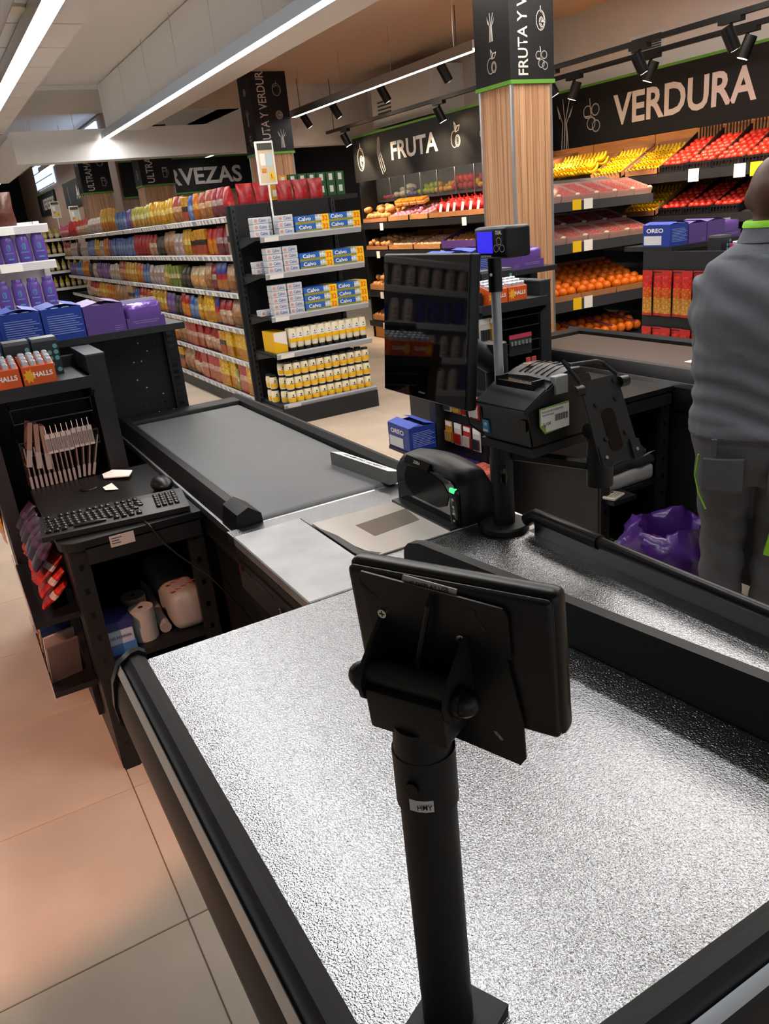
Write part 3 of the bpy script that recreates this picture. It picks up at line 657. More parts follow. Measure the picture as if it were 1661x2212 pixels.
# upright head: side profile in plan y, height z, extruded in x with curved top
def arch(y0, y1, z0, h, n=18, k=.88):
    pts = [(y0, z0)]
    for i in range(n+1):
        s = i/n; y = y0+(y1-y0)*s; pts.append((y, z0+h*(k+(1-k)*math.sin(PI*s)**.75)*min(1,(min(s,1-s)/.06)**.4 if 0<s<1 else .8)))
    pts.append((y1, z0)); return pts
mb = MB(); R = []
ya, yb, z0 = 1.545, 1.855, .853
for x_, h, sh in ((1.035, .135, 0), (1.05, .15, 0), (1.09, .155, .004), (1.13, .142, .01), (1.156, .10, .02)):
    R.append([Vector((x_, y, z)) for y, z in arch(ya+sh, yb-sh, z0, h)])
mb.rings(R); hd = build(mb, 'head', mat('scanner_charcoal', '#1b1c1e', .45, bump=.03, bscale=800), t, smooth=50)
mb = MB(); q = arch(ya+.004, yb-.004, z0, .128); mb.prism(q, 'x', 1.028, 1.036); fp = build(mb, 'front_frame', BLKG, t, smooth=50)
q = [(1.60, .90), (1.585, .935), (1.615, .963), (1.70, .978), (1.79, .965), (1.805, .94), (1.80, .905), (1.76, .885), (1.64, .885)]
mb = MB(); mb.prism(q, 'x', 1.0262, 1.0285); build(mb, 'scan_window', GLASSD, fp, smooth=0)
mb = MB(); mb.box(1.024, 1.548, .856, 1.05, 1.585, .955, bev=.006); bt = build(mb, 'button_panel', BLKG, t)
mb = MB(); mb.box(1.0225, 1.556, .945, 1.034, 1.578, .9575, bev=.003); build(mb, 'green_light', mat('scanner_green_led', (.03, .9, .12), .4, emit=1.6), bt)
for i in range(4):
    mb = MB(); zz = .925-.019*i; mb.box(1.0228, 1.560, zz, 1.0245, 1.568, zz+.005); build(mb, 'button_icon', CHALK, bt, smooth=0)
mb = MB(); v = mb.box(-.003, -.06, -.011, .003, .06, .011); mb.xf(v, Matrix.Translation((1.030, 1.735, .986)) @ Matrix.Rotation(.5, 4, 'Y')); bd = build(mb, 'badge', BLKG, t, smooth=0)
text('ZEBRA', (1.0268, 1.735, .9875), (0, -1, 0), (.45, 0, .88), .011, CHALK, bd)
mb = MB(); mb.box(1.0, 1.55, .8525, 1.05, 1.845, .858); build(mb, 'foot', BLK2, t, smooth=0)

# --- divider bar "next customer" lying on the belt (print read from the customer side)
p0, p1 = Vector((1.055, 2.275, .855)), Vector((1.085, 1.99, .855))
t = thing('customer_divider', 'grey aluminium divider bar with dark printed lettering lying on the belt', 'divider bar', (p0+p1)/2, math.atan2(p1.y-p0.y, p1.x-p0.x))
mb = MB(); mb.prism([(-.024, 0), (.024, 0), (.024, .03), (-.024, .043)], 'x', -.165, .165); bd = build(mb, 'bar', mat('divider_grey', '#8f908e', .45, .5), t, local=True, smooth=0)
mb = MB(); v = mb.quad([(-.16, .022, .0318), (.16, .022, .0318), (.16, -.022, .0438), (-.16, -.022, .0438)]); build(mb, 'label_strip', PAPER, bd, local=True, smooth=0)
me = text('CLIENTE SIGUIENTE', (.0, 0, .0385), (-1, 0, 0), (0, -1, .26), .03, INK, bd, local=True, fit=.23, tall=.02)

# --- printer post with receipt printer
t = thing('receipt_printer', 'black receipt printer on a round black post standing on the steel counter', 'printer', (1.12, 1.48, .85))
mb = MB(); mb.lathe([(.062, .85), (.062, .862), (.058, .866), (.03, .867)], (1.12, 1.48, 0), 32); build(mb, 'base_disc', BLK, t)
mb = MB(); mb.cyl((1.12, 1.48, .866), (1.12, 1.48, 1.075), .027, n=28); po = build(mb, 'post', BLK, t)
mb = MB(); mb.ball((1.105, 1.455, 1.0), .018, .6, .5, 1.6, 12, 8); build(mb, 'cable_hole', BLKG, po)
PRN = mat('printer_black', '#0e0f10', .42, bump=.02, bscale=900); PRT = mat('printer_lid_grey', '#222325', .45, bump=.05, bscale=900)
# local frame of printer: front face looks to -x, width along y
M_ = Matrix.Translation((1.085, 1.415, 1.075)) @ Matrix.Rotation(math.radians(4), 4, 'Z')
def pbuild(mb, name, m, parent=None, smooth=40):
    mb.xf(mb.bm.verts[:], M_); return build(mb, name, m, parent or t, smooth=smooth)
mb = MB(); mb.box(-.0, -.088, 0, .195, .088, .02); pbuild(mb, 'tray', BLK)
mb = MB(); prof = [(.004, .02), (-.002, .10), (-.01, .112), (.07, .156), (.13, .172), (.185, .165), (.197, .15), (.197, .02)]
mb.prism(prof, 'y', -.084, .084); bmesh.ops.bevel(mb.bm, geom=mb.bm.edges[:], offset=.004, segments=2, affect='EDGES'); bo = pbuild(mb, 'body', PRN)
mb = MB(); mb.prism([(-.016, .1), (-.02, .113), (.05, .151), (.06, .146), (.05, .12)], 'y', -.087, .087); bmesh.ops.bevel(mb.bm, geom=mb.bm.edges[:], offset=.003, segments=2, affect='EDGES'); pbuild(mb, 'front_lip', PRT)
mb = MB(); R = []
for y_ in (-.075, -.06, 0, .06, .075):
    e = .005*(1-(y_/.075)**2)
    R.append([Vector((x_, y_, z_+e)) for x_, z_ in ((.072, .150), (.074, .161), (.10, .170), (.135, .178), (.17, .176), (.19, .166), (.19, .15))])
mb.rings(R); ld = pbuild(mb, 'lid', PRT)
for i in range(6):
    mb = MB(); y_ = -.05+.018*i; mb.tube([Vector((x_, y_, z_+.0045*(1-(y_/.075)**2))) for x_, z_ in ((.085, .1655), (.11, .1728), (.14, .178), (.165, .177))], .0014, 5); pbuild(mb, 'lid_groove', BLKG, ld)
mb = MB(); mb.box(.04, -.05, .142, .068, .06, .1585); mb.xf(mb.bm.verts[:], Matrix.Rotation(0, 4, 'Y')); sl = pbuild(mb, 'paper_slot', BLKG)
mb = MB(); mb.box(.036, -.055, .138, .042, .065, .158); mb.box(.036, -.058, .14, .07, -.052, .165); mb.box(.036, .062, .14, .07, .068, .165); pbuild(mb, 'slot_rim', PRN, sl)
mb = MB(); v = mb.box(.075, -.089, .130, .115, -.07, .172, bev=.002, seg=1); pbuild(mb, 'release_lever', mat('lever_grey', '#8f9495', .4))
mb = MB(); mb.box(.10, .03, .182, .125, .045, .1832); pbuild(mb, 'maker_badge', CHR, ld)
mb = MB(); mb.box(-.004, -.072, .06, .002, -.056, .085); pbuild(mb, 'power_switch', BLKG, bo)
mb = MB(); mb.box(-.0025, .058, .036, .003, .078, .066); es = pbuild(mb, 'energy_sticker', mat('sticker_blue', '#3f9fd6', .5), bo, 0)
mb = MB(); mb.box(-.0032, .060, .038, -.002, .076, .043); mb.ball((-.002, .068, .056), .006, .2, 1, .8, 10, 6); pbuild(mb, 'sticker_print', PAPER, es)
# price card on the printer's side (faces -y)
LB = Vector((1.115, 1.3255, 1.155)); u = Vector((math.cos(.07), math.sin(.07), 0)); v = Vector((0, 0, 1))
pc = thing('price_card', 'white price card with green border and barcode stuck on the printer side', 'price card', LB)
def card(x0, z0, x1, z1, off, m, name, par):
    mb = MB(); n_ = Vector((math.sin(.07), -math.cos(.07), 0))*off
    mb.quad([LB+u*x0+v*z0+n_, LB+u*x1+v*z0+n_, LB+u*x1+v*z1+n_, LB+u*x0+v*z1+n_]); return build(mb, name, m, par, smooth=0)
mb = MB(); nn = Vector((math.sin(.07), -math.cos(.07), 0))
for a_, b_ in (((.0, .0), (.0, 0)),):
    pts = [(.012, -.03), (.088, -.026), (.088, .032), (-.004, .030), (-.004, -.01)]
    A = [LB+u*x+v*z for x, z in pts]; V = [mb.bm.verts.new(p) for p in A]+[mb.bm.verts.new(p+nn*.0012) for p in A]; n5 = 5
    mb.bm.faces.new(V[5:]); mb.bm.faces.new(V[:5][::-1])
    for i in range(5): mb.bm.faces.new([V[i], V[(i+1) % 5], V[5+(i+1) % 5], V[5+i]])
cb = build(mb, 'card', mat('card_green', '#7fae4e', .6), pc, smooth=0)
card(.014, -.026, .088, .028, .0016, PAPER, 'paper_face', cb); card(-.001, -.009, .0145, .027, .0016, PAPER, 'paper_face', cb)
face = lambda x, z: LB+u*x+v*z+nn*.002
text('BOLSA LEGO REUTILIZABLE 40X50', face(.036, .021), u, v, .006, INK, cb, fit=.066, tall=.0042)
text('VENTA POR UNIDAD', face(.022, .013), u, v, .006, INK, cb, fit=.036, tall=.0038)
text('0,10€', face(.018, -.008), u, v, .012, INK, cb, fit=.024, tall=.009)
for i in range(16):
    card(.042+.0027*i, -.006, .042+.0027*i+(.0018 if i % 3 else .0010), .009, .0022, INK, 'barcode_bar', cb)

# --- payment-terminal bracket beside the printer
t = thing('terminal_bracket', 'empty black tilted payment terminal bracket on a short tube beside the printer', 'bracket', (1.28, 1.28, .99))
P = lambda x, y, Y: PY(x, y, Y)
mb = MB(); mb.cyl((1.25, 1.28, .985), (1.25, 1.28, 1.12), .03, n=24); build(mb, 'tube', BLK, t)
mb = MB(); mb.cyl((1.14, 1.455, 1.045), (1.25, 1.28, 1.03), .014, n=10); build(mb, 'arm', BLK, t)
c0 = [PY(1252, 826, 1.25), PY(1332, 808, 1.25), PY(1385, 985, 1.17), PY(1300, 1005, 1.17)]
mb = MB(); n_ = (c0[1]-c0[0]).cross(c0[3]-c0[0]).normalized()
if n_.y > 0: n_ = -n_
V = [mb.bm.verts.new(p) for p in c0]+[mb.bm.verts.new(p-n_*.004) for p in c0]
mb.bm.faces.new(V[:4]); mb.bm.faces.new(V[4:][::-1])
for i in range(4): mb.bm.faces.new([V[i], V[4+i], V[4+(i+1) % 4], V[(i+1) % 4]])
pb = build(mb, 'plate', BLK, t, smooth=0)
eu = (c0[1]-c0[0]); ev = (c0[3]-c0[0])
on = lambda a, b, o=0: c0[0]+eu*a+ev*b+n_*o
mb = MB()
sl = [(.5+.17*math.cos(x_), .43+.06*-math.sin(x_)) for x_ in [PI*i/8 for i in range(9)]]+[(.5+.17*math.cos(x_), .82-.06*math.sin(x_)) for x_ in [PI+PI*i/8 for i in range(9)]]
mb.bm.faces.new([mb.bm.verts.new(on(a, b, .0006)) for a, b in sl]); build(mb, 'slot_recess', BLKG, pb, smooth=0)
for a, b in ((.25, .3), (.8, .28), (.27, .72), (.83, .7), (.12, .05), (.88, .06)):
    mb = MB(); mb.cyl(on(a, b, 0), on(a, b, .003), .0055, n=12); build(mb, 'screw', mat('dark_screw', '#3b3d40', .3, .8), pb)
mb = MB(); pts = [on(.0, .0, 0), on(.0, -.0, 0)+Vector((-.03, .02, .05)), PY(1232, 788, 1.27), PY(1288, 780, 1.27), PY(1302, 784, 1.27), on(1, 0, 0)]
mb.tube(pts, .0045, 8); build(mb, 'top_loop', BLK, t)
for a, s in ((0, -1), (1, 1)):
    mb = MB(); q = on(a, .1, .002); mb.cyl(q, q+eu.normalized()*.022*s, .012, n=12); build(mb, 'side_knob', BLK2, t)
    q = on(.12 if a == 0 else .95, .93, .002); mb = MB(); w_ = eu.normalized(); h_ = -ev.normalized()
    A = [q-w_*.012-h_*.02, q+w_*.014-h_*.022, q+w_*.014+h_*.022, q-w_*.012+h_*.026]
    V = [mb.bm.verts.new(p) for p in A]+[mb.bm.verts.new(p+n_*.003) for p in A]
    mb.bm.faces.new(V[:4][::-1]); mb.bm.faces.new(V[4:])
    for i in range(4): mb.bm.faces.new([V[i], V[(i+1) % 4], V[4+(i+1) % 4], V[4+i]])
    A = [q-h_*.02, q+w_*.034-h_*.014, q+w_*.034-h_*.014+n_*.022, q-h_*.02+n_*.02]; V = [mb.bm.verts.new(p) for p in A]; mb.bm.faces.new(V)
    cl = build(mb, 'clamp', BLK, t, smooth=0)
    mb = MB(); mb.cyl(q+n_*.003, q+n_*.006, .004, n=10); build(mb, 'clamp_screw', CHR, cl)
q = on(.1, .55, 0)-n_*.02
mb = MB(); mb.prism([(0, 0), (.05, .03), (.05, .10), (.02, .06)], 'x', 0, .05); mb.xf(mb.bm.verts[:], Matrix.Translation((1.225, 1.24, 1.08))); build(mb, 'hinge_block', BLK, t, smooth=0)
mb = MB(); mb.cyl((1.228, 1.268, 1.125), (1.20, 1.268, 1.128), .017, n=14); build(mb, 'hinge_knob', BLK2, t)

# --- pole with monitor and pole display
t = thing('till_monitor', 'black frameless touch monitor on a thick black post facing the keyboard', 'monitor', (1.195, 1.585, .85))
mb = MB(); mb.lathe([(.031, .851), (.031, .86), (.029, .862), (.029, 1.288), (.027, 1.296), (.001, 1.297)], (1.195, 1.585, 0), 28); build(mb, 'post', BLK, t)
XM = 1.0
tl, tr, bl, br = PX(832, 549, XM+.035), PX(1017, 545, XM+.035), PX(828, 841, XM), PX(1007, 889, XM)
yl, yr = (tl.y+bl.y)/2, (tr.y+br.y)/2; zt, zb = (tl.z+tr.z)/2, (bl.z+br.z)/2
SCR = mat('monitor_glass', '#040405', .03, spec=.5)
tilt = math.atan2(.035, zt-zb); MM = Matrix.Translation((XM+.0175, (yl+yr)/2, (zt+zb)/2)) @ Matrix.Rotation(tilt, 4, 'Y'); hw, hh = (yl-yr)/2, math.hypot(.035, zt-zb)/2
mb = MB(); mb.box(0, -hw, -hh, .03, hw, hh, bev=.006, seg=3); mb.xf(mb.bm.verts[:], MM); ca = build(mb, 'case', BLK2, t)
mb = MB(); mb.box(-.0015, -hw+.004, -hh+.004, .001, hw-.004, hh-.004); mb.xf(mb.bm.verts[:], MM); sc = build(mb, 'screen_glass', SCR, t, smooth=0)
mb = MB(); mb.box(-.0018, -.014, -hh+.016, -.0014, .014, -hh+.020); mb.xf(mb.bm.verts[:], MM); build(mb, 'logo_mark', mat('dim_logo', '#55565a', .5), sc, smooth=0)
mb = MB(); mb.box(.03, -.1, -.12, .05, .1, .08, bev=.006); mb.xf(mb.bm.verts[:], MM); build(mb, 'rear_housing', BLK2, t)
mb = MB(); mb.cyl(MM @ Vector((.045, 0, .0)), (1.195, 1.585, 1.24), .03, n=20); build(mb, 'arm', BLK, t)
mb = MB(); pts = [(1.09, 1.6, 1.2), (1.12, 1.61, 1.1), (1.165, 1.60, 1.06), (1.175, 1.592, .97)]; mb.tube(pts, .004, 6); build(mb, 'cable', BLK2, t)

t = thing('pole_display', 'small black pole display with blue screen on a silver tube', 'pole display', (1.168, 1.5395, .85))
mb = MB(); mb.cyl((1.168, 1.5395, .85), (1.168, 1.5395, 1.44), .0115, n=20); build(mb, 'pole', mat('satin_silver', '#c4c6c8', .4, .35), t)
mb = MB(); mb.cyl((1.168, 1.5395, .85), (1.168, 1.5395, .858), .0135, n=20); build(mb, 'foot', BLK2, t)
mb = MB(); mb.cyl((1.168, 1.5395, 1.425), (1.168, 1.5395, 1.515), .0165, n=20); co = build(mb, 'collar', BLK2, t)
mb = MB(); mb.ball((1.1495, 1.5305, 1.465), .004, .6, 1, 1, 8, 6); build(mb, 'collar_mark', PAPER, co)
ta, tb = PX(1022, 494, 1.115), PX(1091, 494, 1.115)
mb = MB(); mb.box(1.115, tb.y, 1.505, 1.187, ta.y, 1.572, bev=.008, seg=3); ca = build(mb, 'case', BLK2, t)
yy = lambda f: ta.y+(tb.y-ta.y)*f
mb = MB(); mb.box(1.113, yy(.60), 1.5165, 1.1155, yy(.13), 1.5625); build(mb, 'blue_screen', mat('blue_lcd', (.03, .02, .62), .3, emit=.55), ca, smooth=0)
text('DIBAL', (1.1145, yy(.80), 1.560), (0, -1, 0), (0, 0, 1), .011, PAPER, ca, fit=.022, tall=.008)
for (f, z_) in ((.80, 1.542), (.71, 1.527), (.89, 1.527)):
    lines = [arc(0, 0, .0085, .0075, n=12)]; sketch(lines, (1.1143, yy(f), z_), (0, -1, 0), (0, 0, 1), .0011, CHALK, ca, name='button_outline')
mb = MB()
for k_ in range(5): mb.box(1.1143, yy(.37)-.02+.009*k_, 1.5095, 1.1152, yy(.37)-.014+.009*k_, 1.5125)
build(mb, 'small_print', PAPER, ca, smooth=0)

# --- small customer display seen from behind, on a black post at the table end
t = thing('customer_display', 'small black display seen from behind on a thick black post on the bagging table', 'display', (.272, .488, .85))
bx, by = .272, .488
mb = MB(); mb.cyl((bx, by, .862), (bx, by, 1.165), .0255, n=36); build(mb, 'post', BLK, t)
mb = MB(); v = mb.box(-.04, -.04, .85, .04, .04, .862); mb.xf(v, Matrix.Translation((bx+.004, by-.006, 0)) @ Matrix.Rotation(.45, 4, 'Z')); build(mb, 'foot_plate', BLK, t, smooth=0)
mb = MB(); mb.cyl((bx, by, 1.142), (bx, by, 1.197), .0278, n=36); co = build(mb, 'collar', BLK, t)
DC = Vector((.2983, .476, 1.2873)); DU = Vector((.4589, -.8884, .0061)).normalized(); DV = Vector((-.0785, -.0337, .9963)).normalized(); DN = DU.cross(DV).normalized()
if DN.x > 0: DN = -DN
def PD(x, y, k=0):
    d = ray(x, y); o = Vector((0, 0, CAMH)); tt = (DC+DN*k-o).dot(DN)/d.dot(DN); p = o+d*tt-DC; return (p.dot(DU), p.dot(DV))
DM = Matrix.Identity(4)
for i in range(3): DM[i][0], DM[i][1], DM[i][2], DM[i][3] = DU[i], DV[i], DN[i], DC[i]
if DU.cross(DV).dot(DN) < 0: pass
def dbuild(mb, name, m, parent=None, smooth=40):
    mb.xf(mb.bm.verts[:], DM); return build(mb, name, m, parent or t, smooth=smooth)
MATTE = mat('display_matte_black', '#101013', .42, bump=.02, bscale=1200)
mb = MB(); mb.box(-.095, -.0675, -.026, .095, .0675, -.006, bev=.007, seg=3); ca = dbuild(mb, 'front_frame', BLK2)
mb = MB(); mb.box(-.092, -.0645, -.008, .092, .0645, .001, bev=.005, seg=3); ca = dbuild(mb, 'rear_case', MATTE)
def dpoly(px_, k, h, name, m, parent=None):
    pts = [PD(x, y, k+h) for x, y in px_]; mb = MB(); mb.prism(pts, 'z', k, k+h); return dbuild(mb, name, m, parent, 0)
pl = dpoly([(778, 1234), (1085, 1316), (1097, 1335), (1104, 1428), (1093, 1420), (1130, 1560), (1136, 1640), (1125, 1653), (1000, 1600), (850, 1540), (800, 1330)], .004, .002, 'mount_plate', MATTE)
for q in (((776, 1246), (783, 1262), (812, 1288), (818, 1294), (814, 1297), (785, 1272), (776, 1262)), ((1004, 1320), (1012, 1311), (1026, 1320), (1028, 1332), (1050, 1362), (1048, 1368), (1022, 1338), (1008, 1332))):
    dpoly(q, .006, .0004, 'keyhole_slot', BLKG, pl)
dpoly(((1064, 1578), (1073, 1580), (1088, 1598), (1084, 1601)), .006, .0006, 'slot', STEEL, pl)
for (x, y) in ((828, 1323), (998, 1379)):
    c = PD(x, y, .006); mb = MB(); mb.cyl((c[0], c[1], .006), (c[0], c[1], .0085), .0042, n=14); sc = dbuild(mb, 'screw', CHR, pl)
    mb = MB(); mb.box(c[0]-.0026, c[1]-.0005, .0085, c[0]+.0026, c[1]+.0005, .0088); mb.box(c[0]-.0005, c[1]-.0026, .0085, c[0]+.0005, c[1]+.0026, .0088); dbuild(mb, 'screw_cross', BLKG, pl)
lb = dpoly(((870, 1242), (986, 1274), (983, 1290), (866, 1258)), .001, .0012, 'sticker', mat('grey_sticker', '#b4b2ae', .6))
c = PD(926, 1267, .0025); text('7" DISPLAY USB', DM @ Vector((c[0], c[1], .0026)), DU, DV, .006, INK, lb, fit=.036, tall=.0042)
# hinge: U-bracket with two ears, cross tube, front block and dome knobs
def dpt(x, y, k): a, b = PD(x, y, k); return DM @ Vector((a, b, k))
u1, v0 = PD(800, 1452, .036); u2, v2 = PD(975, 1512, .036); v0 = (v0+v2)/2
for uc in (u1-.004, u2):
    mb = MB(); mb.prism([(v0+.040, .006), (v0+.030, .022), (v0+.012, .046), (v0, .052), (v0-.014, .05), (v0-.024, .040), (v0-.026, .028), (v0-.022, .006)], 'x', uc, uc+.004); dbuild(mb, 'ear', BLK, None, 40)
mb = MB(); mb.cyl(DM @ Vector((u1, v0+.004, .034)), DM @ Vector((u2, v0+.004, .034)), .011, n=20); build(mb, 'hinge_tube', BLK, t)
mb = MB(); mb.box(u1+.001, v0-.044, .012, u2-.001, v0-.004, .05, bev=.003, seg=2); dbuild(mb, 'hinge_block', BLK)
mb = MB(); mb.cyl((bx, by, 1.19), DM @ Vector(((u1+u2)/2, v0-.035, .032)), .0265, .022, n=28); build(mb, 'hinge_neck', BLK, t)
for (uu, s) in ((u2+.003, 1), (u1-.003, -1)):
    p = DM @ Vector((uu, v0-.004, .034)); d = DU*s
    mb = MB(); mb.cyl(p, p+d*.008, .0135, n=20); mb.rings([[p+d*(.008+.012*math.sin(q))+(DV*math.cos(f)+DN*math.sin(f))*(.0115*math.cos(q)+.0003) for f in [2*PI*i/18 for i in range(18)]] for q in [PI/2*j/6 for j in range(7)]])
    build(mb, 'dome_knob', BLK2, t, smooth=60)
mb = MB(); pts = [dpt(934, 1281, .004), dpt(925, 1310, .013), dpt(914, 1370, .015), dpt(903, 1430, .02), dpt(905, 1470, .03)]; mb.tube(pts, .0028, 8); build(mb, 'cable', BLK2, t)
# maker's sticker wrapped on the collar
ang = [math.atan2(-by, -bx)+q for q in (-.62, -.35, -.1, .15)]
mb = MB(); R = [[Vector((bx+.0281*math.cos(a), by+.0281*math.sin(a), z)) for a in ang] for z in (1.148, 1.160)]
for i in range(3): mb.quad([R[0][i], R[0][i+1], R[1][i+1], R[1][i]])
st = build(mb, 'maker_sticker', mat('white_sticker', '#cfcfcf', .5), t)
am = math.atan2(-by, -bx)-.12; nn = Vector((math.cos(am), math.sin(am), 0)); text('HMY', Vector((bx, by, 1.154))+nn*.0291, Vector((-nn.y, nn.x, 0)), (0, 0, 1), .008, INK, st, fit=.013, tall=.0055)
mb = MB(); a2 = math.atan2(-by, -bx)-.45; q = Vector((bx+.0275*math.cos(a2), by+.0275*math.sin(a2), 1.174)); mb.cyl(q, q+Vector((math.cos(a2), math.sin(a2), 0))*.004, .006, n=14); build(mb, 'set_screw', BLKG, co)
# ================================================================== IMPULSE RACKS
BLUEBOX = mat('blue_carton', '#1c3a96', .45); BLUETOP = mat('blue_carton_flap', '#4a5fbe', .5); PURP = mat('purple_carton', '#5a3f86', .45); PURPF = mat('purple_carton_flap', '#8a72b0', .5)
PURPB = mat('purple_foil_bag', '#6b4a9c', .22, .25, bump=.3, bscale=30); WLAB = mat('carton_white_label', '#d9dadb', .6)
HALL = mat('orange_carton', '#d2561c', .4); HALLY = mat('yellow_burst', '#f2a91f', .4, emit=0)
GUM = mat('gum_black_print', '#26282a', .35); FOIL = mat('sweet_foil', '#c9cdd6', .25, .5); CYAN = mat('gum_cyan_dot', '#5a9aa0', .4)

def carton(w, d, h, kind):
    """open display carton; origin at the base, front face at -y"""
    if kind == 'blue': m, f, label = BLUEBOX, BLUETOP, 'blue'
    else: m, f, label = PURP, PURPF, 'purple'
    t = thing('display_carton', 'x', 'carton')
    mb = MB(); th = .004
    mb.box(-w/2, -d/2, 0, w/2, d/2, .006); mb.box(-w/2, -d/2, 0, w/2, -d/2+th, h); mb.box(-w/2, d/2-th, 0, w/2, d/2, h); mb.box(-w/2, -d/2, 0, -w/2+th, d/2, h); mb.box(w/2-th, -d/2, 0, w/2, d/2, h)
    bo = build(mb, 'box', m, t, local=True, smooth=0)
    for (x0, x1, zl, zr) in ((-w/2, -w*.12, 0, .012), (w*.12, w/2, .014, 0)):
        mb = MB(); mb.quad([(x0, -d/2, h+zl), (x1, -d/2, h+zr), (x1, d/2, h+zr+.004), (x0, d/2, h+zl+.004)]); build(mb, 'flap', f, t, local=True, smooth=0)
    mb = MB()
    for i in range(3): mb.box(-w/2+.012+i*(w-.02)/3, -d/2+.015, .02, -w/2+.006+(i+1)*(w-.02)/3, d/2-.015, h*.92, bev=.006, seg=1)
    build(mb, 'packets', BLUEBOX if kind == 'blue' else PURPB, t, local=True)
    if kind == 'blue':
        mb = MB()
        for i in range(9): mb.box(-w*.38, -d/2-.0012, h*.75-i*h*.07, w*(.30+.08*((i*7) % 3)), -d/2, h*.775-i*h*.07)
        build(mb, 'small_print', mat('pale_blue_print', '#7f93cf', .6), bo, local=True, smooth=0)
        mb = MB(); mb.quad([(-w/2-.0012, d*.45, h*.08), (-w/2-.0012, -d*.2, h*.08), (-w/2-.0012, -d*.2, h*.5), (-w/2-.0012, d*.45, h*.5)]); build(mb, 'white_label', WLAB, bo, local=True, smooth=0)
        text('OREO', (-w/2-.0015, d*.05, h*.74), (0, -1, 0), (0, 0, 1), .04, PAPER, bo, local=True, fit=d*.62, tall=h*.2, bold=.03)
    else:
        mb = MB()
        for i in range(3): mb.box(w*.2, -d/2-.0012, h*.2-i*.008, w*.42, -d/2, h*.22-i*.008)
        build(mb, 'small_print', PURPF, bo, local=True, smooth=0)
    return t
def foilpack(w, d, h):
    t = thing('foil_multipack', 'x', 'multipack')
    mb = MB(); mb.box(-w/2, -d/2, 0, w/2, d/2, h*.42); tr = build(mb, 'tray', PURP, t, local=True, smooth=0)
    mb = MB(); v = mb.box(-w/2+.005, -d/2+.005, .01, w/2-.005, d/2-.005, h, bev=.02, seg=3)
    for q in mb.bm.verts: q.co.y += .004*math.sin(q.co.x*90)*(q.co.z/h); q.co.z += .006*math.sin(q.co.x*70+q.co.y*50)*(q.co.z > h*.5)
    build(mb, 'foil_bag', PURPB, t, local=True)
    mb = MB(); v = mb.box(-w/2+.01, -.003, h-.004, w/2-.01, .003, h+.014)
    for q in mb.bm.verts: q.co.y += .008*math.sin(q.co.x*60)
    build(mb, 'crimped_seam', mat('silver_foil_edge', '#cfc7dd', .25, .6), t, local=True, smooth=0)
    mb = MB(); mb.box(-w*.3, -d/2-.0012, h*.18, w*.3, -d/2, h*.21); mb.box(-w*.35, -d/2-.0012, h*.26, w*.35, -d/2, h*.29); build(mb, 'small_print', PURPF, tr, local=True, smooth=0)
    return t
def hallsbox(w, d, h, m, word):
    t = thing('sweet_box', 'x', 'sweet box')
    mb = MB(); mb.prism([(-d/2, 0), (d/2, 0), (d/2, h*1.05), (-d/2, h*.74)], 'x', -w/2, w/2); bo = build(mb, 'box', m, t, local=True, smooth=0)
    mb = MB()
    for i in range(4):
        for j in range(3): mb.box(-w/2+.006+i*w*.245, -d/2+.01+j*d*.3, h*.5, -w/2+.002+(i+1)*w*.235, -d/2+.036+j*d*.3, h*(.98+.1*j), bev=.004, seg=1)
    build(mb, 'sweet_sticks', FOIL, t, local=True)
    if m == HALL:
        mb = MB(); mb.prism([(-w*.30+w*.2*math.cos(a)*(1 if i % 2 else .6), h*.38+h*.3*math.sin(a)*(1 if i % 2 else .6)) for i, a in enumerate([2*PI*k/16 for k in range(16)])], 'y', -d/2-.0012, -d/2); build(mb, 'sunburst', HALLY, bo, local=True, smooth=0)
    text(word, (w*.12, -d/2-.0016, h*.42), (1, 0, 0), (0, 0, 1), .03, PAPER, bo, local=True, fit=w*.58, tall=h*.2, bold=.03)
    return t
def gumbox(w, d, h):
    t = thing('gum_box', 'x', 'gum box')
    mb = MB(); mb.box(-w/2, -d/2, 0, w/2, d/2, h); bo = build(mb, 'box', GUM, t, local=True, smooth=0)
    mb = MB()
    for i in range(5):
        for j in range(2):
            if (i*3+j) % 4: mb.cyl((w*.12+j*w*.25, -d/2-.0012, h*.15+i*h*.17), (w*.12+j*w*.25, -d/2, h*.15+i*h*.17), h*.065, n=12)
    build(mb, 'dots', CYAN, bo, local=True, smooth=0)
    mb = MB(); mb.box(-w/2+.002, -d/2+.002, h, w/2-.002, d/2-.002, h+.012); build(mb, 'gum_packs', mat('gum_grey', '#5b6263', .4), t, local=True, smooth=0)
    return t
def hang_bag(w, h, m, name='sweet_bag'):
    t = thing(name, 'x', 'sweet bag')
    mb = MB(); R = []
    for i in range(7):
        s = i/6; th = .012*math.sin(PI*min(1, s*1.15))+.001; z = -h*s
        R.append([Vector((w/2*math.cos(a)*(1-.06*math.sin(PI*s)), th*math.sin(a), z)) for a in [2*PI*k/12 for k in range(12)]])
    mb.rings(R); build(mb, 'bag', m, t, local=True)
    mb = MB(); mb.box(-w/2, -.0015, -.002, w/2, .0015, .03); build(mb, 'header', mat('red_header', '#c22b20', .4), t, local=True, smooth=0)
    return t
LOLLY = pack_mat('orange_red_sweets', '#d8342a', '#e56a28', '#e0a03c', .25, 60, cuts=(.45, .7))
PROTO = {}
def proto(key, fn):
    """first use places the prototype itself, later uses copy it"""
    if key not in PROTO: PROTO[key] = [fn(), False]
    p = PROTO[key]
    if not p[1]: p[1] = True; return p[0], True
    return copy_tree(p[0]), False
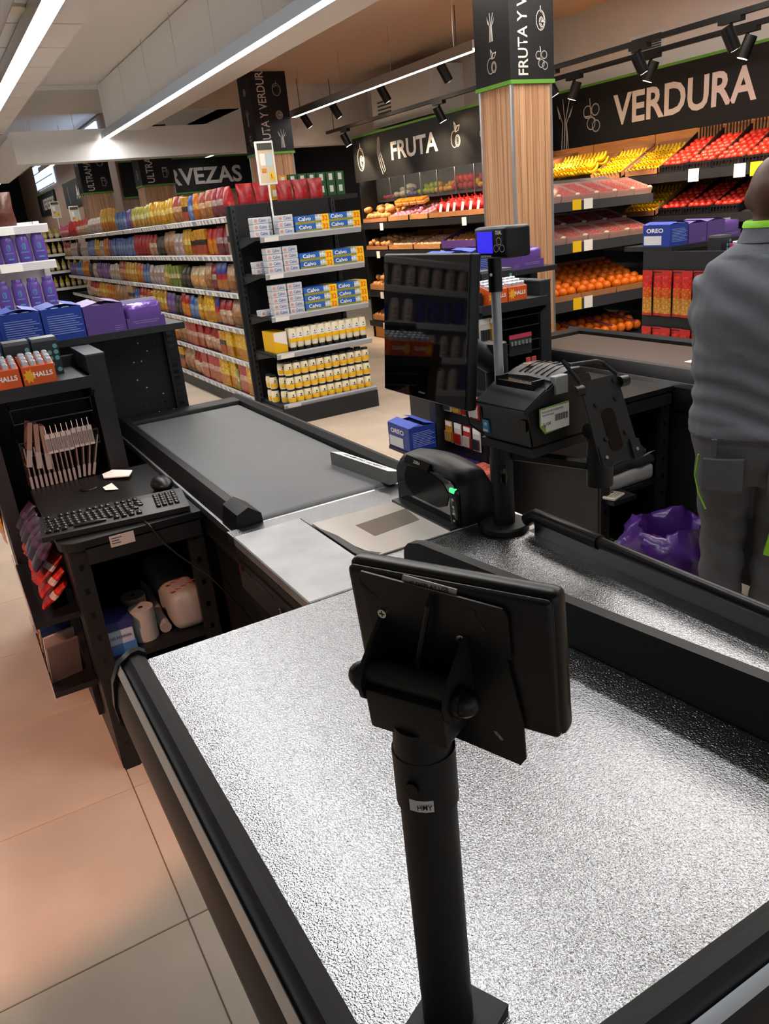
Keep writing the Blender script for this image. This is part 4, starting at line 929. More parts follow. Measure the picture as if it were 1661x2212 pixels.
def put(key, fn, loc, label, group=None, rz=0, rot=None, cat=None):
    o, _ = proto(key, fn); o.location = loc; o.rotation_euler = rot or (0, 0, rz); o['label'] = label
    if group: o['group'] = group
    elif 'group' in o: del o['group']
    if cat: o['category'] = cat
    return o
WIRE = mat('black_wire', '#1a1b1d', .4)
TILL = ('beside the grey belt', 'at the middle till', 'at the far till')
def build_rack(dx, which):
    X = lambda a: a+dx; w_ = TILL[which]
    t = thing('impulse_rack', 'charcoal pegboard checkout rack with stepped shelves %s' % w_, 'rack', (X(.4), 3.35, 0))
    xl = .06
    mb = MB(); mb.box(X(xl), 3.63, .12, X(.90), 3.66, 1.235); pg = build(mb, 'pegboard', BLK, t, smooth=0)
    mb = MB(); mb.box(X(.875), 3.60, 0, X(.93), 3.69, 1.25); ur = build(mb, 'upright', BLK, t, smooth=0)
    for k in range(12):
        mb = MB(); zz = .88+.029*k; mb.box(X(.888), 3.598, zz, X(.912), 3.6012, zz+.016); build(mb, 'slot', BLKG, ur, smooth=0)
    mb = MB(); random.seed(which+3)
    for i in range(13):
        for j in range(9):
            x_, z_ = X(.46+.034*i), .86+.04*j; mb.cyl((x_, 3.631, z_), (x_, 3.6285, z_), .0032, n=6)
    build(mb, 'peg_holes', BLKG, pg, smooth=0, kind='stuff')
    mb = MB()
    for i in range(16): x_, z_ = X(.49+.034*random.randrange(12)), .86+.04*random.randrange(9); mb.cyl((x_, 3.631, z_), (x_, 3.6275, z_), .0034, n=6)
    build(mb, 'painted_light_dots', mat('light_through_hole', '#d8d2c6', .6), pg, smooth=0, kind='stuff')  # pale discs painted as light showing through some holes
    mb = MB(); mb.box(X(xl), 3.44, 1.235, X(.935), 3.82, 1.262); build(mb, 'top_shelf', DGR, t, smooth=0)
    mb = MB(); mb.box(X(.438), 3.0, .80, X(.503), 3.30, 1.24); pp = build(mb, 'centre_panel', DGR, t, smooth=0)
    mb = MB(); mb.box(X(.436), 2.998, 1.24, X(.505), 3.302, 1.247); build(mb, 'panel_cap', MGR, pp, smooth=0)
    mb = MB(); mb.box(X(xl), 3.30, .0, X(.503), 3.63, .80); mb.box(X(xl), 3.27, .0, X(.503), 3.31, 1.22); build(mb, 'back_box', BLK, t, smooth=0)
    mb = MB(); mb.box(X(xl), 2.95, 1.15, X(.437), 3.27, 1.178); hs = build(mb, 'sweet_shelf', MGR, t, smooth=0)
    mb = MB(); mb.prism([(2.945, 1.178), (2.945, 1.13), (3.0, 1.10), (3.27, 1.08), (3.27, 1.178)], 'x', X(.425), X(.437)); mb.box(X(xl), 2.94, 1.14, X(.437), 2.952, 1.182); build(mb, 'shelf_lip', DGR, hs, smooth=0)
    mb = MB(); mb.box(X(xl-.02), 2.99, 0, X(xl+.03), 3.63, 1.235); le = build(mb, 'end_upright', DGR, t, smooth=0)
    for z_ in (1.05, .93):
        y0 = 2.99
        mb = MB(); mb.tube([(X(.15), 3.27, z_+.05), (X(.15), y0, z_+.05), (X(.42), y0, z_+.05), (X(.42), 3.27, z_+.05)], .003, 6); mb.tube([(X(.15), y0, z_+.05), (X(.15), y0, z_), (X(.42), y0, z_), (X(.42), y0, z_+.05)], .003, 6)
        build(mb, 'wire_front', WIRE, t)
    # cartons on the top shelf
    xs = ((.058, 'b'), (.215, 'b'), (.375, 'b'), (.535, 'p'), (.70, 'f')) if which < 2 else ((.058, 'b'), (.22, 'p'), (.385, 'p'), (.55, 'f'))
    first = True
    for ci, (x_, k) in enumerate(xs):
        if k == 'b': put('blue', lambda: carton(.155, .21, .125, 'blue'), (X(x_+.078), 3.56, 1.262), 'opened blue carton on the rack top %s, %s from the aisle' % (w_, nth(ci)), 'blue biscuit cartons')
        if k == 'p': put('purple', lambda: carton(.16, .21, .115, 'purple'), (X(x_+.08), 3.56, 1.262), 'opened purple carton on the rack top %s, %s from the aisle' % (w_, nth(ci)), 'purple cartons')
        if k == 'f': put('foil', lambda: foilpack(.16, .17, .10), (X(x_+.082), 3.55, 1.262), 'shiny purple foil multipack at the end of the top shelf %s' % w_, 'purple multipacks')
    # sweet shelf
    cols = ((.155, HALL), (.27, HALL)) if which < 2 else ((.155, mat('pink_carton', '#b0245e', .4)), (.27, BLUEBOX))
    for i, (x_, m) in enumerate(cols):
        put('halls'+m.name, lambda m=m: hallsbox(.108, .11, .088, m, 'HALLS'), (X(x_), 3.012, 1.178), '%s sweet box on the rack shelf %s, %s from the aisle' % ({'orange_carton': 'orange', 'pink_carton': 'pink', 'blue_carton': 'blue'}[m.name], w_, nth(i)), 'sweet boxes')
    for i in range(3 if which < 2 else 1):
        put('gum', lambda: gumbox(.088, .09, .125), (X(.137+.095*i), 3.165, 1.178), 'blue-dotted gum carton behind the sweet boxes %s, %s from the aisle' % (w_, nth(i)), 'gum cartons')
    return t
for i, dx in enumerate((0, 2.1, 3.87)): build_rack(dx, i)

# magazines and leaflet pockets in the wire racks of the near kiosk
MAG = mat('magazine_grey_spine', '#8a8482', .5); MAGD = mat('magazine_dark_cover', '#3d3230', .4)
def magazine():
    t = thing('magazine', 'x', 'magazine')
    mb = MB(); v = mb.box(-.0035, -.02, 0, .0035, .05, .15); build(mb, 'cover', MAGD, t, local=True, smooth=0)
    mb = MB(); v = mb.box(-.0045, -.022, .0, .0045, -.018, .045); build(mb, 'grey_label', MAG, t, local=True, smooth=0)
    mb = MB(); v = mb.box(-.0012, -.0215, .045, .0012, -.019, .15); build(mb, 'page_edge', MAG, t, local=True, smooth=0)
    return t
for i in range(14):
    put('mag', magazine, (.155+.0165*i, 3.005, .812+.004*(i > 9)), '%s thin grey-labelled magazine from the aisle end in the wire rack by the keyboard' % nth(i), 'magazines in the wire rack', rot=(0, .03+(.07*(i-9) if i > 9 else 0), .08))
def pocket():
    t = thing('hanging_pack', 'x', 'pack')
    mb = MB(); mb.box(-.008, -.018, -.07, .008, 0, 0); build(mb, 'pack', mat('pale_pack', '#a6a3a0', .5), t, local=True, smooth=0)
    mb = MB(); mb.box(-.006, -.0195, -.06, .006, -.0175, -.015); build(mb, 'label', mat('pack_ink', '#6d6a6a', .5), t, local=True, smooth=0)
    mb = MB(); mb.box(-.001, -.012, 0, .001, -.008, .03); build(mb, 'hang_tab', PAPER, t, local=True, smooth=0)
    return t
for i in range(9): put('pocket', pocket, (.245+.0185*i, 3.0, .995+.004*(i > 4)), '%s small pale pack from the brown leaflets in the upper wire rack' % nth(i), 'packs hanging in the upper wire rack')
for i in range(3):
    def leaflet():
        t = thing('leaflet', 'x', 'leaflet'); mb = MB(); v = mb.box(-.008, 0, -.13, .008, .05, .03); build(mb, 'sheet', mat('brown_leaflet', '#7d655c', .5), t, local=True, smooth=0)
        mb = MB(); mb.box(-.009, -.001, -.13, .009, .004, -.07); build(mb, 'label', MAG, t, local=True, smooth=0); return t
    put('leaf', leaflet, (.195+.02*i, 2.985, 1.02-.01*i), '%s brown leaflet from the aisle end hanging in the wire rack' % nth(i), 'hanging leaflets', rot=(0, .25-.1*i, .1))
for r, (z_, n_) in enumerate(((1.10, 5), (.86, 5))):
    for i in range(n_):
        put('sweet', lambda: hang_bag(.075, .24, LOLLY), (.022-.004*(i % 2), 3.06+.105*i, z_), '%s orange-red sweet bag from the front of the %s hook bar at the near rack' % (nth(i), ('upper', 'lower')[r]), 'sweet bags on the near rack', rz=PI/2+.12)
    mb = MB(); mb.tube([(.042, 3.0, z_+.02), (.022, 3.0, z_+.02), (.022, 3.58, z_+.02), (.042, 3.58, z_+.02)], .004, 6); build(mb, 'peg_hook', WIRE, origin=(.03, 3.3, z_+.02), label='black hook bar carrying the %s sweet bags of the near rack' % ('upper', 'lower')[r], cat='hook')
for r, z_ in enumerate((1.10, .76)):
    for i in range(8):
        put('sweet', lambda: hang_bag(.075, .24, LOLLY), (3.87+.022-.012*(i % 2), 3.05+.075*i, z_), '%s orange-red sweet bag from the front of the %s far till hook bar' % (nth(i), ('upper', 'lower')[r]), 'sweet bags at the far till', rz=PI/2)
    mb = MB(); mb.tube([(3.912, 3.02, z_+.02), (3.892, 3.02, z_+.02), (3.892, 3.62, z_+.02), (3.912, 3.62, z_+.02)], .004, 6); build(mb, 'peg_hook', WIRE, origin=(3.90, 3.3, z_+.02), label='black hook bar carrying the %s row of sweet bags at the far till' % ('upper', 'lower')[r], cat='hook')
# side candy shelf of the near kiosk
def side_shelf():
    t = thing('candy_shelf', 'low black candy shelf fixed to the aisle side of the keyboard kiosk', 'shelf', (.09, 2.7, .3))
    for z_ in (.28, .53):
        mb = MB(); v = mb.box(.03, 2.42, z_, .163, 2.98, z_+.02); sh = build(mb, 'shelf', BLK, t, smooth=0)
        mb = MB(); mb.box(.026, 2.42, z_-.01, .03, 2.98, z_+.06); build(mb, 'clear_lip', mat('clear_plastic_lip', '#d9cfcb', .15, alpha=.35), sh, smooth=0)
    mb = MB(); mb.box(.145, 2.5, .12, .163, 2.95, .6); build(mb, 'bracket', BLK, t, smooth=0)
side_shelf()
REDB = pack_mat('red_candy_bag', '#c5332a', '#e8ddd4', '#b2261f', .25, 50); DPUR = pack_mat('dark_purple_bag', '#3c2440', '#5a3a5c', '#2a1a2e', .25, 40)
def pillow(w, d, h, m, name='candy_bag'):
    mb = MB(); R = []
    for i in range(6):
        s = i/5; q = math.sin(PI*min(max(s, .08), .92))**.6
        R.append([Vector((w/2*(.97+.03*q)*math.copysign(abs(math.cos(a))**.6, math.cos(a)), max(.002, d/2*q)*math.copysign(abs(math.sin(a))**.8, math.sin(a)), h*s)) for a in [2*PI*k/14 for k in range(14)]])
    mb.rings(R); return build(mb, name, m, local=True, label='x', cat='bag')
for r in range(3):
    for i in range(5):
        put('redbag', lambda: pillow(.085, .03, .10, REDB), (.074, 2.50+.088*i, .572+.044*r), 'red and white candy bag on the kiosk side shelf, %s layer, %s from the front' % (nth(r), nth(i)), 'red candy bags', rot=(.9, 0, PI/2+.2*((i+r) % 3-1)))
for i in range(6): put('purbag', lambda: pillow(.085, .03, .10, DPUR), (.074, 2.48+.084*i, .706), 'dark purple candy bag on the red candy pile, %s from the front' % nth(i), 'dark purple candy bags', rot=(.7, 0, PI/2+.15*(i % 2)))
for i, (c, y_) in enumerate((('#6b5a56', 2.5), ('#c9b9b2', 2.58), ('#2a3d6e', 2.66), ('#c9a21c', 2.74), ('#8d2a33', 2.82))):
    mb = MB(); v = mb.box(-.05, -.004, 0, .05, .004, .15); o = build(mb, 'magazine', mat('mag_cover_%d' % i, c, .3), origin=(.082, y_, .302), local=True, smooth=0, label='%s magazine leaning in the low kiosk side shelf' % ('grey-brown', 'pale', 'blue', 'yellow', 'red')[i], cat='magazine'); o.rotation_euler = (.3, 0, .22)

# goods stored inside the near kiosk
mb = MB(); mb.box(.205, 2.36, .39, .30, 2.47, .50, bev=.006); bg = thing('wipes_pack', 'blue and white printed pack stored in the keyboard kiosk', 'pack', (.25, 2.41, .39)); o = build(mb, 'pack', mat('wipes_white', '#aebcd0', .3), bg)
mb = MB(); mb.box(.204, 2.358, .39, .301, 2.472, .425); build(mb, 'blue_band', mat('wipes_blue', '#3a6fae', .3), bg, smooth=0); mb = MB(); mb.box(.204, 2.358, .475, .301, 2.472, .503); build(mb, 'top_band', mat('wipes_navy', '#2b2f63', .3), bg, smooth=0)
text('NTAS AZAFRAN', (.2525, 2.357, .45), (1, 0, 0), (0, 0, 1), .01, INK, o, fit=.075, tall=.009)
for i, (x_, y_) in enumerate(((.344, 2.42), (.344, 2.53))):
    t = thing('paper_roll', 'white thermal paper roll in the keyboard kiosk, the %s' % ('nearer the opening', 'one farther inside')[i], 'paper roll', (x_, y_, .39), group='paper rolls in the kiosk')
    mb = MB(); mb.cyl((x_, y_, .39), (x_, y_, .50), .04, n=28); build(mb, 'roll', mat('till_roll_white', '#a3a19d', .7), t); mb = MB(); mb.cyl((x_, y_, .5), (x_, y_, .501), .008, n=12); build(mb, 'core_hole', INK, t)
t = thing('paper_roll', 'long wrapped pack of white bags with red printing in the keyboard kiosk', 'pack', (.46, 2.56, .39))
WRAP = mat('white_wrap', '#8f8d8b', .45, bump=.2, bscale=25)
mb = MB(); v = mb.box(.43, 2.36, .391, .547, 2.80, .53, bev=.035, seg=3); wr_ = build(mb, 'wrapped_pack', WRAP, t)
mb = MB()
for i in range(6):
    y_ = 2.39+.062*i
    for j in range(5):
        p = Vector((.441+.021*j, y_+.012*j, .5305)); mb.box(p.x, p.y, p.z, p.x+.018, p.y+.006, p.z+.0006)
build(mb, 'red_print', REDINK, wr_, smooth=0)
mb = MB(); mb.tube([(.407, 2.40, .410), (.407, 2.5, .418), (.406, 2.62, .46), (.402, 2.66, .48)], [.019, .020, .018, .008], 10); build(mb, 'bag_roll', WRAP, origin=(.38, 2.5, .39), label='rolled white plastic bags lying beside the paper rolls', cat='bag roll')
mb = MB(); mb.box(.22, 2.38, .082, .36, 2.55, .12); mb.box(.24, 2.4, .12, .35, 2.53, .15); build(mb, 'leaflet_stack', pack_mat('leaflet_print', '#7f8a3a', '#c9c3b0', '#a3324a', .4, 40), origin=(.29, 2.46, .082), smooth=0, label='stack of colourful leaflets on the kiosk bottom shelf', cat='leaflets')
# ================================================================== GROCERY GONDOLA
STRIP = mat('price_strip_grey', '#a4a7ad', .3); STRIPW = mat('price_strip_white', '#d5d6d9', .35); TAG = mat('price_tag', '#f3f1ec', .6); TAGY = mat('price_tag_yellow', '#f0c419', .6)
GX, GY0, GY1 = 2.32, 6.62, 15.6
LV = (.16, .475, .765, 1.07, 1.385, 1.695)
t = thing('grocery_gondola', 'long charcoal gondola shelving full of snack and cereal packs', 'shelving', (2.79, 11, 0))
mb = MB(); mb.box(2.765, GY0, 0, 2.815, GY1, 1.76); build(mb, 'back_panel', BLK, t, smooth=0)
mb = MB(); mb.box(GX+.02, GY0, 0, 3.25, GY1, .12); build(mb, 'plinth', DGR, t, smooth=0)
nb = 9; bl = (GY1-GY0)/nb
for i in range(nb+1):
    mb = MB(); y_ = GY0+bl*i; mb.box(2.735, y_-.02 if i else y_, .12, 2.845, y_+.02, 1.76); build(mb, 'upright', DGR, t, smooth=0)
for k, z in enumerate(LV):
    for i in range(nb):
        y0 = GY0+bl*i+.004; y1 = GY0+bl*(i+1)-.004
        mb = MB(); mb.box(GX+.012, y0, z-.025, 2.765, y1, z); mb.box(2.815, y0, z-.025, 3.255, y1, z); sh = build(mb, 'shelf', DGR, t, smooth=0)
        mb = MB(); v = mb.prism([(GX+.012, z+.008), (GX-.004, z-.002), (GX+.006, z-.042), (GX+.012, z-.042)], 'y', y0, y1); st = build(mb, 'price_strip', STRIP, sh, smooth=0)
        mb = MB(); random.seed(k*31+i); y_ = y0+.02
        while y_ < y1-.1:
            wv = random.choice((.055, .075, .06))
            p = [(GX-.0052, z-.004), (GX+.0045, z-.040)]; mb.quad([(p[0][0], y_, p[0][1]), (p[0][0], y_+wv, p[0][1]), (p[1][0], y_+wv, p[1][1]), (p[1][0], y_, p[1][1])]); y_ += wv+random.uniform(.015, .12 if k < 5 else .05)
        build(mb, 'price_tags', TAG, st, smooth=0, kind='stuff')
mb = MB(); mb.box(2.30, 6.595, 0, 3.27, 6.62, 1.775); eg = build(mb, 'end_panel', DGR, t, smooth=0)

def f_bag(w, d, h, m, nm):
    mb = MB(); R = []
    for i in range(8):
        s = i/7; q = max(.06, math.sin(PI*min(1, .12+s*.92))**.55) if s < .93 else .05
        wv = w/2*(1 if s > .9 else .94+.05*math.sin(s*9))
        R.append([Vector((wv*math.copysign(abs(math.cos(a))**.55, math.cos(a)), d/2*q*math.copysign(abs(math.sin(a))**.7, math.sin(a)), h*s)) for a in [2*PI*k/12 for k in range(12)]])
    mb.rings(R); return build(mb, nm, m, local=True, label='x', cat='bag')
def f_box(w, d, h, m, nm):
    mb = MB(); mb.box(-w/2, -d/2, 0, w/2, d/2, h, bev=.003, seg=1); return build(mb, nm, m, local=True, label='x', cat='box')
KIND = {  # code: (form, w, d, h, colour word, top, mid, low)
 'R': ('bag', .17, .09, .25, 'bright red', '#b5121f', '#c51d28', '#a81420'), 'r': ('bag', .17, .09, .24, 'red and cream', '#b32a26', '#e3cdb6', '#c59a74'),
 'B': ('bag', .18, .10, .25, 'clear brown', '#a5482f', '#d8b08a', '#b5793f'), 'O': ('bag', .15, .08, .24, 'orange', '#d9771c', '#e9b04a', '#c9701c'),
 'Y': ('bag', .15, .08, .25, 'yellow', '#e0b020', '#f0d67a', '#d59a25'), 'G': ('bag', .14, .08, .24, 'yellow-green', '#b9b53a', '#e3dc9a', '#d0a040'),
 'U': ('bag', .15, .08, .23, 'blue', '#3a64b5', '#8fb0dd', '#6c86c0'), 'P': ('bag', .15, .08, .23, 'purple', '#6a4aa0', '#9a7fc0', '#7a4f90'),
 'W': ('bag', .16, .09, .22, 'white', '#d8d2cc', '#b89a94', '#c7b8b0'), 'N': ('bag', .19, .11, .25, 'brown bread', '#c9a98c', '#b98a5e', '#9a6a3e'),
 'K': ('bag', .15, .08, .21, 'dark', '#3c3432', '#6a5a50', '#2c2626'), 'k': ('box', .16, .09, .27, 'beige window', '#cbb090', '#3f3a4a', '#b59a7a'),
 'y': ('box', .16, .08, .24, 'yellow-brown', '#dba22a', '#3a3326', '#b5532e'), 'o': ('bag', .13, .07, .24, 'orange with red top', '#c8201f', '#e08a1c', '#e08a1c'),
 'D': ('bag', .16, .09, .26, 'dark red clear', '#a01c30', '#b9a49c', '#7d3a3c'), 'b': ('bag', .14, .07, .27, 'red with blue top', '#3c4a9a', '#b52330', '#c9803a'),
 'S': ('bag', .24, .13, .22, 'clear pasta shell', '#d8c9a0', '#d9a868', '#d8a062'), 'g': ('box', .06, .12, .22, 'slim green', '#8da04a', '#d8d2a8', '#7a8a3a'),
 'C': ('box', .22, .09, .30, 'yellow cereal', '#e8b80c', '#f3d24a', '#c98418'), 'c': ('box', .2, .08, .30, 'red cereal', '#b32530', '#d9b0a0', '#b9603a'),
 'p': ('bag', .15, .07, .20, 'pink', '#d0507a', '#e8b0b8', '#c04a5a'), 'T': ('bag', .15, .08, .31, 'tall golden', '#e0a81c', '#f0c95a', '#d07a14')}
ROWS = [  # base upwards, near to far
 'CcgCCcccrNyyc', 'CCCyrrrccNOOUyNNYY', 'NNrrbCYYUoKPYYOrUkNNOOYYrrWWUU', 'NNbbDNSSKgggGWWUOYYBWWPPPWKOOUUPPrW', 'kDDooyyyYWNKrRRUUUUPOWYUUWWKWWrrUU', 'RDDBBOUyBYYYGGGPUUTTTWWWrrrRRppprrrp']
WORD = ('bottom', 'second lowest', 'third', 'fourth', 'fifth', 'top')
random.seed(11)
for k, row in enumerate(ROWS):
    y = GY0+.04; i = 0; seen_n = {}; lim = (10.5, 11, 14, 15.5, 15.5, 15.5)[k]; cnt = 0
    while y < lim and cnt < 60:
        c = row[i % len(row)]; form, w, d, h, word, a, b, cc = KIND[c]
        rep = 1 if i < 8 else 2
        for _ in range(rep):
            m = pack_mat('pack_'+{True: 'low_', False: 'cap_'}[c.islower()]+c, a, b, cc, .3, 26)
            nm = 'snack_bag' if form == 'bag' else 'food_box'
            o = put('g'+c, (lambda: f_bag(w, d, h, m, nm)) if form == 'bag' else (lambda: f_box(w, d, h, m, nm)), (GX+.025+d/2+random.uniform(0, .015), y+w/2, LV[k]+.0005), '%s %s %s from the end panel on the %s shelf' % (nth(seen_n.setdefault(c, 0)), word, 'pack' if form == 'bag' else 'box', WORD[k]), '%s packs on the %s gondola shelf' % (word, WORD[k]), rz=-PI/2+random.uniform(-.08, .08), cat='bag' if form == 'bag' else 'box')
            gap = (LV[k+1]-LV[k]-.05) if k < 5 else .32; zsc = min(random.uniform(.92, 1.0), gap/h); o.scale = (1, 1, zsc); y += w+.006; cnt += 1; seen_n[c] += 1
        i += 1
# red bags standing across the gondola top, and green and blue tins beyond
for i in range(5):
    c = KIND['R']; put('gR', None, ((2.535, 2.683, 2.897, 3.045, 3.193)[i], 6.74, LV[5]+.0005), 'bright red bag behind the gondola end panel, %s from the grocery aisle' % nth(i), 'red bags behind the end panel', rz=0).scale = (.84, .84, 1)
def tinbox(c1, c2):
    t = thing('tea_box', 'x', 'box'); mb = MB(); mb.box(-.042, -.04, 0, .042, .04, .1); b_ = build(mb, 'box', mat('tin_'+c1[1:], c1, .35), t, local=True, smooth=0)
    mb = MB(); mb.box(-.018, -.0415, .03, .018, -.0395, .085); build(mb, 'white_panel', mat('tin_panel_'+c2[1:], c2, .5), t, local=True, smooth=0); return t
p0 = PY(610, 428, 7.1)
t = thing('top_shelf_board', 'charcoal top board of the gondola carrying stacked tea boxes', 'shelf', (3.2, 7.1, 1.80))
mb = MB(); mb.box(2.86, 6.95, 1.762, 3.72, 7.25, 1.80); build(mb, 'board', DGR, t, smooth=0); mb = MB(); mb.box(2.87, 6.97, 1.697, 2.91, 7.2, 1.763); mb.box(3.2, 6.97, 1.697, 3.25, 7.2, 1.763); build(mb, 'bracket', DGR, t, smooth=0)
for r in range(2):
    for i in range(8):
        col = ('#c8a02a', '#5a6fb0', '#6a7a6a')[i] if i < 3 and r == 0 else ('#d89a2a' if i < 2 else '#2c5a34')
        put('tin'+col, lambda col=col: tinbox(col, '#dde0da'), (2.92+.095*i, 7.05, 1.80+.101*r), '%s tea box, %s row on the gondola top, %s from the bags' % ({'#2c5a34': 'dark green', '#c8a02a': 'mustard', '#5a6fb0': 'blue', '#6a7a6a': 'grey-green', '#d89a2a': 'amber'}[col], ('lower', 'upper')[r], nth(i)), 'tea boxes on the gondola top')

# ------------------------------------------------------------------ end display facing the checkout
EY = 6.11
zs = [PY(x, y, EY).z for x, y in ((614, 876), (596.5, 767), (585, 686), (571, 594), (558.5, 513))]
t = thing('end_display', 'charcoal end-of-aisle shelf unit with tuna packs and mayonnaise', 'shelving', (2.8, 6.35, 0))
mb = MB(); mb.box(2.36, 6.575, 0, 3.25, 6.594, 1.775); build(mb, 'back_panel', BLK, t, smooth=0)
for xa in (2.325, 3.235):
    mb = MB(); mb.box(xa, 6.545, 0, xa+.035, 6.594, 1.775); up = build(mb, 'upright', DGR, t, smooth=0)
    mb = MB()
    for j in range(34): mb.box(xa+.012, 6.5435, .1+.049*j, xa+.022, 6.5455, .125+.049*j)
    build(mb, 'slots', BLKG, up, smooth=0, kind='stuff')
mb = MB(); mb.box(2.34, 6.075, 0, 3.26, 6.57, zs[0]-.03); build(mb, 'plinth', DGR, t, smooth=0)
mb = MB(); mb.box(2.34, 6.585, 1.70, 3.26, 6.594, 1.78); build(mb, 'header', MGR, t, smooth=0)
for k, z in enumerate(zs):
    dep = EY+.0
    mb = MB(); mb.box(2.36, dep, z-.025, 3.235, 6.57, z); sh = build(mb, 'shelf', DGR, t, smooth=0)
    mb = MB(); mb.prism([(dep, z+.006), (dep-.022, z-.004), (dep-.010, z-.042), (dep, z-.042)], 'x', 2.37, 3.265); st = build(mb, 'price_strip', STRIP, sh, smooth=0)
    mb = MB(); mb.quad([(2.40, dep-.0235, z-.005), (2.52, dep-.0235, z-.005), (2.52, dep-.0125, z-.039), (2.40, dep-.0125, z-.039)]); build(mb, 'price_tag', TAG, st, smooth=0)
    if k: mb = MB(); mb.prism([(6.57, z-.02), (6.57, z-.09), (6.2, z-.03), (6.15, z-.02)], 'x', 2.345, 2.362); build(mb, 'bracket', DGR, sh, smooth=0)
def tuna():
    t = thing('tuna_multipack', 'x', 'multipack'); W, D, H = .30, .10, .062
    mb = MB(); mb.box(-W/2, -D/2, 0, W/2, D/2, H); b_ = build(mb, 'sleeve', mat('tuna_blue', '#2a64b8', .35), t, local=True, smooth=0)
    q = -D/2-.001
    mb = MB(); mb.box(-W/2, q, 0, W/2-.06, -D/2, H*.30); build(mb, 'olive_band', mat('tuna_olive', '#8d8b2c', .4), b_, local=True, smooth=0)
    mb = MB(); mb.box(W*.0+.03, q, H*.3, W/2-.06, -D/2, H); build(mb, 'picture', mat('tuna_picture', '#c9cdd2', .4, var=.5, vscale=60), b_, local=True, smooth=0)
    mb = MB(); mb.box(W/2-.068, q-.0005, 0, W/2, -D/2, H); mb.box(W/2-.068, -D/2, H, W/2, D/2, H+.001); build(mb, 'yellow_offer', mat('offer_yellow', '#f5c60d', .4), b_, local=True, smooth=0)
    text('32', (W/2-.035, q-.001, H*.5), (1, 0, 0), (0, 0, 1), .05, mat('offer_orange', '#e0641a', .5), b_, local=True, fit=.05, tall=.042, bold=.03)
    text('Calvo', (-W*.22, q-.001, H*.62), (1, 0, 0), (0, 0, 1), .04, PAPER, b_, local=True, fit=.11, tall=.03, bold=.02); return t
def tin3():
    t = thing('tin_pack', 'x', 'tin pack'); W, D, H = .13, .10, .048
    mb = MB(); mb.box(-W/2, -D/2, .001, W/2, D/2, H, bev=.004, seg=1); b_ = build(mb, 'wrap', mat('tin_pack_white', '#c3c6cb', .35), t, local=True)
    mb = MB(); mb.ball((-W*.32, -D/2, H*.5), .014, 1, .1, 1, 10, 6); build(mb, 'pink_picture', mat('pink_print', '#c98f84', .5), b_, local=True)
    text('Calvo', (W*.12, -D/2-.001, H*.52), (1, 0, 0), (0, 0, 1), .03, BLUEINK, b_, local=True, fit=.06, tall=.024); return t
W2 = ('on the lowest tuna shelf', 'on the middle tuna shelf', 'on the top tuna shelf')
for si, (k, nh, stacks) in enumerate(((2, 3, ((2.475, 5, 0), (2.615, 5, 0), (2.40, 1, .115))), (3, 2, ((2.475, 4, 0), (2.615, 4, 0), (2.41, 2, .115))), (4, 2, ((2.40, 3, 0), (2.475, 3, .115), (2.61, 3, 0))))):
    for r in range(nh):
        for c in range(2):
            put('tuna', tuna, (2.845+.275*c if False else 2.84+.29*c-.0, EY+.06, zs[k]+.0625*r), 'blue tuna multipack in the %s column, %s from below, %s' % (('tin-side', 'fruit-side')[c], nth(r), W2[si]), 'tuna multipacks')
            put('tuna', tuna, (2.84+.29*c, EY+.17, zs[k]+.0625*r), 'rear blue tuna multipack in the %s column, %s from below, %s' % (('tin-side', 'fruit-side')[c], nth(r), W2[si]), 'rear tuna multipacks')
    for sj, (x_, n, off) in enumerate(stacks):
        for r in range(n): put('tin3', tin3, (x_, EY+.06+off, zs[k]+.0485*r), 'white tin pack %s, %s up in the %s stack' % (W2[si], nth(r), nth(sorted(q[0] for q in stacks).index(x_))), 'white tin packs %s' % W2[si])
MAYO = mat('mayonnaise_cream', '#eadfbf', .35); MYEL = mat('mayo_yellow_label', '#f0b90f', .4); MCAP = mat('mayo_dark_cap', '#1f2226', .35); MWL = mat('mayo_white_label', '#e9e6dc', .5)
def squeeze():
    t = thing('sauce_bottle', 'x', 'bottle'); mb = MB(); R = []
    for (w, d, z) in ((.026, .019, .03), (.030, .022, .045), (.034, .025, .09), (.035, .026, .14), (.033, .024, .175), (.027, .018, .186)):
        R.append([Vector((w*math.cos(a), d*math.sin(a), z)) for a in [2*PI*i/14 for i in range(14)]])
    mb.rings(R); b_ = build(mb, 'bottle', MAYO, t, local=True)
    mb = MB(); mb.lathe([(.029, 0), (.03, .028), (.02, .032)], (0, 0, 0), 14); build(mb, 'cap', MCAP, t, local=True)
    for nm, m, z0, z1, k in (('yellow_label', MYEL, .075, .105, 1.02), ('white_label', MWL, .106, .155, 1.015)):
        mb = MB(); A = [[Vector((.035*k*math.cos(a), .026*k*math.sin(a), z)) for a in [PI+.35+(PI-.7)*i/8 for i in range(9)]] for z in (z0, z1)]
        for i in range(8): mb.quad([A[0][i], A[0][i+1], A[1][i+1], A[1][i]])
        build(mb, nm, m, b_, local=True)
    mb = MB(); mb.box(-.012, -.028, .12, .012, -.0268, .124); mb.box(-.004, -.028, .135, .004, -.0268, .146); build(mb, 'print', INK, b_, local=True, smooth=0)
    return t
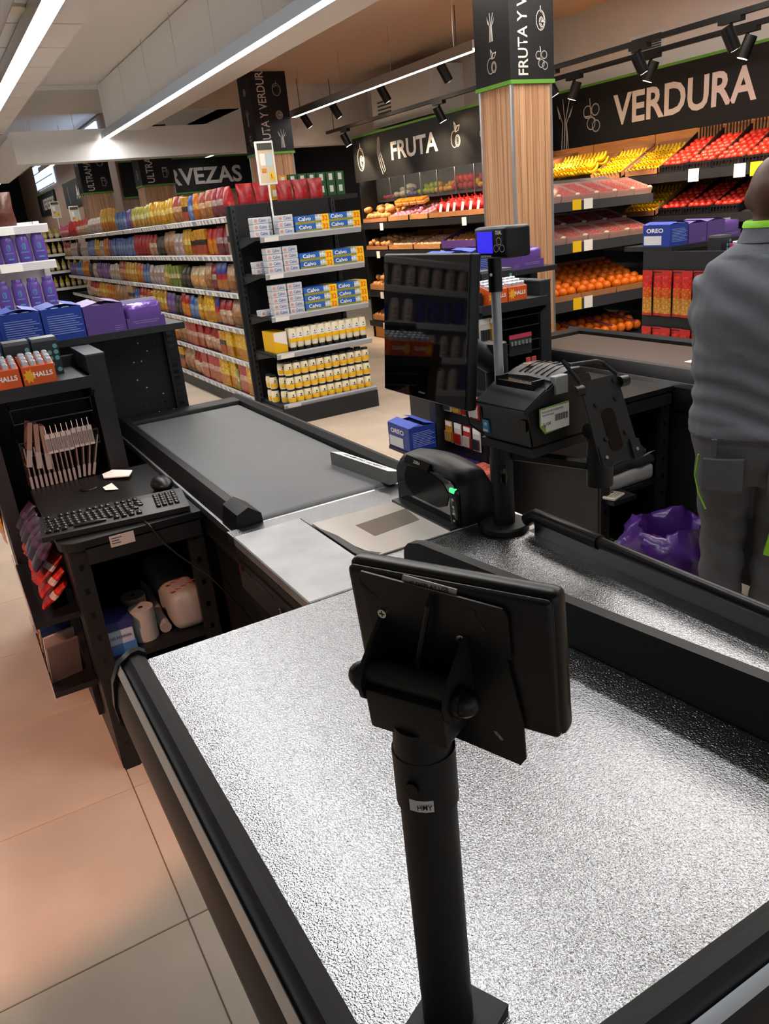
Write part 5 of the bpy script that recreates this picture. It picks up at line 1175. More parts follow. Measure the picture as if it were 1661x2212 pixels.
def jar():
    t = thing('sauce_jar', 'x', 'jar'); mb = MB(); mb.lathe([(.031, 0), (.035, .008), (.036, .07), (.033, .092), (.027, .1), (.027, .103)], (0, 0, 0), 14); b_ = build(mb, 'glass', MAYO, t, local=True)
    mb = MB(); mb.lathe([(.029, .1), (.03, .113), (.028, .117), (.001, .1172)], (0, 0, 0), 14); build(mb, 'lid', MCAP, t, local=True)
    mb = MB(); A = [[Vector((.0366*math.cos(a), .0366*math.sin(a), z)) for a in [PI+.3+(PI-.6)*i/8 for i in range(9)]] for z in (.012, .045)]
    for i in range(8): mb.quad([A[0][i], A[0][i+1], A[1][i+1], A[1][i]])
    build(mb, 'yellow_label', MYEL, b_, local=True)
    mb = MB(); mb.box(-.014, -.0375, .05, .014, -.036, .054); mb.box(-.005, -.0375, .06, .005, -.0355, .074); build(mb, 'print', INK, b_, local=True, smooth=0)
    return t
for i in range(11): put('squeeze', squeeze, (2.545+.0665*i, EY+.04, zs[1]), 'cream mayonnaise squeeze bottle, %s from the yellow carton, in the front rank' % nth(i), 'mayonnaise squeeze bottles')
for i in range(11): put('squeeze', squeeze, (2.545+.0665*i, EY+.10, zs[1]), 'mayonnaise squeeze bottle, %s from the yellow carton, in the second rank' % nth(i), 'second rank of squeeze bottles')
t = thing('mayo_carton', 'yellow and white mayonnaise carton beside the squeeze bottles', 'carton', (2.44, EY+.17, zs[1])); mb = MB(); mb.box(2.385, EY+.05, zs[1]+.001, 2.50, EY+.30, zs[1]+.17); b_ = build(mb, 'box', MYEL, t, smooth=0)
mb = MB(); mb.prism([(2.386, zs[1]+.169), (2.386, zs[1]+.10), (2.499, zs[1]+.06), (2.499, zs[1]+.169)], 'y', EY+.048, EY+.05); build(mb, 'white_panel', MWL, b_, smooth=0)
for r in range(3):
    for i in range(11):
        put('jar', jar, (2.47+.0735*i, EY+.04, zs[0]+.1175*r), 'black-lidded mayonnaise jar in the %s row on the display base, %s from the aisle end' % (('bottom', 'middle', 'top')[r], nth(i)), 'mayonnaise jars')
        if r < 2 or i > -1: put('jar', jar, (2.44+.0735*i, EY+.115, zs[0]+.1175*r), 'mayonnaise jar behind the %s row on the display base, %s from the aisle end' % (('bottom', 'middle', 'top')[r], nth(i)), 'mayonnaise jars of the second rank')
for r in range(2):
    for j in range(2): put('jar', jar, (2.385, EY+.20+.08*j, zs[0]+.1175*r), 'mayonnaise jar at the aisle end of the display base', 'mayonnaise jars at the aisle end')

# poster stand on the display top
def poster(x, y, zb, z0, w, h, label, colr):
    t = thing('poster_stand', label, 'poster', (x, y, zb)); mb = MB(); mb.cyl((x, y, zb), (x, y, z0), .008, n=8); build(mb, 'rod', WHT, t)
    mb = MB(); mb.box(x-w/2, y-.008, z0, x+w/2, y+.008, z0+h, bev=.004, seg=1); f_ = build(mb, 'frame', WHT, t)
    mb = MB(); mb.box(x-w/2+.015, y-.01, z0+.015, x+w/2-.015, y-.0075, z0+h-.015); p_ = build(mb, 'sheet', mat('poster_cream', '#d8c3a2', .6), f_, smooth=0)
    mb = MB(); mb.box(x-w/2+.015, y-.0115, z0+h*.8, x+w/2-.015, y-.0095, z0+h-.015); build(mb, 'header', mat('poster_dark', '#4a4a40', .6), f_, smooth=0)
    for (a, b, c, d, m) in ((-.32, .45, -.05, .72, PAPER), (.02, .42, .32, .72, mat('poster_blue', '#b8cfd6', .6)), (-.3, .28, -.05, .38, mat('poster_or', colr, .6)), (.1, .1, .38, .28, TAGY)):
        mb = MB(); mb.box(x+w*a, y-.0125, z0+h*b, x+w*c, y-.0095, z0+h*d); build(mb, 'picture', m, f_, smooth=0)
    text('1.', (x+w*.24, y-.014, z0+h*.19), (1, 0, 0), (0, 0, 1), .06, INK, f_, fit=w*.14, tall=h*.1); return t
q0, q1 = PY(548, 306, 6.4), PY(600, 398, 6.4)
poster((q0.x+q1.x)/2, 6.4, zs[4], q1.z, q1.x-q0.x, q0.z-q1.z, 'white framed offer poster on a rod above the tuna shelves', '#d88a3a')
for (xa, ya, xb, yb, Y, lab) in ((106, 436, 134, 470, 16.2, 'small framed poster on a rod before the drinks wall'), (147, 446, 177, 484, 15.4, 'small framed poster standing at the far end of the gondola')):
    q0, q1 = PY(xa, ya, Y), PY(xb, yb, Y); poster((q0.x+q1.x)/2, Y, 1.694 if Y < 16 else 1.44, q1.z, q1.x-q0.x, q0.z-q1.z, lab, '#c0502a')

# far bottle shelf beyond the gondola
t = thing('bottle_shelf', 'dark shelf unit of oil bottles beyond the gondola end', 'shelving', (2.15, 16.3, 0))
mb = MB(); mb.box(1.55, 16.45, 0, 2.75, 16.5, 1.75); build(mb, 'back_panel', BLK, t, smooth=0)
for z in (.2, .52, .84, 1.14, 1.44, 1.70):
    mb = MB(); mb.box(1.55, 16.1, z-.03, 2.75, 16.45, z); sh = build(mb, 'shelf', DGR, t, smooth=0); mb = MB(); mb.box(1.55, 16.085, z-.04, 2.75, 16.1, z+.005); build(mb, 'price_strip', STRIPW, sh, smooth=0)
def oil():
    t = thing('oil_bottle', 'x', 'bottle'); mb = MB(); mb.lathe([(.035, 0), (.04, .01), (.04, .15), (.015, .2), (.014, .23)], (0, 0, 0), 10); build(mb, 'glass', mat('oil_yellow', '#a8952a', .2), t, local=True)
    mb = MB(); mb.lathe([(.016, .228), (.016, .25), (.001, .2505)], (0, 0, 0), 8); build(mb, 'cap', mat('oil_cap', '#b03a2a', .4), t, local=True); mb = MB(); mb.lathe([(.0405, .04), (.0405, .11)], (0, 0, 0), 10); build(mb, 'label', mat('oil_label', '#c9b8a0', .5), t, local=True); return t
for z in (.84, 1.14, 1.44, 1.70):
    for i in range(11): put('oil', oil, (1.62+.105*i, 16.16, z+.001), 'yellow oil bottle on the dark shelf unit beyond the gondola', 'oil bottles beyond the gondola').scale = (.9, .9, .84)

# ------------------------------------------------------------------ white cosmetics shelf
t = thing('cosmetics_shelf', 'white shelf unit of shampoo bottles beside the blue cartons', 'shelving', (-.1, 6.3, 0)); WS = mat('white_shelf', '#dcdce2', .45)
XR = .84; ZW = [PY(60, y, 6.07).z for y in (487, 568)]
mb = MB(); mb.box(-3.4, 6.52, 0, XR, 6.56, 1.79); build(mb, 'back_panel', WS, t, smooth=0)
mb = MB(); mb.box(XR-.04, 6.46, 0, XR, 6.52, 1.79); mb.box(-3.4, 6.46, 0, -3.36, 6.52, 1.79); build(mb, 'uprights', WS, t, smooth=0)
mb = MB(); mb.box(-3.4, 6.07, 0, XR, 6.52, .16); build(mb, 'plinth', WS, t, smooth=0)
ZL = [ZW[0], ZW[1], ZW[1]-.30, ZW[1]-.60, ZW[1]-.90, .17]
for z in ZL[:-1]:
    mb = MB(); mb.box(-3.4, 6.09, z-.03, XR, 6.52, z); sh = build(mb, 'shelf', WS, t, smooth=0)
    mb = MB(); mb.prism([(6.09, z+.006), (6.068, z-.002), (6.078, z-.05), (6.09, z-.05)], 'x', -3.4, XR); build(mb, 'price_strip', WS, sh, smooth=0)
    mb = MB(); mb.box(.48, 6.064, z-.05, .62, 6.07, z-.004); build(mb, 'price_tag', TAG, sh, smooth=0)
def shampoo(m, cap, band, word):
    t = thing('shampoo_bottle', 'x', 'bottle'); mb = MB(); R = []
    for (w, d, z) in ((.040, .02, 0), (.043, .024, .01), (.045, .026, .06), (.045, .026, .16), (.040, .024, .185), (.036, .021, .195)):
        R.append([Vector((w*math.copysign(abs(math.cos(a))**.7, math.cos(a)), d*math.sin(a), z)) for a in [2*PI*i/16 for i in range(16)]])
    mb.rings(R); b_ = build(mb, 'bottle', m, t, local=True); t.scale = (1, 1, .87)
    mb = MB(); mb.lathe([(.034, .194), (.034, .222), (.03, .228), (.001, .2285)], (0, 0, 0), 16)
    for q in mb.bm.verts: q.co.y *= .62
    build(mb, 'cap', cap, t, local=True)
    sketch([arc(0, 0, .011, .022, 30, 330, 10), arc(.006, .004, .005, .016, 0, 360, 8)], (0, -.0275, .12), (1, 0, 0), (0, 0, 1), .005, band, b_, name='emblem', local=True)
    mb = MB(); mb.box(-.025, -.0275, .075, .025, -.0262, .082); mb.box(-.015, -.0275, .03, .02, -.0255, .042); build(mb, 'print', band, b_, local=True, smooth=0); return t
SW = mat('shampoo_cream', '#e0d2c6', .3); SP = mat('shampoo_purple', '#5b4296', .22); RB = mat('shampoo_red', '#a83a30', .4); CB = mat('shampoo_teal', '#4a86b5', .3)
for k, z in enumerate(ZL[1:4]):
    for i in range(4):
        put('shp', lambda: shampoo(SP, SP, CB, ''), (.76-.098*i, 6.12, z+.0015), 'purple shampoo bottle on the %s white shelf, %s from the grocery aisle' % (('upper', 'middle', 'lower')[k], nth(i)), 'purple shampoo bottles')
    for i in range(5):
        put('shw', lambda: shampoo(SW, SW, RB, ''), (.365-.098*i, 6.12, z+.0015), 'red-emblemed cream shampoo bottle on the %s white shelf, %s from the purple bottles' % (('upper', 'middle', 'lower')[k], nth(i)), 'cream shampoo bottles')
for k, z in enumerate(ZL[1:5]):
    for i in range(22):
        key = 'shp' if (i//4+k) % 3 == 1 else 'shw'
        put(key, None, (-.15-.14*i, 6.12, z+.0015), '%s shampoo bottle farther along the %s white shelf' % (('cream', 'purple')[key == 'shp'], ('upper', 'middle', 'lower', 'lowest')[k]), 'shampoo bottles farther along the white shelf')
BRB = mat('brown_bag', '#5a2f22', .3, bump=.3, bscale=25)
for i in range(6): put('brown', lambda: f_bag(.13, .09, .22, BRB, 'coffee_bag'), (.60-.14*i, 6.18, ZL[0]+.0015), 'shiny dark brown bag on the white shelf unit, %s from the grocery aisle' % nth(i), 'brown bags on the white shelf', rz=.3*(i % 2))
for i in range(4): put('cream_box', lambda: f_box(.10, .07, .2, pack_mat('cream_box', '#e8e0d6', '#d8683a', '#efe6dc', .5), 'cosmetics_box'), (.55-.12*i, 6.13, ZL[4]+.0015), 'cream and orange box on the low white shelf', 'cosmetics boxes', cat='box')
for i in range(4): put('cream_box', None, (.5-.12*i, 6.13, .1615), 'cream and orange box on the bottom of the white shelf', 'bottom cosmetics boxes', cat='box')
# ================================================================== FRUIT AND VEGETABLES
CARD = mat('brown_cardboard', '#a06c46', .8, var=.1, vscale=20); PLANK = mat('crate_plank', '#b98350', .7, var=.15, vscale=12)
def lump(r, sx, sy, sz, m, nm, cat, seed=0, u=9, v=6, am=.12):
    random.seed(seed); mb = MB(); mb.ball((0, 0, 0), r, sx, sy, sz, u, v)
    for q in mb.bm.verts: q.co *= 1+random.uniform(-am, am)
    return build(mb, nm, m, local=True, label='x', cat=cat, smooth=80)
VEG = {'potato': ('#c08a52', .05, 1.25, .95, .85, .12), 'onion': ('#b5773e', .045, 1, 1, .95, .05), 'shallot': ('#c87f97', .03, 1.1, 1, .95, .1), 'garlic': ('#d3a888', .032, 1, 1, .9, .12), 'tomato': ('#c8281a', .036, 1, 1, .85, .03),
       'orange': ('#e8710f', .047, 1, 1, .97, .02), 'pepper': ('#c21f1a', .05, .9, .9, 1.1, .12), 'lemon': ('#e0a81c', .04, 1.2, .9, .9, .05), 'radish': ('#c8405a', .03, 1, 1, 1, .1), 'lime': ('#9aa82c', .04, 1, 1, 1.1, .1), 'cauliflower': ('#d8d2b0', .05, 1, 1, .8, .15), 'plum': ('#7a6a9a', .035, 1, 1, .9, .06)}
def veg(kind, loc, label, group, sc=1):
    c, r, sx, sy, sz, am = VEG[kind]
    o = put('veg'+kind, lambda: lump(r, sx, sy, sz, mat('skin_'+kind, c, .4, var=.18, vscale=30), kind, kind, 5, 10 if kind in ('orange', 'tomato') else 9, 7 if kind in ('orange', 'tomato') else 6, am), loc, label, group, rot=(random.uniform(-.4, .4), random.uniform(-.4, .4), random.uniform(0, 6)), cat=kind)
    s = sc*(1 if kind == 'orange' else .93)*random.uniform(.94, 1.01); o.scale = (s, s, s); return o
def relax(P, R, x0, x1, y0, y1, floor_z, top_z, it=70):
    """push touching produce apart inside its tray; the pile may rise but rests on the sloping base"""
    n = len(P)
    for _ in range(it):
        for i in range(n):
            for j in range(i+1, n):
                d = P[j]-P[i]; m = (R[i]+R[j])*.97
                if abs(d.x) < m and abs(d.y) < m and abs(d.z) < m:
                    l = d.length
                    if l < m:
                        d = (d if l > 1e-5 else Vector((.01, .01, .02))).normalized()*(m-l)*.5; P[i] -= d; P[j] += d
        for i, q in enumerate(P):
            q.x = min(max(q.x, x0+R[i]), x1-R[i]); q.y = min(max(q.y, y0+R[i]), y1-R[i]); q.z -= .0012
            q.z = max(min(q.z, top_z-R[i]), floor_z(q.x)+R[i]*1.03)
def rows(kind, y0, y1, x0, x1, z0, z1, ny, nx, label, group, jit=.012, sc=1, layer=0, top=9.):
    """fill a sloping tray: rows along y, columns from the front x0 to the back, then let the pile settle"""
    c, r, sx, sy, sz, am = VEG[kind]; re_ = r*(.99 if kind == 'potato' else .93)*(sx+sy+sz)/3; P = []
    zb = FZ[min(range(4), key=lambda k: abs(FZ[k]-z0))]; fl = lambda x: zb+.008+.10*(x-5.235)/.445
    for i in range(ny):
        for j in range(nx):
            f = (j+.5)/nx; x = x0+(x1-x0)*f+random.uniform(-jit, jit)
            P.append(Vector((x, y0+(y1-y0)*(i+.5)/ny+random.uniform(-jit, jit), fl(x)+re_+random.uniform(0, .03))))
    relax(P, [re_]*len(P), 5.244, 5.668, y0-.008, y1+.008, fl, top)
    for q in P: veg(kind, q, label, group, sc)
random.seed(21)
# ---- fruit shelving along the wall (front x = 5.2)
FX = 5.2; FZ = (.236, .636, 1.148, 1.485)
t = thing('fruit_shelving', 'charcoal sloping produce shelves under the fruit sign', 'shelving', (5.48, 8.25, 0))
mb = MB(); mb.box(5.70, 6.75, 0, 5.745, 9.75, 2.03); build(mb, 'back_panel', DGR, t, smooth=0)
mb = MB(); mb.box(5.27, 6.75, 0, 5.70, 9.7, .15); build(mb, 'plinth', OWOOD, t, smooth=0)
for ya in (6.75, 9.72):
    mb = MB(); mb.box(5.26, ya, .0, 5.70, ya+.03, 2.03); build(mb, 'end_panel', BLK, t, smooth=0)
for k, z in enumerate(FZ):
    mb = MB(); mb.prism([(FX, z), (FX, z-.07), (FX+.015, z-.08), (5.70, z-.02), (5.70, z+.10), (FX+.015, z-.012)], 'y', 6.78, 9.72); sh = build(mb, 'shelf', MGR if False else DGR, t, smooth=0)
    for y_ in ((9.15, 7.35) if k == 3 else (9.3, 7.8)):
        mb = MB(); mb.box(FX-.006, y_-.04, z-.095, FX-.002, y_+.04, z-.01); build(mb, 'price_tag', TAG, sh, smooth=0)
mb = MB(); mb.box(5.50, 6.78, 1.72, 5.70, 9.72, 1.75); build(mb, 'upper_ledge', DGR, t, smooth=0)
CLEAR = mat('clear_acrylic', '#e8eef0', .05, alpha=.05)
for i in range(8):
    mb = MB(); y_ = 6.8+.365*i; mb.box(5.49, y_, 1.72, 5.495, y_+.355, 2.02); gp = build(mb, 'acrylic_pane', CLEAR, t, smooth=0)
    mb = MB(); mb.box(5.485, y_-.008, 1.72, 5.50, y_+.004, 2.025); build(mb, 'pane_post', ALU, t, smooth=0)
mb = MB(); mb.box(5.30, 6.8, 2.012, 5.335, 9.7, 2.029); build(mb, 'added_fill_strip', mat('fill_strip_glow', (1, .86, .68), .5, emit=6), t, smooth=0)  # glowing strip added to brighten the produce under the header
mb = MB(); mb.box(5.20, 6.76, 1.985, 5.212, 9.72, 2.0295); build(mb, 'added_strip_lip', SIGNB, t, smooth=0)  # lip added to hide the glowing strip from view
def crate(label, x0, x1, y0, y1, z0, z1, m=CARD, h=.06, nm='produce_crate', grp=None):
    t = thing(nm, label, 'crate', (x0, (y0+y1)/2, z0), group=grp)
    mb = MB(); mb.prism([(x0, z0), (x1, z1), (x1, z1+.006), (x0, z0+.006)], 'y', y0, y1); build(mb, 'base', m, t, smooth=0)
    mb = MB(); mb.box(x0, y0, z0, x0+.008, y1, z0+h); build(mb, 'front_board', m, t, smooth=0)
    mb = MB(); mb.box(x1-.008, y0, z1, x1, y1, z1+h*1.6); build(mb, 'back_board', m, t, smooth=0)
    for ya in (y0, y1-.008):
        mb = MB(); mb.prism([(x0, z0), (x1, z1), (x1, z1+h*1.5), (x0, z0+h)], 'y', ya, ya+.008); build(mb, 'side_board', m, t, smooth=0)
    return t
# level 4 (top): bagged potatoes, shallots, red net bags
z = FZ[3]; G = 'vegetables on the top fruit shelf'
crate('cardboard tray of bagged potatoes on the top fruit shelf', 5.235, 5.68, 9.06, 9.70, z+.0, z+.10, CARD, .05)
rows('potato', 9.08, 9.68, 5.26, 5.62, z+.02, z+.16, 7, 5, 'brown potato in the tray at the far end of the top fruit shelf', G, layer=.04, top=1.715)
crate('wooden-sided crate of pink shallots on the top fruit shelf', 5.235, 5.68, 8.55, 9.04, z, z+.10, PLANK, .06)
rows('shallot', 8.57, 9.02, 5.26, 5.66, z+.03, z+.15, 9, 8, 'pink shallot in the crate nearer the potatoes', 'pink shallots', layer=.02)
crate('wooden-sided crate of pink shallots beside the red net bags', 5.235, 5.68, 8.12, 8.53, z, z+.10, PLANK, .06)
rows('shallot', 8.14, 8.51, 5.26, 5.66, z+.03, z+.15, 8, 8, 'pink shallot in the crate beside the red net bags', 'pink shallots beside the net bags', layer=.02)
crate('cardboard tray under the red net bags', 5.235, 5.68, 6.80, 8.10, z, z+.10, CARD, .06)
def netbag():
    t = thing('net_bag', 'x', 'net bag'); mb = MB(); R = []
    for i in range(7):
        s = i/6; r = .07*math.sin(PI*(.12+.8*s))**.7
        R.append([Vector((r*math.cos(a)*(1+.12*math.sin(3*a+i)), r*math.sin(a)*(1+.12*math.cos(2*a+i)), .13*s)) for a in [2*PI*k/10 for k in range(10)]])
    mb.rings(R); build(mb, 'net', mat('red_net', '#b8201a', .45, var=.35, vscale=45), t, local=True, smooth=80)
    mb = MB(); mb.cyl((0, 0, .12), (.0, -.02, .17), .012, .006, n=6); build(mb, 'neck', mat('red_net', '#b8201a', .45), t, local=True)
    mb = MB(); v = mb.box(-.016, -.075, .0, .016, -.072, .11); mb.xf(v, Matrix.Rotation(.25, 4, 'Y')); build(mb, 'white_tag', PAPER, t, local=True, smooth=0); return t
for j in range(2):
    for i in range(8): put('net', netbag, (5.325+.15*j, 6.90+.148*i, z+.037+.028*j), 'red net bag with white tag in the %s rank, %s from the timber pillar end' % (('front', 'back')[j], nth(i)), 'red net bags', rz=-PI/2+random.uniform(-.5, .5))
# upper ledge: mixed vegetables behind acrylic
yy = 9.6; LP, LR, LK = [], [], []
for kind, n in (('radish', 8), ('cauliflower', 5), ('plum', 7), ('lime', 8), ('lemon', 8), ('pepper', 9), ('lemon', 4), ('radish', 6), ('pepper', 7)):
    for i in range(n):
        for j in range(2):
            if yy < 6.9: break
            LP.append(Vector((5.565+.06*j, yy, 1.80+.04*j))); LK.append(kind); q_ = VEG[kind]; LR.append(q_[1]*(.99 if kind == 'pepper' else .95)*(q_[2]+q_[3]+q_[4])/3)
        yy -= .045
relax(LP, LR, 5.50, 5.70, 6.80, 9.71, lambda x: 1.75, 1.98)
for kind, q in zip(LK, LP): veg(kind, q, '%s %s behind the acrylic panes above the fruit shelf' % ({'radish': 'pink', 'cauliflower': 'pale', 'plum': 'violet', 'lime': 'green', 'lemon': 'yellow', 'pepper': 'red'}[kind], kind), kind+'s behind the acrylic panes', 1.0)
for i in range(4): 
    mb = MB(); y_ = 9.0-.17*i; mb.box(-.05, -.075, 0, .05, .075, .07, bev=.01); o = build(mb, 'fruit_punnet', pack_mat('punnet', '#e08a1c', '#e8dccc', '#e0a020', .3, 40), origin=(5.43, y_, z+.178), local=True, label='orange labelled punnet behind the shallots', cat='punnet', group='orange punnets behind the shallots'); o.rotation_euler = (0, -.35, 0)
# level 3
z = FZ[2]
crate('cardboard tray of potato bags on the second fruit shelf', 5.235, 5.68, 9.1, 9.68, z, z+.10, CARD, .05); rows('potato', 9.12, 9.66, 5.26, 5.6, z+.02, z+.14, 6, 4, 'potato in the tray on the second fruit shelf', 'potatoes on the second fruit shelf', layer=.04)
crate('wooden-sided crate of onions on the second fruit shelf', 5.235, 5.68, 8.5, 9.08, z, z+.10, PLANK, .06); rows('garlic', 8.52, 9.06, 5.26, 5.6, z+.02, z+.13, 9, 5, 'pale garlic bulb in the crate next to the potatoes', 'garlic on the second fruit shelf', layer=.03)
crate('wooden-sided crate of garlic with green stalks behind', 5.235, 5.68, 7.9, 8.48, z, z+.10, PLANK, .06); rows('garlic', 7.92, 8.46, 5.26, 5.6, z+.02, z+.13, 9, 5, 'pale garlic bulb in the crate above the blue cartons', 'garlic above the blue cartons', layer=.03)
crate('violet cardboard tray on the second fruit shelf', 5.235, 5.68, 7.2, 7.88, z, z+.10, PURP, .09); rows('onion', 7.25, 7.85, 5.28, 5.6, z+.03, z+.13, 7, 4, 'brown onion in the violet tray', 'onions in the violet tray', layer=.03)
# level 2 and 1: loose potatoes and onions in deep crates
for z, kind, lab in ((FZ[1], 'potato', 'third'), (FZ[0], 'onion', 'lowest')):
    crate('wooden crate of loose %ss on the %s fruit shelf' % (kind, lab), 5.235, 5.68, 8.9, 9.68, z, z+.10, PLANK, .07)
    rows(kind, 8.92, 9.66, 5.26, 5.62, z+.04, z+.26, 9, 5, 'loose %s in the crate on the %s fruit shelf' % (kind, lab), '%ss on the %s fruit shelf' % (kind, lab), layer=.03)

# ---- vegetable wall: backboards, upper shelf of bananas and tomatoes
t = thing('backboard_cladding', 'warm orange timber panels below the vegetable sign', 'panelling', (6.02, 5, 1.4))
ys = [3.2, 3.9, 4.69, 5.48, 6.25, 6.85]
for a_, b_ in zip(ys, ys[1:]):
    mb = MB(); mb.box(6.0, a_+.006, 1.3, 6.045, b_-.006, 2.025); build(mb, 'panel', OWOOD, t, smooth=0)
t = thing('vegetable_shelving', 'charcoal wall shelves with bananas and tomato crates', 'shelving', (5.75, 5, 0))
mb = MB(); mb.box(6.0, 3.2, 0, 6.045, 6.72, 1.29); build(mb, 'back_panel', DGR, t, smooth=0); mb = MB(); mb.box(5.55, 3.2, 0, 6.0, 6.72, .15); build(mb, 'plinth', DGR, t, smooth=0)
VZ = (1.69, 1.36)
for z in VZ+(.9, .5):
    mb = MB(); mb.prism([(5.5, z), (5.5, z-.07), (5.997, z-.03), (5.997, z+(.175 if z > 1.5 else .14)), (5.515, z-.012)], 'y', 3.2, 6.72); sh = build(mb, 'shelf', DGR, t, smooth=0)
    if z == 1.69:
        for (y_, m) in ((4.62, TAG), (4.20, TAG), (4.06, TAGY)):
            mb = MB(); mb.box(5.494, y_-.05, z-.085, 5.498, y_+.05, z+.01); build(mb, 'price_tag', m, sh, smooth=0)
CRB = mat('black_crate', '#111114', .4)
def tomato_crate(y, z, lab, lv):
    t = thing('tomato_crate', 'black plastic crate of tomatoes %s' % lab, 'crate', (5.52, y, z), group='black tomato crates')
    hi = z > 1.5; x0, x1, z1, w = 5.52, 5.96, z+(.185 if hi else .15), .125; gh = .155 if hi else .10
    mb = MB(); mb.prism([(x0, z), (x1, z1), (x1, z1+.01), (x0, z+.01)], 'y', y-w, y+w); build(mb, 'base', CRB, t, smooth=0)
    for s in (-1, 1):
        mb = MB(); mb.prism([(x0, z), (x1, z1), (x1, z1+.115), (x0+.1, z+.09), (x0, z+.055)], 'y', y+s*w-.004, y+s*w+.004); build(mb, 'side', CRB, t, smooth=0)
    mb = MB()
    for i in range(8): mb.box(x0-.003, y-w+.03*i+.008, z, x0+.004, y-w+.03*i+.018, z+.05)
    mb.box(x0-.004, y-w, z+.045, x0+.005, y+w, z+.06); mb.box(x0-.004, y-w, z, x0+.005, y+w, z+.012); build(mb, 'front_grille', CRB, t, smooth=0)
    mb = MB()
    for i in range(8): mb.box(x1-.003, y-w+.03*i+.008, z1, x1+.004, y-w+.03*i+.018, z1+gh)
    mb.box(x1-.004, y-w, z1+gh-.012, x1+.005, y+w, z1+gh); build(mb, 'back_grille', CRB, t, smooth=0)
    for i in range(4):
        for j in range(7):
            f = (j+.5)/7; veg('tomato', (x0+.02+(x1-x0-.03)*f, y-w+.035+.06*i+random.uniform(-.006, .006), z+.050+(z1-z)*f+random.uniform(0, .006)), 'red tomato in the crate %s' % lab, 'tomatoes '+lv, .90)
for i in range(4): tomato_crate(4.86-.262*i, VZ[0], 'on the upper shelf, %s' % ('next to the bananas', 'second from the bananas', 'third from the bananas', 'last before the aisle end')[i], 'on the upper shelf')
for i in range(3): tomato_crate(4.86-.262*i, VZ[1], 'on the lower shelf, %s' % ('next to the bananas', 'second from the bananas', 'third from the bananas')[i], 'on the lower shelf')
def banana():
    mb = MB(); n = 9; pts = []; rr = []
    for i in range(n):
        a = -1.0+2.0*i/(n-1); pts.append(Vector((.09*math.sin(a), 0, .09*(1-math.cos(a))))); rr.append(.017*math.sin(PI*(.08+.84*i/(n-1)))**.5)
    mb.tube(pts, rr, 7); mb.tube([pts[-1], pts[-1]+Vector((.012, 0, .014))], [.005, .004], 6, m=1); mb.tube([pts[0], pts[0]+Vector((-.004, 0, .006))], [.004, .002], 5, m=1)
    return build(mb, 'banana', [mat('banana_yellow', '#e6b812', .45, var=.08, vscale=25), mat('banana_tip', '#6a6a22', .6)], local=True, label='x', cat='banana')
def banana_box(y, z, lab, lv):
    crate('brown cardboard banana box %s' % lab, 5.53, 5.95, y-.185, y+.185, z, z+.185, CARD, .05, 'banana_box')
    for j in range(4):
        for i in range(8):
            f = j/4; put('banana', banana, (5.58+.31*f+.03, y-.155+.041*i+.0205*(j % 2), z+.047+.158*f+random.uniform(0, .003)), 'yellow banana in the cardboard box %s' % lab, 'bananas '+lv, rot=(random.uniform(-.06, .06), .38, PI+random.uniform(-.07, .07)))
banana_box(5.20, VZ[0], 'on the upper shelf beside the tomatoes', 'on the upper shelf'); banana_box(5.62, VZ[0], 'on the upper shelf, second from the tomatoes', 'on the upper shelf')
banana_box(5.22, VZ[1], 'on the lower shelf beside the tomatoes', 'on the lower shelf')
for i in range(26):
    for j in range(2): put('banana', banana, (5.62+.13*j, 5.85+.0225*i+.011*j, VZ[0]+.085+.055*j+.042*(i % 2)+random.uniform(0, .003)), 'yellow banana in the loose row behind the strawberry trays', 'loose bananas behind the strawberry trays', rot=(random.uniform(-.08, .08), .38+random.uniform(-.06, .06), PI+random.uniform(-.08, .08)))
t = thing('open_carton', 'brown open carton leaning behind the bananas', 'carton', (5.8, 6.7, VZ[0]))
mb = MB(); mb.prism([(5.65, VZ[0]+.05), (5.98, VZ[0]+.175), (5.98, VZ[0]+.29), (5.65, VZ[0]+.22)], 'y', 6.45, 6.70); build(mb, 'box', CARD, t, smooth=0); mb = MB(); mb.quad([(5.65, 6.45, VZ[0]+.22), (5.65, 6.70, VZ[0]+.22), (5.57, 6.70, VZ[0]+.26), (5.57, 6.45, VZ[0]+.26)]); build(mb, 'flap', CARD, t, smooth=0)

# ---- strawberry and orange island facing the checkouts (front y = 5.0)
IX0, IX1, IY = 4.27, 5.47, 5.0
LZ = ((1.549, 1.479, .34), (1.238, 1.161, .40), (.795, .707, .50))
t = thing('berry_stand', 'grey sloping produce stand with strawberry trays and oranges', 'shelving', (4.87, 5.3, 0))
mb = MB(); mb.box(IX0, 5.56, 0, IX1, 5.60, 1.62); mb.box(IX0, 5.05, 0, IX1, 5.56, .32); build(mb, 'body', DGR, t, smooth=0)
for (zt, zb, dp) in LZ+((.40, .33, .5),):
    mb = MB(); mb.prism([(IY, zt), (IY, zb), (IY+.02, zb), (IY+.56, zb+.06), (IY+.56, zt+.17), (IY+.012, zt-.015)], 'x', IX0, IX1); sh = build(mb, 'shelf', MGR, t, smooth=0)
    for (x_, m) in ((4.62, TAGY), (4.74, TAG)):
        mb = MB(); mb.box(x_-.045, IY-.006, zb+.005, x_+.045, IY-.002, zt+.012); build(mb, 'price_tag', m, sh, smooth=0)
BERRY = mat('strawberry_red', '#a81f22', .4, var=.35, vscale=45); FILM = mat('clear_film', '#f3d8d2', .08, alpha=.07); TRAYC = mat('tray_clear_edge', '#d8b8ae', .3, alpha=.55)
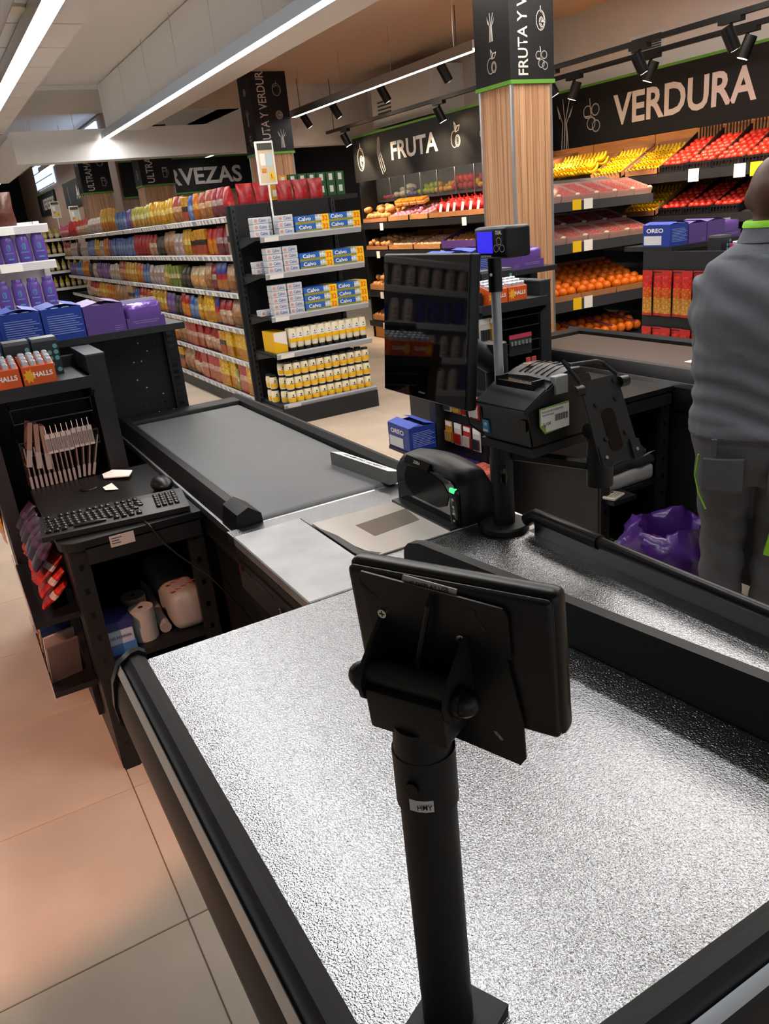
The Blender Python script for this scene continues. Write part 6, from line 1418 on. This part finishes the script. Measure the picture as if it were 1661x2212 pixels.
def berry_tray():
    t = thing('strawberry_tray', 'x', 'fruit tray'); W, D, H = .19, .30, .055
    mb = MB(); mb.box(-W/2, 0, 0, W/2, D, .006); 
    for (a, b, c, d) in ((-W/2, 0, W/2, .005), (-W/2, D-.005, W/2, D), (-W/2, 0, -W/2+.005, D), (W/2-.005, 0, W/2, D)): mb.box(a, b, 0, c, d, H)
    build(mb, 'tray', TRAYC, t, local=True, smooth=0)
    mb = MB(); random.seed(4)
    for i in range(6):
        for j in range(9): mb.ball((-W/2+.02+.03*i+random.uniform(-.004, .004), .02+.032*j, .03+random.uniform(0, .008)), .018, 1, 1.1, .95, 7, 5)
    build(mb, 'strawberries', BERRY, t, local=True, smooth=80, kind='stuff')
    mb = MB(); mb.box(-W/2, 0, H, W/2, D, H+.002); build(mb, 'film_lid', FILM, t, local=True, smooth=0)
    mb = MB(); mb.ball((W/2-.02, .012, H), .02, 1.2, .7, .7, 8, 5); build(mb, 'film_knot', mat('film_knot', '#e3cbb4', .35), t, local=True); return t
for i in range(6): put('berry', berry_tray, (IX0+.10+.198*i, IY+.015, LZ[0][0]-.006), 'film-covered strawberry tray on the top step of the stand, %s from the pillar' % nth(i), 'strawberry trays on the top step', rot=(.327, 0, 0))
for i in range(5):
    put('berry', berry_tray, (IX0+.13+.232*i, IY+.015, LZ[1][0]-.006), 'film-covered strawberry tray at the front of the middle step, %s from the pillar' % nth(i), 'strawberry trays at the front of the middle step', rot=(.327, 0, 0)).scale = (1.15, .85, 1)
    put('berry', berry_tray, (IX0+.13+.232*i, IY+.275, LZ[1][0]+.084), 'film-covered strawberry tray at the back of the middle step, %s from the pillar' % nth(i), 'strawberry trays at the back of the middle step', rot=(.327, 0, 0)).scale = (1.15, .85, 1)
z = LZ[2][0]
for c in range(3):
    x0 = IX0+.01+.395*c; t = thing('orange_crate', 'shallow wooden crate of oranges on the produce stand, %s' % ('by the pillar', 'in the middle', 'by the bananas')[c], 'crate', (x0+.19, IY, z))
    mb = MB(); mb.prism([(IY+.004, z), (IY+.54, z+.165), (IY+.54, z+.172), (IY+.004, z+.008)], 'x', x0, x0+.385); build(mb, 'base', CARD, t, smooth=0)
    mb = MB(); mb.box(x0, IY+.002, z, x0+.385, IY+.01, z+.045); build(mb, 'front_board', CARD, t, smooth=0); mb = MB(); mb.box(x0, IY+.535, z+.165, x0+.385, IY+.543, z+.25); build(mb, 'back_board', PAPER if False else CARD, t, smooth=0)
    for i in range(4):
        for j in range(6):
            veg('orange', (x0+.05+.092*i+.012*(j % 2), IY+.06+.082*j, z+.0615+.0255*j+random.uniform(0, .002)), 'orange in the crate %s, %s from the pillar, %s row back' % (('by the pillar', 'in the middle', 'by the bananas')[c], nth(i), nth(j)), 'oranges in the crates', .94)
for i in range(12):
    for j in range(3): veg('orange', (IX0+.06+.095*i, IY+.07+.095*j, .40+.078+.034*j), 'orange on the lowest step of the stand, %s from the pillar, %s row back' % (nth(i), nth(j)), 'oranges on the lowest step', .95)
for i in range(4):
    mb = MB(); v = mb.box(0, 0, 0, .02, .3, .006); mb.xf(v, Matrix.Translation((IX0+.2+.28*i, IY+.02, .513)) @ Matrix.Rotation(.344, 4, 'X') @ Matrix.Rotation(.5, 4, 'Z')); build(mb, 'net_strap', mat('net_violet', '#6a2a5a', .3), origin=(IX0+.2+.28*i, IY+.05, .51), label='violet strap of an orange net bag on the lowest step', cat='strap', group='violet net straps')
# ================================================================== PERSON
SKIN = mat('dark_brown_skin', '#4a2f24', .45, var=.06, vscale=20); FLEECE = mat('grey_fleece', '#5d6066', .9, var=.05, vscale=60, bump=.15, bscale=350); TROU = mat('dark_grey_trousers', '#4b4b4f', .85, var=.06, vscale=50, bump=.1, bscale=300)
LIMEC = mat('lime_green_trim', '#7fc31c', .6); SHOE = mat('black_shoe', '#141416', .5)
def person():
    F = Vector((.8, .6, 0)); base = Vector((2.21, 1.56, 0)); rz = math.atan2(F.y, F.x)-PI/2
    t = thing('person', 'person in grey fleece with lime collar and dark work trousers, seen from behind', 'person', base, rz)
    mb = MB(); N = 20
    def ell(cx, cy, z, a, b, p=.9): return [Vector((cx+a*math.copysign(abs(math.cos(q))**p, math.cos(q)), cy+b*math.copysign(abs(math.sin(q))**p, math.sin(q)), z)) for q in [2*PI*i/N for i in range(N)]]
    mb.rings([ell(0, .0, .70, .15, .12), ell(0, -.01, .78, .19, .14), ell(0, -.005, .86, .205, .145), ell(0, 0, .93, .205, .14), ell(0, 0, 1.02, .205, .135), ell(0, -.01, 1.14, .208, .135), ell(0, -.015, 1.24, .212, .135), ell(0, -.01, 1.32, .20, .12), ell(0, 0, 1.38, .18, .10), ell(0, .008, 1.425, .115, .082), ell(0, .015, 1.455, .07, .068), ell(0, .02, 1.50, .058, .06), ell(0, .028, 1.54, .055, .06)])
    mb.ball((0, .03, 1.575), .1, .76, .96, 1.0, 20, 14); mb.ball((0, .045, 1.52), .07, .85, .9, .95, 16, 10)
    for s in (-1, 1):
        mb.ball((s*.077, .03, 1.555), .03, .35, .6, 1.0, 10, 8)
        mb.rings([ell(s*.088, 0, .82, .098, .12), ell(s*.088, .0, .70, .097, .115), ell(s*.085, .005, .60, .085, .10), ell(s*.083, .01, .48, .072, .085), ell(s*.082, .0, .36, .072, .08), ell(s*.082, -.01, .24, .068, .075), ell(s*.082, -.01, .10, .07, .075), ell(s*.082, -.01, .04, .07, .075)])
        sh, el, wr = Vector((s*.142, .0, 1.325)), Vector((s*.165, .09, 1.06)), Vector((s*.11, .30, 1.02))
        mb.tube([sh, sh.lerp(el, .3)+Vector((s*.012, 0, 0)), sh.lerp(el, .7), el], [.075, .068, .058, .053], 14); mb.tube([el, el.lerp(wr, .5), wr], [.054, .047, .036], 14)
        hand = wr+Vector((-s*.01, .075, -.005)); mb.tube([wr, wr.lerp(hand, .5), hand], [.03, .036, .034], 12)
        for f in range(4):
            a = hand+Vector((s*(-.027+.019*f), .012, 0)); L_ = (.062, .072, .068, .052)[f]
            mb.tube([a-Vector((0, .02, 0)), a+Vector((0, L_*.5, -.004)), a+Vector((0, L_*.8, -.02)), a+Vector((0, L_*.9, -.04))], [.0095, .009, .0085, .007], 8)
        b = hand+Vector((-s*.034, -.035, 0)); mb.tube([b, b+Vector((-s*.02, .03, -.01)), b+Vector((-s*.02, .06, -.02))], [.012, .0105, .008], 8)
    mb.ball((0, .128, 1.555), .016, .8, 1, 1.3, 10, 8)      # nose
    mb.ball((0, .112, 1.515), .02, 1.3, .5, .4, 10, 6)      # mouth
    me = bpy.data.meshes.new('b'); bmesh.ops.recalc_face_normals(mb.bm, faces=mb.bm.faces[:]); mb.bm.to_mesh(me); mb.bm.free()
    o = bpy.data.objects.new('b', me); COL.objects.link(o); md = o.modifiers.new('r', 'REMESH'); md.mode = 'VOXEL'; md.voxel_size = .0085
    bm = bmesh.new(); dg = bpy.context.evaluated_depsgraph_get(); ev = bpy.data.meshes.new_from_object(o.evaluated_get(dg)); bm.from_mesh(ev); bpy.data.objects.remove(o)
    body = [v for v in bm.verts if not (abs(v.co.x) < .25 and v.co.y > .27)]
    for _ in range(5): bmesh.ops.smooth_vert(bm, verts=body, factor=.5, use_axis_x=True, use_axis_y=True, use_axis_z=True)
    bm.normal_update()
    for v in bm.verts:
        x, y, z = v.co; n = v.normal
        if .86 < z < 1.40 and abs(n.z) < .8 and y < .25:
            k = max(0, 1-abs(z-.98)/.2); a = .006*k*math.sin(z*88+x*9+2.5*math.sin(x*13))+.0035*math.sin(z*42+x*26+y*20)
            if z > 1.12: a += .003*math.sin(z*60-abs(x)*40)
            v.co += n*a
        if .845 < z < .90: v.co += n*.010*math.sin(PI*(z-.845)/.055)
        if z < .84: v.co += n*(.004*math.sin(z*55+x*30+1.5*math.sin(y*40))*(1 if z < .62 else .5))
    for f in bm.faces:
        c = f.calc_center_median()
        if c.z < .862 and c.y < .22: f.material_index = 1
        elif c.z > 1.462 or c.y > .265: f.material_index = 2
        else: f.material_index = 0
        f.smooth = True
    m2 = bpy.data.meshes.new('body'); bm.to_mesh(m2); bm.free()
    for m in (FLEECE, TROU, SKIN): m2.materials.append(m)
    bo = bpy.data.objects.new('body', m2); lay(bo); bo.parent = t; WM[bo.name] = WM[t.name]
    def loc(mb, name, m, par=None, smooth=60): return build(mb, name, m, par or t, local=True, smooth=smooth)
    mb = MB(); mb.rings([ell(0, .014, 1.437, .098, .086), ell(0, .018, 1.468, .085, .08), ell(0, .02, 1.49, .08, .077), ell(0, .02, 1.488, .07, .067), ell(0, .018, 1.455, .07, .067)]); loc(mb, 'collar', FLEECE)
    mb = MB(); mb.rings([ell(0, .02, 1.478, .0865, .0815), ell(0, .02, 1.492, .0835, .0795), ell(0, .02, 1.497, .076, .073), ell(0, .02, 1.49, .068, .066)]); loc(mb, 'lime_collar_trim', LIMEC)
    for s in (-1, 1):
        mb = MB(); R = [[Vector((s*.095+a*.06, -.150-.010*(1-abs(a)**2)-.004*d, z)) for a in (-1, -.5, 0, .5, 1)] for d, z in ((0, .805), (1, .80), (1, .745), (1, .70), (0, .69))]
        for A, B in zip(R, R[1:]):
            for i in range(4): mb.quad([A[i], A[i+1], B[i+1], B[i]])
        loc(mb, 'back_pocket', TROU)
        if s > 0:
            mb = MB(); mb.box(s*.06+.012, -.114, .455, s*.06+.07, -.08, .61, bev=.006); pk = loc(mb, 'leg_pocket', TROU)
            mb = MB(); mb.prism([(s*.06-.018, .465), (s*.06+.012, .46), (s*.06+.010, .60), (s*.06+.004, .59)], 'y', -.112, -.09); loc(mb, 'lime_insert', LIMEC)
        mb = MB(); mb.tube([(s*.17, -.105, .80), (s*.178, -.09, .72), (s*.165, -.085, .66), (s*.14, -.10, .61)], .003, 6); loc(mb, 'lime_piping', LIMEC)
        mb = MB(); mb.box(s*.125-.008, -.158, .81, s*.125+.008, -.142, .865); loc(mb, 'belt_loop', TROU)
        mb = MB(); R = []
        for (y, w, h) in ((-.095, .034, .05), (-.07, .043, .075), (0, .043, .085), (.08, .047, .06), (.14, .045, .045), (.17, .03, .035)): R.append([Vector((s*.085+w*math.cos(q), y, max(0, h/2+h*.5*math.sin(q)))) for q in [2*PI*i/12 for i in range(12)]])
        mb.rings(R); loc(mb, 'shoe', SHOE)
        mb = MB(); mb.ball((s*.03, .116, 1.575), .011, 1, .6, .7, 8, 6); loc(mb, 'eye', PAPER)
    return t
person()

# ------------------------------------------------------------------ things around the middle till
# bin with purple liner
bc = Vector((2.33, 1.995, 0)); t = thing('waste_bin', 'red waste bin with crumpled purple liner beside the person', 'bin', bc)
mb = MB(); mb.lathe([(.095, 0), (.098, .01), (.116, .26), (.118, .27), (.112, .265), (.09, .02)], bc, 28); build(mb, 'bucket', mat('bin_red', '#a3241a', .4), t)
random.seed(5); mb = MB(); R = []
for j, (r, z) in enumerate(((.145, .17), (.165, .22), (.185, .27), (.178, .315), (.160, .35), (.138, .372), (.118, .35), (.105, .25), (.09, .15))):
    R.append([bc+Vector(((r+.018*math.sin(5*a+j)+random.uniform(-.013, .013))*math.cos(a)*(1.12 if j < 3 else 1), (r+.018*math.cos(4*a+j)+random.uniform(-.013, .013))*math.sin(a), z+.016*math.sin(3*a+1.3*j)+random.uniform(-.008, .008)+(.03*math.cos(2*a) if j < 2 else 0))) for a in [2*PI*i/36 for i in range(36)]])
mb.rings(R, cap=False); o = build(mb, 'liner', mat('purple_liner', '#41206a', .25, bump=.35, bscale=22), t, smooth=70)
# bagged cleaning cloths and carrier bags on the kiosk shelf
def soft(label, cat, x0, y0, z0, x1, y1, z1, m, nm, wav=.006, bev=.02, seed=1):
    random.seed(seed); mb = MB(); mb.box(x0, y0, z0, x1, y1, z1, bev=min(bev, (z1-z0)*.45), seg=3)
    bmesh.ops.subdivide_edges(mb.bm, edges=mb.bm.edges[:], cuts=2, use_grid_fill=True)
    for v in mb.bm.verts:
        if v.co.z > z0+.004: v.co += Vector((wav*math.sin(v.co.y*70+seed), wav*math.sin(v.co.x*60+seed), wav*math.sin(v.co.x*45+v.co.y*38+seed)*1.4))
    return build(mb, nm, m, origin=((x0+x1)/2, (y0+y1)/2, z0), smooth=70, label=label, cat=cat)
KZ = .3915
soft('clear plastic bag of folded white carrier bags on the middle kiosk shelf', 'bag', 2.30, 2.345, KZ, 2.62, 2.60, KZ+.07, mat('white_plastic_bag', '#a9a7a3', .3, bump=.4, bscale=30), 'carrier_bag_pack', .005)
soft('dark grey folded apron lying on the carrier bags', 'cloth', 2.38, 2.35, KZ+.072, 2.64, 2.62, KZ+.12, mat('dark_apron', '#26272a', .8), 'folded_apron', .010, seed=3)
soft('grey cloth draped over the folded apron', 'cloth', 2.44, 2.38, KZ+.125, 2.60, 2.60, KZ+.16, mat('grey_cloth', '#3c3d40', .8), 'folded_cloth', .012, seed=5)
t = thing('calculator', 'pale desk calculator at the front of the middle kiosk shelf', 'calculator', (2.30, 2.36, KZ))
mb = MB(); v = mb.box(2.29, 2.32, KZ, 2.36, 2.343, KZ+.012)
mb = MB(); mb.box(-.045, -.03, 0, .045, .03, .012, bev=.003, seg=1); CM = Matrix.Translation((2.325, 2.30, .392)) @ Matrix.Rotation(.3, 4, 'Z'); mb.xf(mb.bm.verts[:], CM); build(mb, 'case', mat('calculator_case', '#b9b2a4', .5), t)
mb = MB(); mb.box(-.035, .012, .012, .0, .024, .0128); mb.box(.01, .012, .012, .03, .024, .0128); mb.xf(mb.bm.verts[:], CM); build(mb, 'display', INK, t, smooth=0)
mb = MB()
for i in range(6):
    for j in range(3): mb.box(-.036+.0125*i, -.024+.011*j, .012, -.028+.0125*i, -.017+.011*j, .0135)
mb.xf(mb.bm.verts[:], CM); build(mb, 'keys', mat('calc_keys', '#8f887c', .5), t, smooth=0)
mb = MB(); mb.box(2.286, 2.26, .37, 2.42, 2.34, .39); build(mb, 'shelf_extension', BLK, origin=(2.34, 2.3, .37), smooth=0, label='short black shelf lip carrying the calculator', cat='shelf')
t = thing('paper_roll', 'white paper roll on the bottom shelf of the middle kiosk', 'paper roll', (2.325, 2.40, .08)); mb = MB(); mb.cyl((2.325, 2.40, .08), (2.325, 2.40, .18), .032, n=24); build(mb, 'roll', mat('till_roll_white', '#a3a19d', .7), t); mb = MB(); mb.cyl((2.325, 2.40, .18), (2.325, 2.40, .181), .008, n=10); build(mb, 'core_hole', INK, t)
t = thing('hole_punch', 'lime green desk tool beside the paper roll', 'desk tool', (2.41, 2.40, .08)); mb = MB(); mb.box(2.38, 2.37, .08, 2.44, 2.43, .13, bev=.006); build(mb, 'body', LIMEC, t); mb = MB(); mb.box(2.395, 2.362, .10, 2.425, 2.372, .145); build(mb, 'metal_clip', CHR, t, smooth=0)
t = thing('foot_pedal', 'black foot pedal on the floor beside the waste bin', 'pedal', (2.50, 1.87, 0)); mb = MB(); mb.box(2.46, 1.80, 0, 2.56, 1.93, .03); build(mb, 'base', BLK2, t, smooth=0); mb = MB(); mb.prism([(1.80, .03), (1.93, .03), (1.93, .075), (1.80, .04)], 'x', 2.465, 2.555); build(mb, 'pedal_plate', RUB, t, smooth=0)
mb = MB(); p = PZ(1492, 781, .857); mb.box(p.x-.02, p.y-.03, .856, p.x+.06, p.y+.02, .858); build(mb, 'paper_slip', PAPER, origin=(p.x, p.y, .856), smooth=0, label='white paper slip on the brown-reflecting belt beside the person', cat='paper')

# side fixture of the middle rack: batteries, chocolate shelf, carton bracket
t = thing('side_fixture', 'charcoal side fixture with chocolate tray on the middle rack', 'shelf', (2.065, 3.08, .3))
mb = MB(); mb.box(2.105, 2.90, .10, 2.138, 3.23, .80); build(mb, 'back_panel', BLK, t, smooth=0)
mb = MB(); mb.box(2.05, 3.235, .0, 2.115, 3.29, .80); build(mb, 'post', DGR, t, smooth=0)
mb = MB(); mb.box(1.955, 2.78, .37, 2.105, 3.23, .39); mb.box(1.945, 2.78, .36, 1.955, 3.23, .42); build(mb, 'chocolate_shelf', MGR, t, smooth=0)
mb = MB(); mb.box(1.885, 3.24, .47, 2.05, 3.45, .485); build(mb, 'carton_shelf', DGR, t, smooth=0); mb = MB(); mb.prism([(1.885, .47), (2.05, .47), (2.05, .36), (2.02, .40)], 'y', 3.24, 3.255); build(mb, 'bracket', DGR, t, smooth=0)
put('blue', None, (1.967, 3.345, .486), 'blue biscuit carton on the low bracket shelf of the middle rack', 'low blue biscuit carton')
def battery(c, k):
    t = thing('battery_card', 'x', 'battery pack'); mb = MB(); mb.box(-.03, -.002, -.11, .03, .002, 0); b_ = build(mb, 'card', mat('card_'+c[1:], c, .5), t, local=True, smooth=0)
    mb = MB(); mb.box(-.026, -.0035, -.025, .026, -.0018, -.004); build(mb, 'price_tag', PAPER, b_, local=True, smooth=0); mb = MB()
    for i in range(4): mb.cyl((-.02+.0135*i, -.009, -.10), (-.02+.0135*i, -.009, -.05), .0062, n=8)
    build(mb, 'batteries', mat('battery_'+k[1:], k, .3, .4), t, local=True); return t
BC = (('#d8d2cc', '#3a3a3c', 'white card with dark batteries'), ('#c98a2c', '#caa050', 'amber card'), ('#d8d2cc', '#b3241c', 'white card with red batteries'), ('#b02820', '#d0cac2', 'red card'))
for r, z_ in enumerate((.78, .62)):
    for i in range(4):
        c = BC[(i+r) % 4]; put('bat%d' % ((i+r) % 4), lambda c=c: battery(c[0], c[1]), (2.094, 3.19-.078*i, z_), '%s, %s row, %s from the post of the middle rack' % (c[2], ('upper', 'lower')[r], nth(i)), 'battery cards on the middle rack side', rz=-PI/2)
CHOCP = pack_mat('purple_chocolate', '#4a2a7c', '#6a4a9c', '#3c2268', .22, 50); CHOCR = pack_mat('salmon_biscuit', '#d8705c', '#e89a84', '#c85a48', .25, 40)
for r in range(3):
    for i in range(3): put('chocp', lambda: f_box(.085, .14, .022, CHOCP, 'chocolate_bar'), (2.03, 3.18-.095*i, .391+.0225*r), 'purple wrapped chocolate, %s layer from below, %s from the rack post' % (nth(r), nth(i)), 'purple chocolates', rz=-PI/2, cat='chocolate')
    for i in range(2): put('chocr', lambda: f_box(.075, .14, .024, CHOCR, 'biscuit_pack'), (2.03, 2.885-.085*i, .391+.0245*r), 'salmon pink biscuit pack, %s layer from below, %s from the purple chocolates' % (nth(r), nth(i)), 'salmon biscuit packs', rz=-PI/2, cat='biscuit pack')
mb = MB()
for (dx_, dz) in ((0, 0), (.03, .01), (-.02, .03), (.02, .045), (.0, .06)): mb.ball((1.94+dx_, 3.30, .388+dz), .02, 1, .8, 1.1, 8, 6)
build(mb, 'plush_keyring', mat('brown_plush', '#4a1c12', .6), origin=(1.94, 3.30, .4), label='small brown dangling trinket under the blue carton bracket', cat='trinket')
# hanging blister packs in the sweet bay of the middle rack
def blister(c):
    t = thing('blister_pack', 'x', 'blister pack'); mb = MB(); mb.box(-.012, -.006, -.10, .012, 0, 0); build(mb, 'pack', mat('blister_'+c[1:], c, .3), t, local=True, smooth=0); mb = MB(); mb.box(-.012, -.0075, -.02, .012, -.0055, 0); build(mb, 'pink_header', mat('pink_head', '#c8405a', .5), t, local=True, smooth=0); mb = MB(); mb.cyl((0, -.008, -.05), (0, -.008, -.03), .008, n=8); build(mb, 'silver_tip', ALU, t, local=True); return t
for i in range(6): put('blis', lambda: blister('#2a2b2e'), (2.345+.022*i, 2.992, 1.02), 'black and silver lighter in the middle rack bay, %s from the aisle' % nth(i), 'lighters in the middle rack bay')
for i in range(2): put('blisy', lambda: blister('#d8a818'), (2.44+.035*i, 2.985, .90), 'yellow and black pack hanging below the lighters', 'yellow packs in the middle rack bay')
for i, (x_, z_) in enumerate(((2.19, 1.10), (2.25, 1.10), (2.19, .98), (2.25, .98))): put('bat%d' % (i % 4), None, (x_, 2.985, z_+.02), '%s hanging in the middle rack bay' % BC[i % 4][2], 'battery cards in the middle rack bay', rz=0)
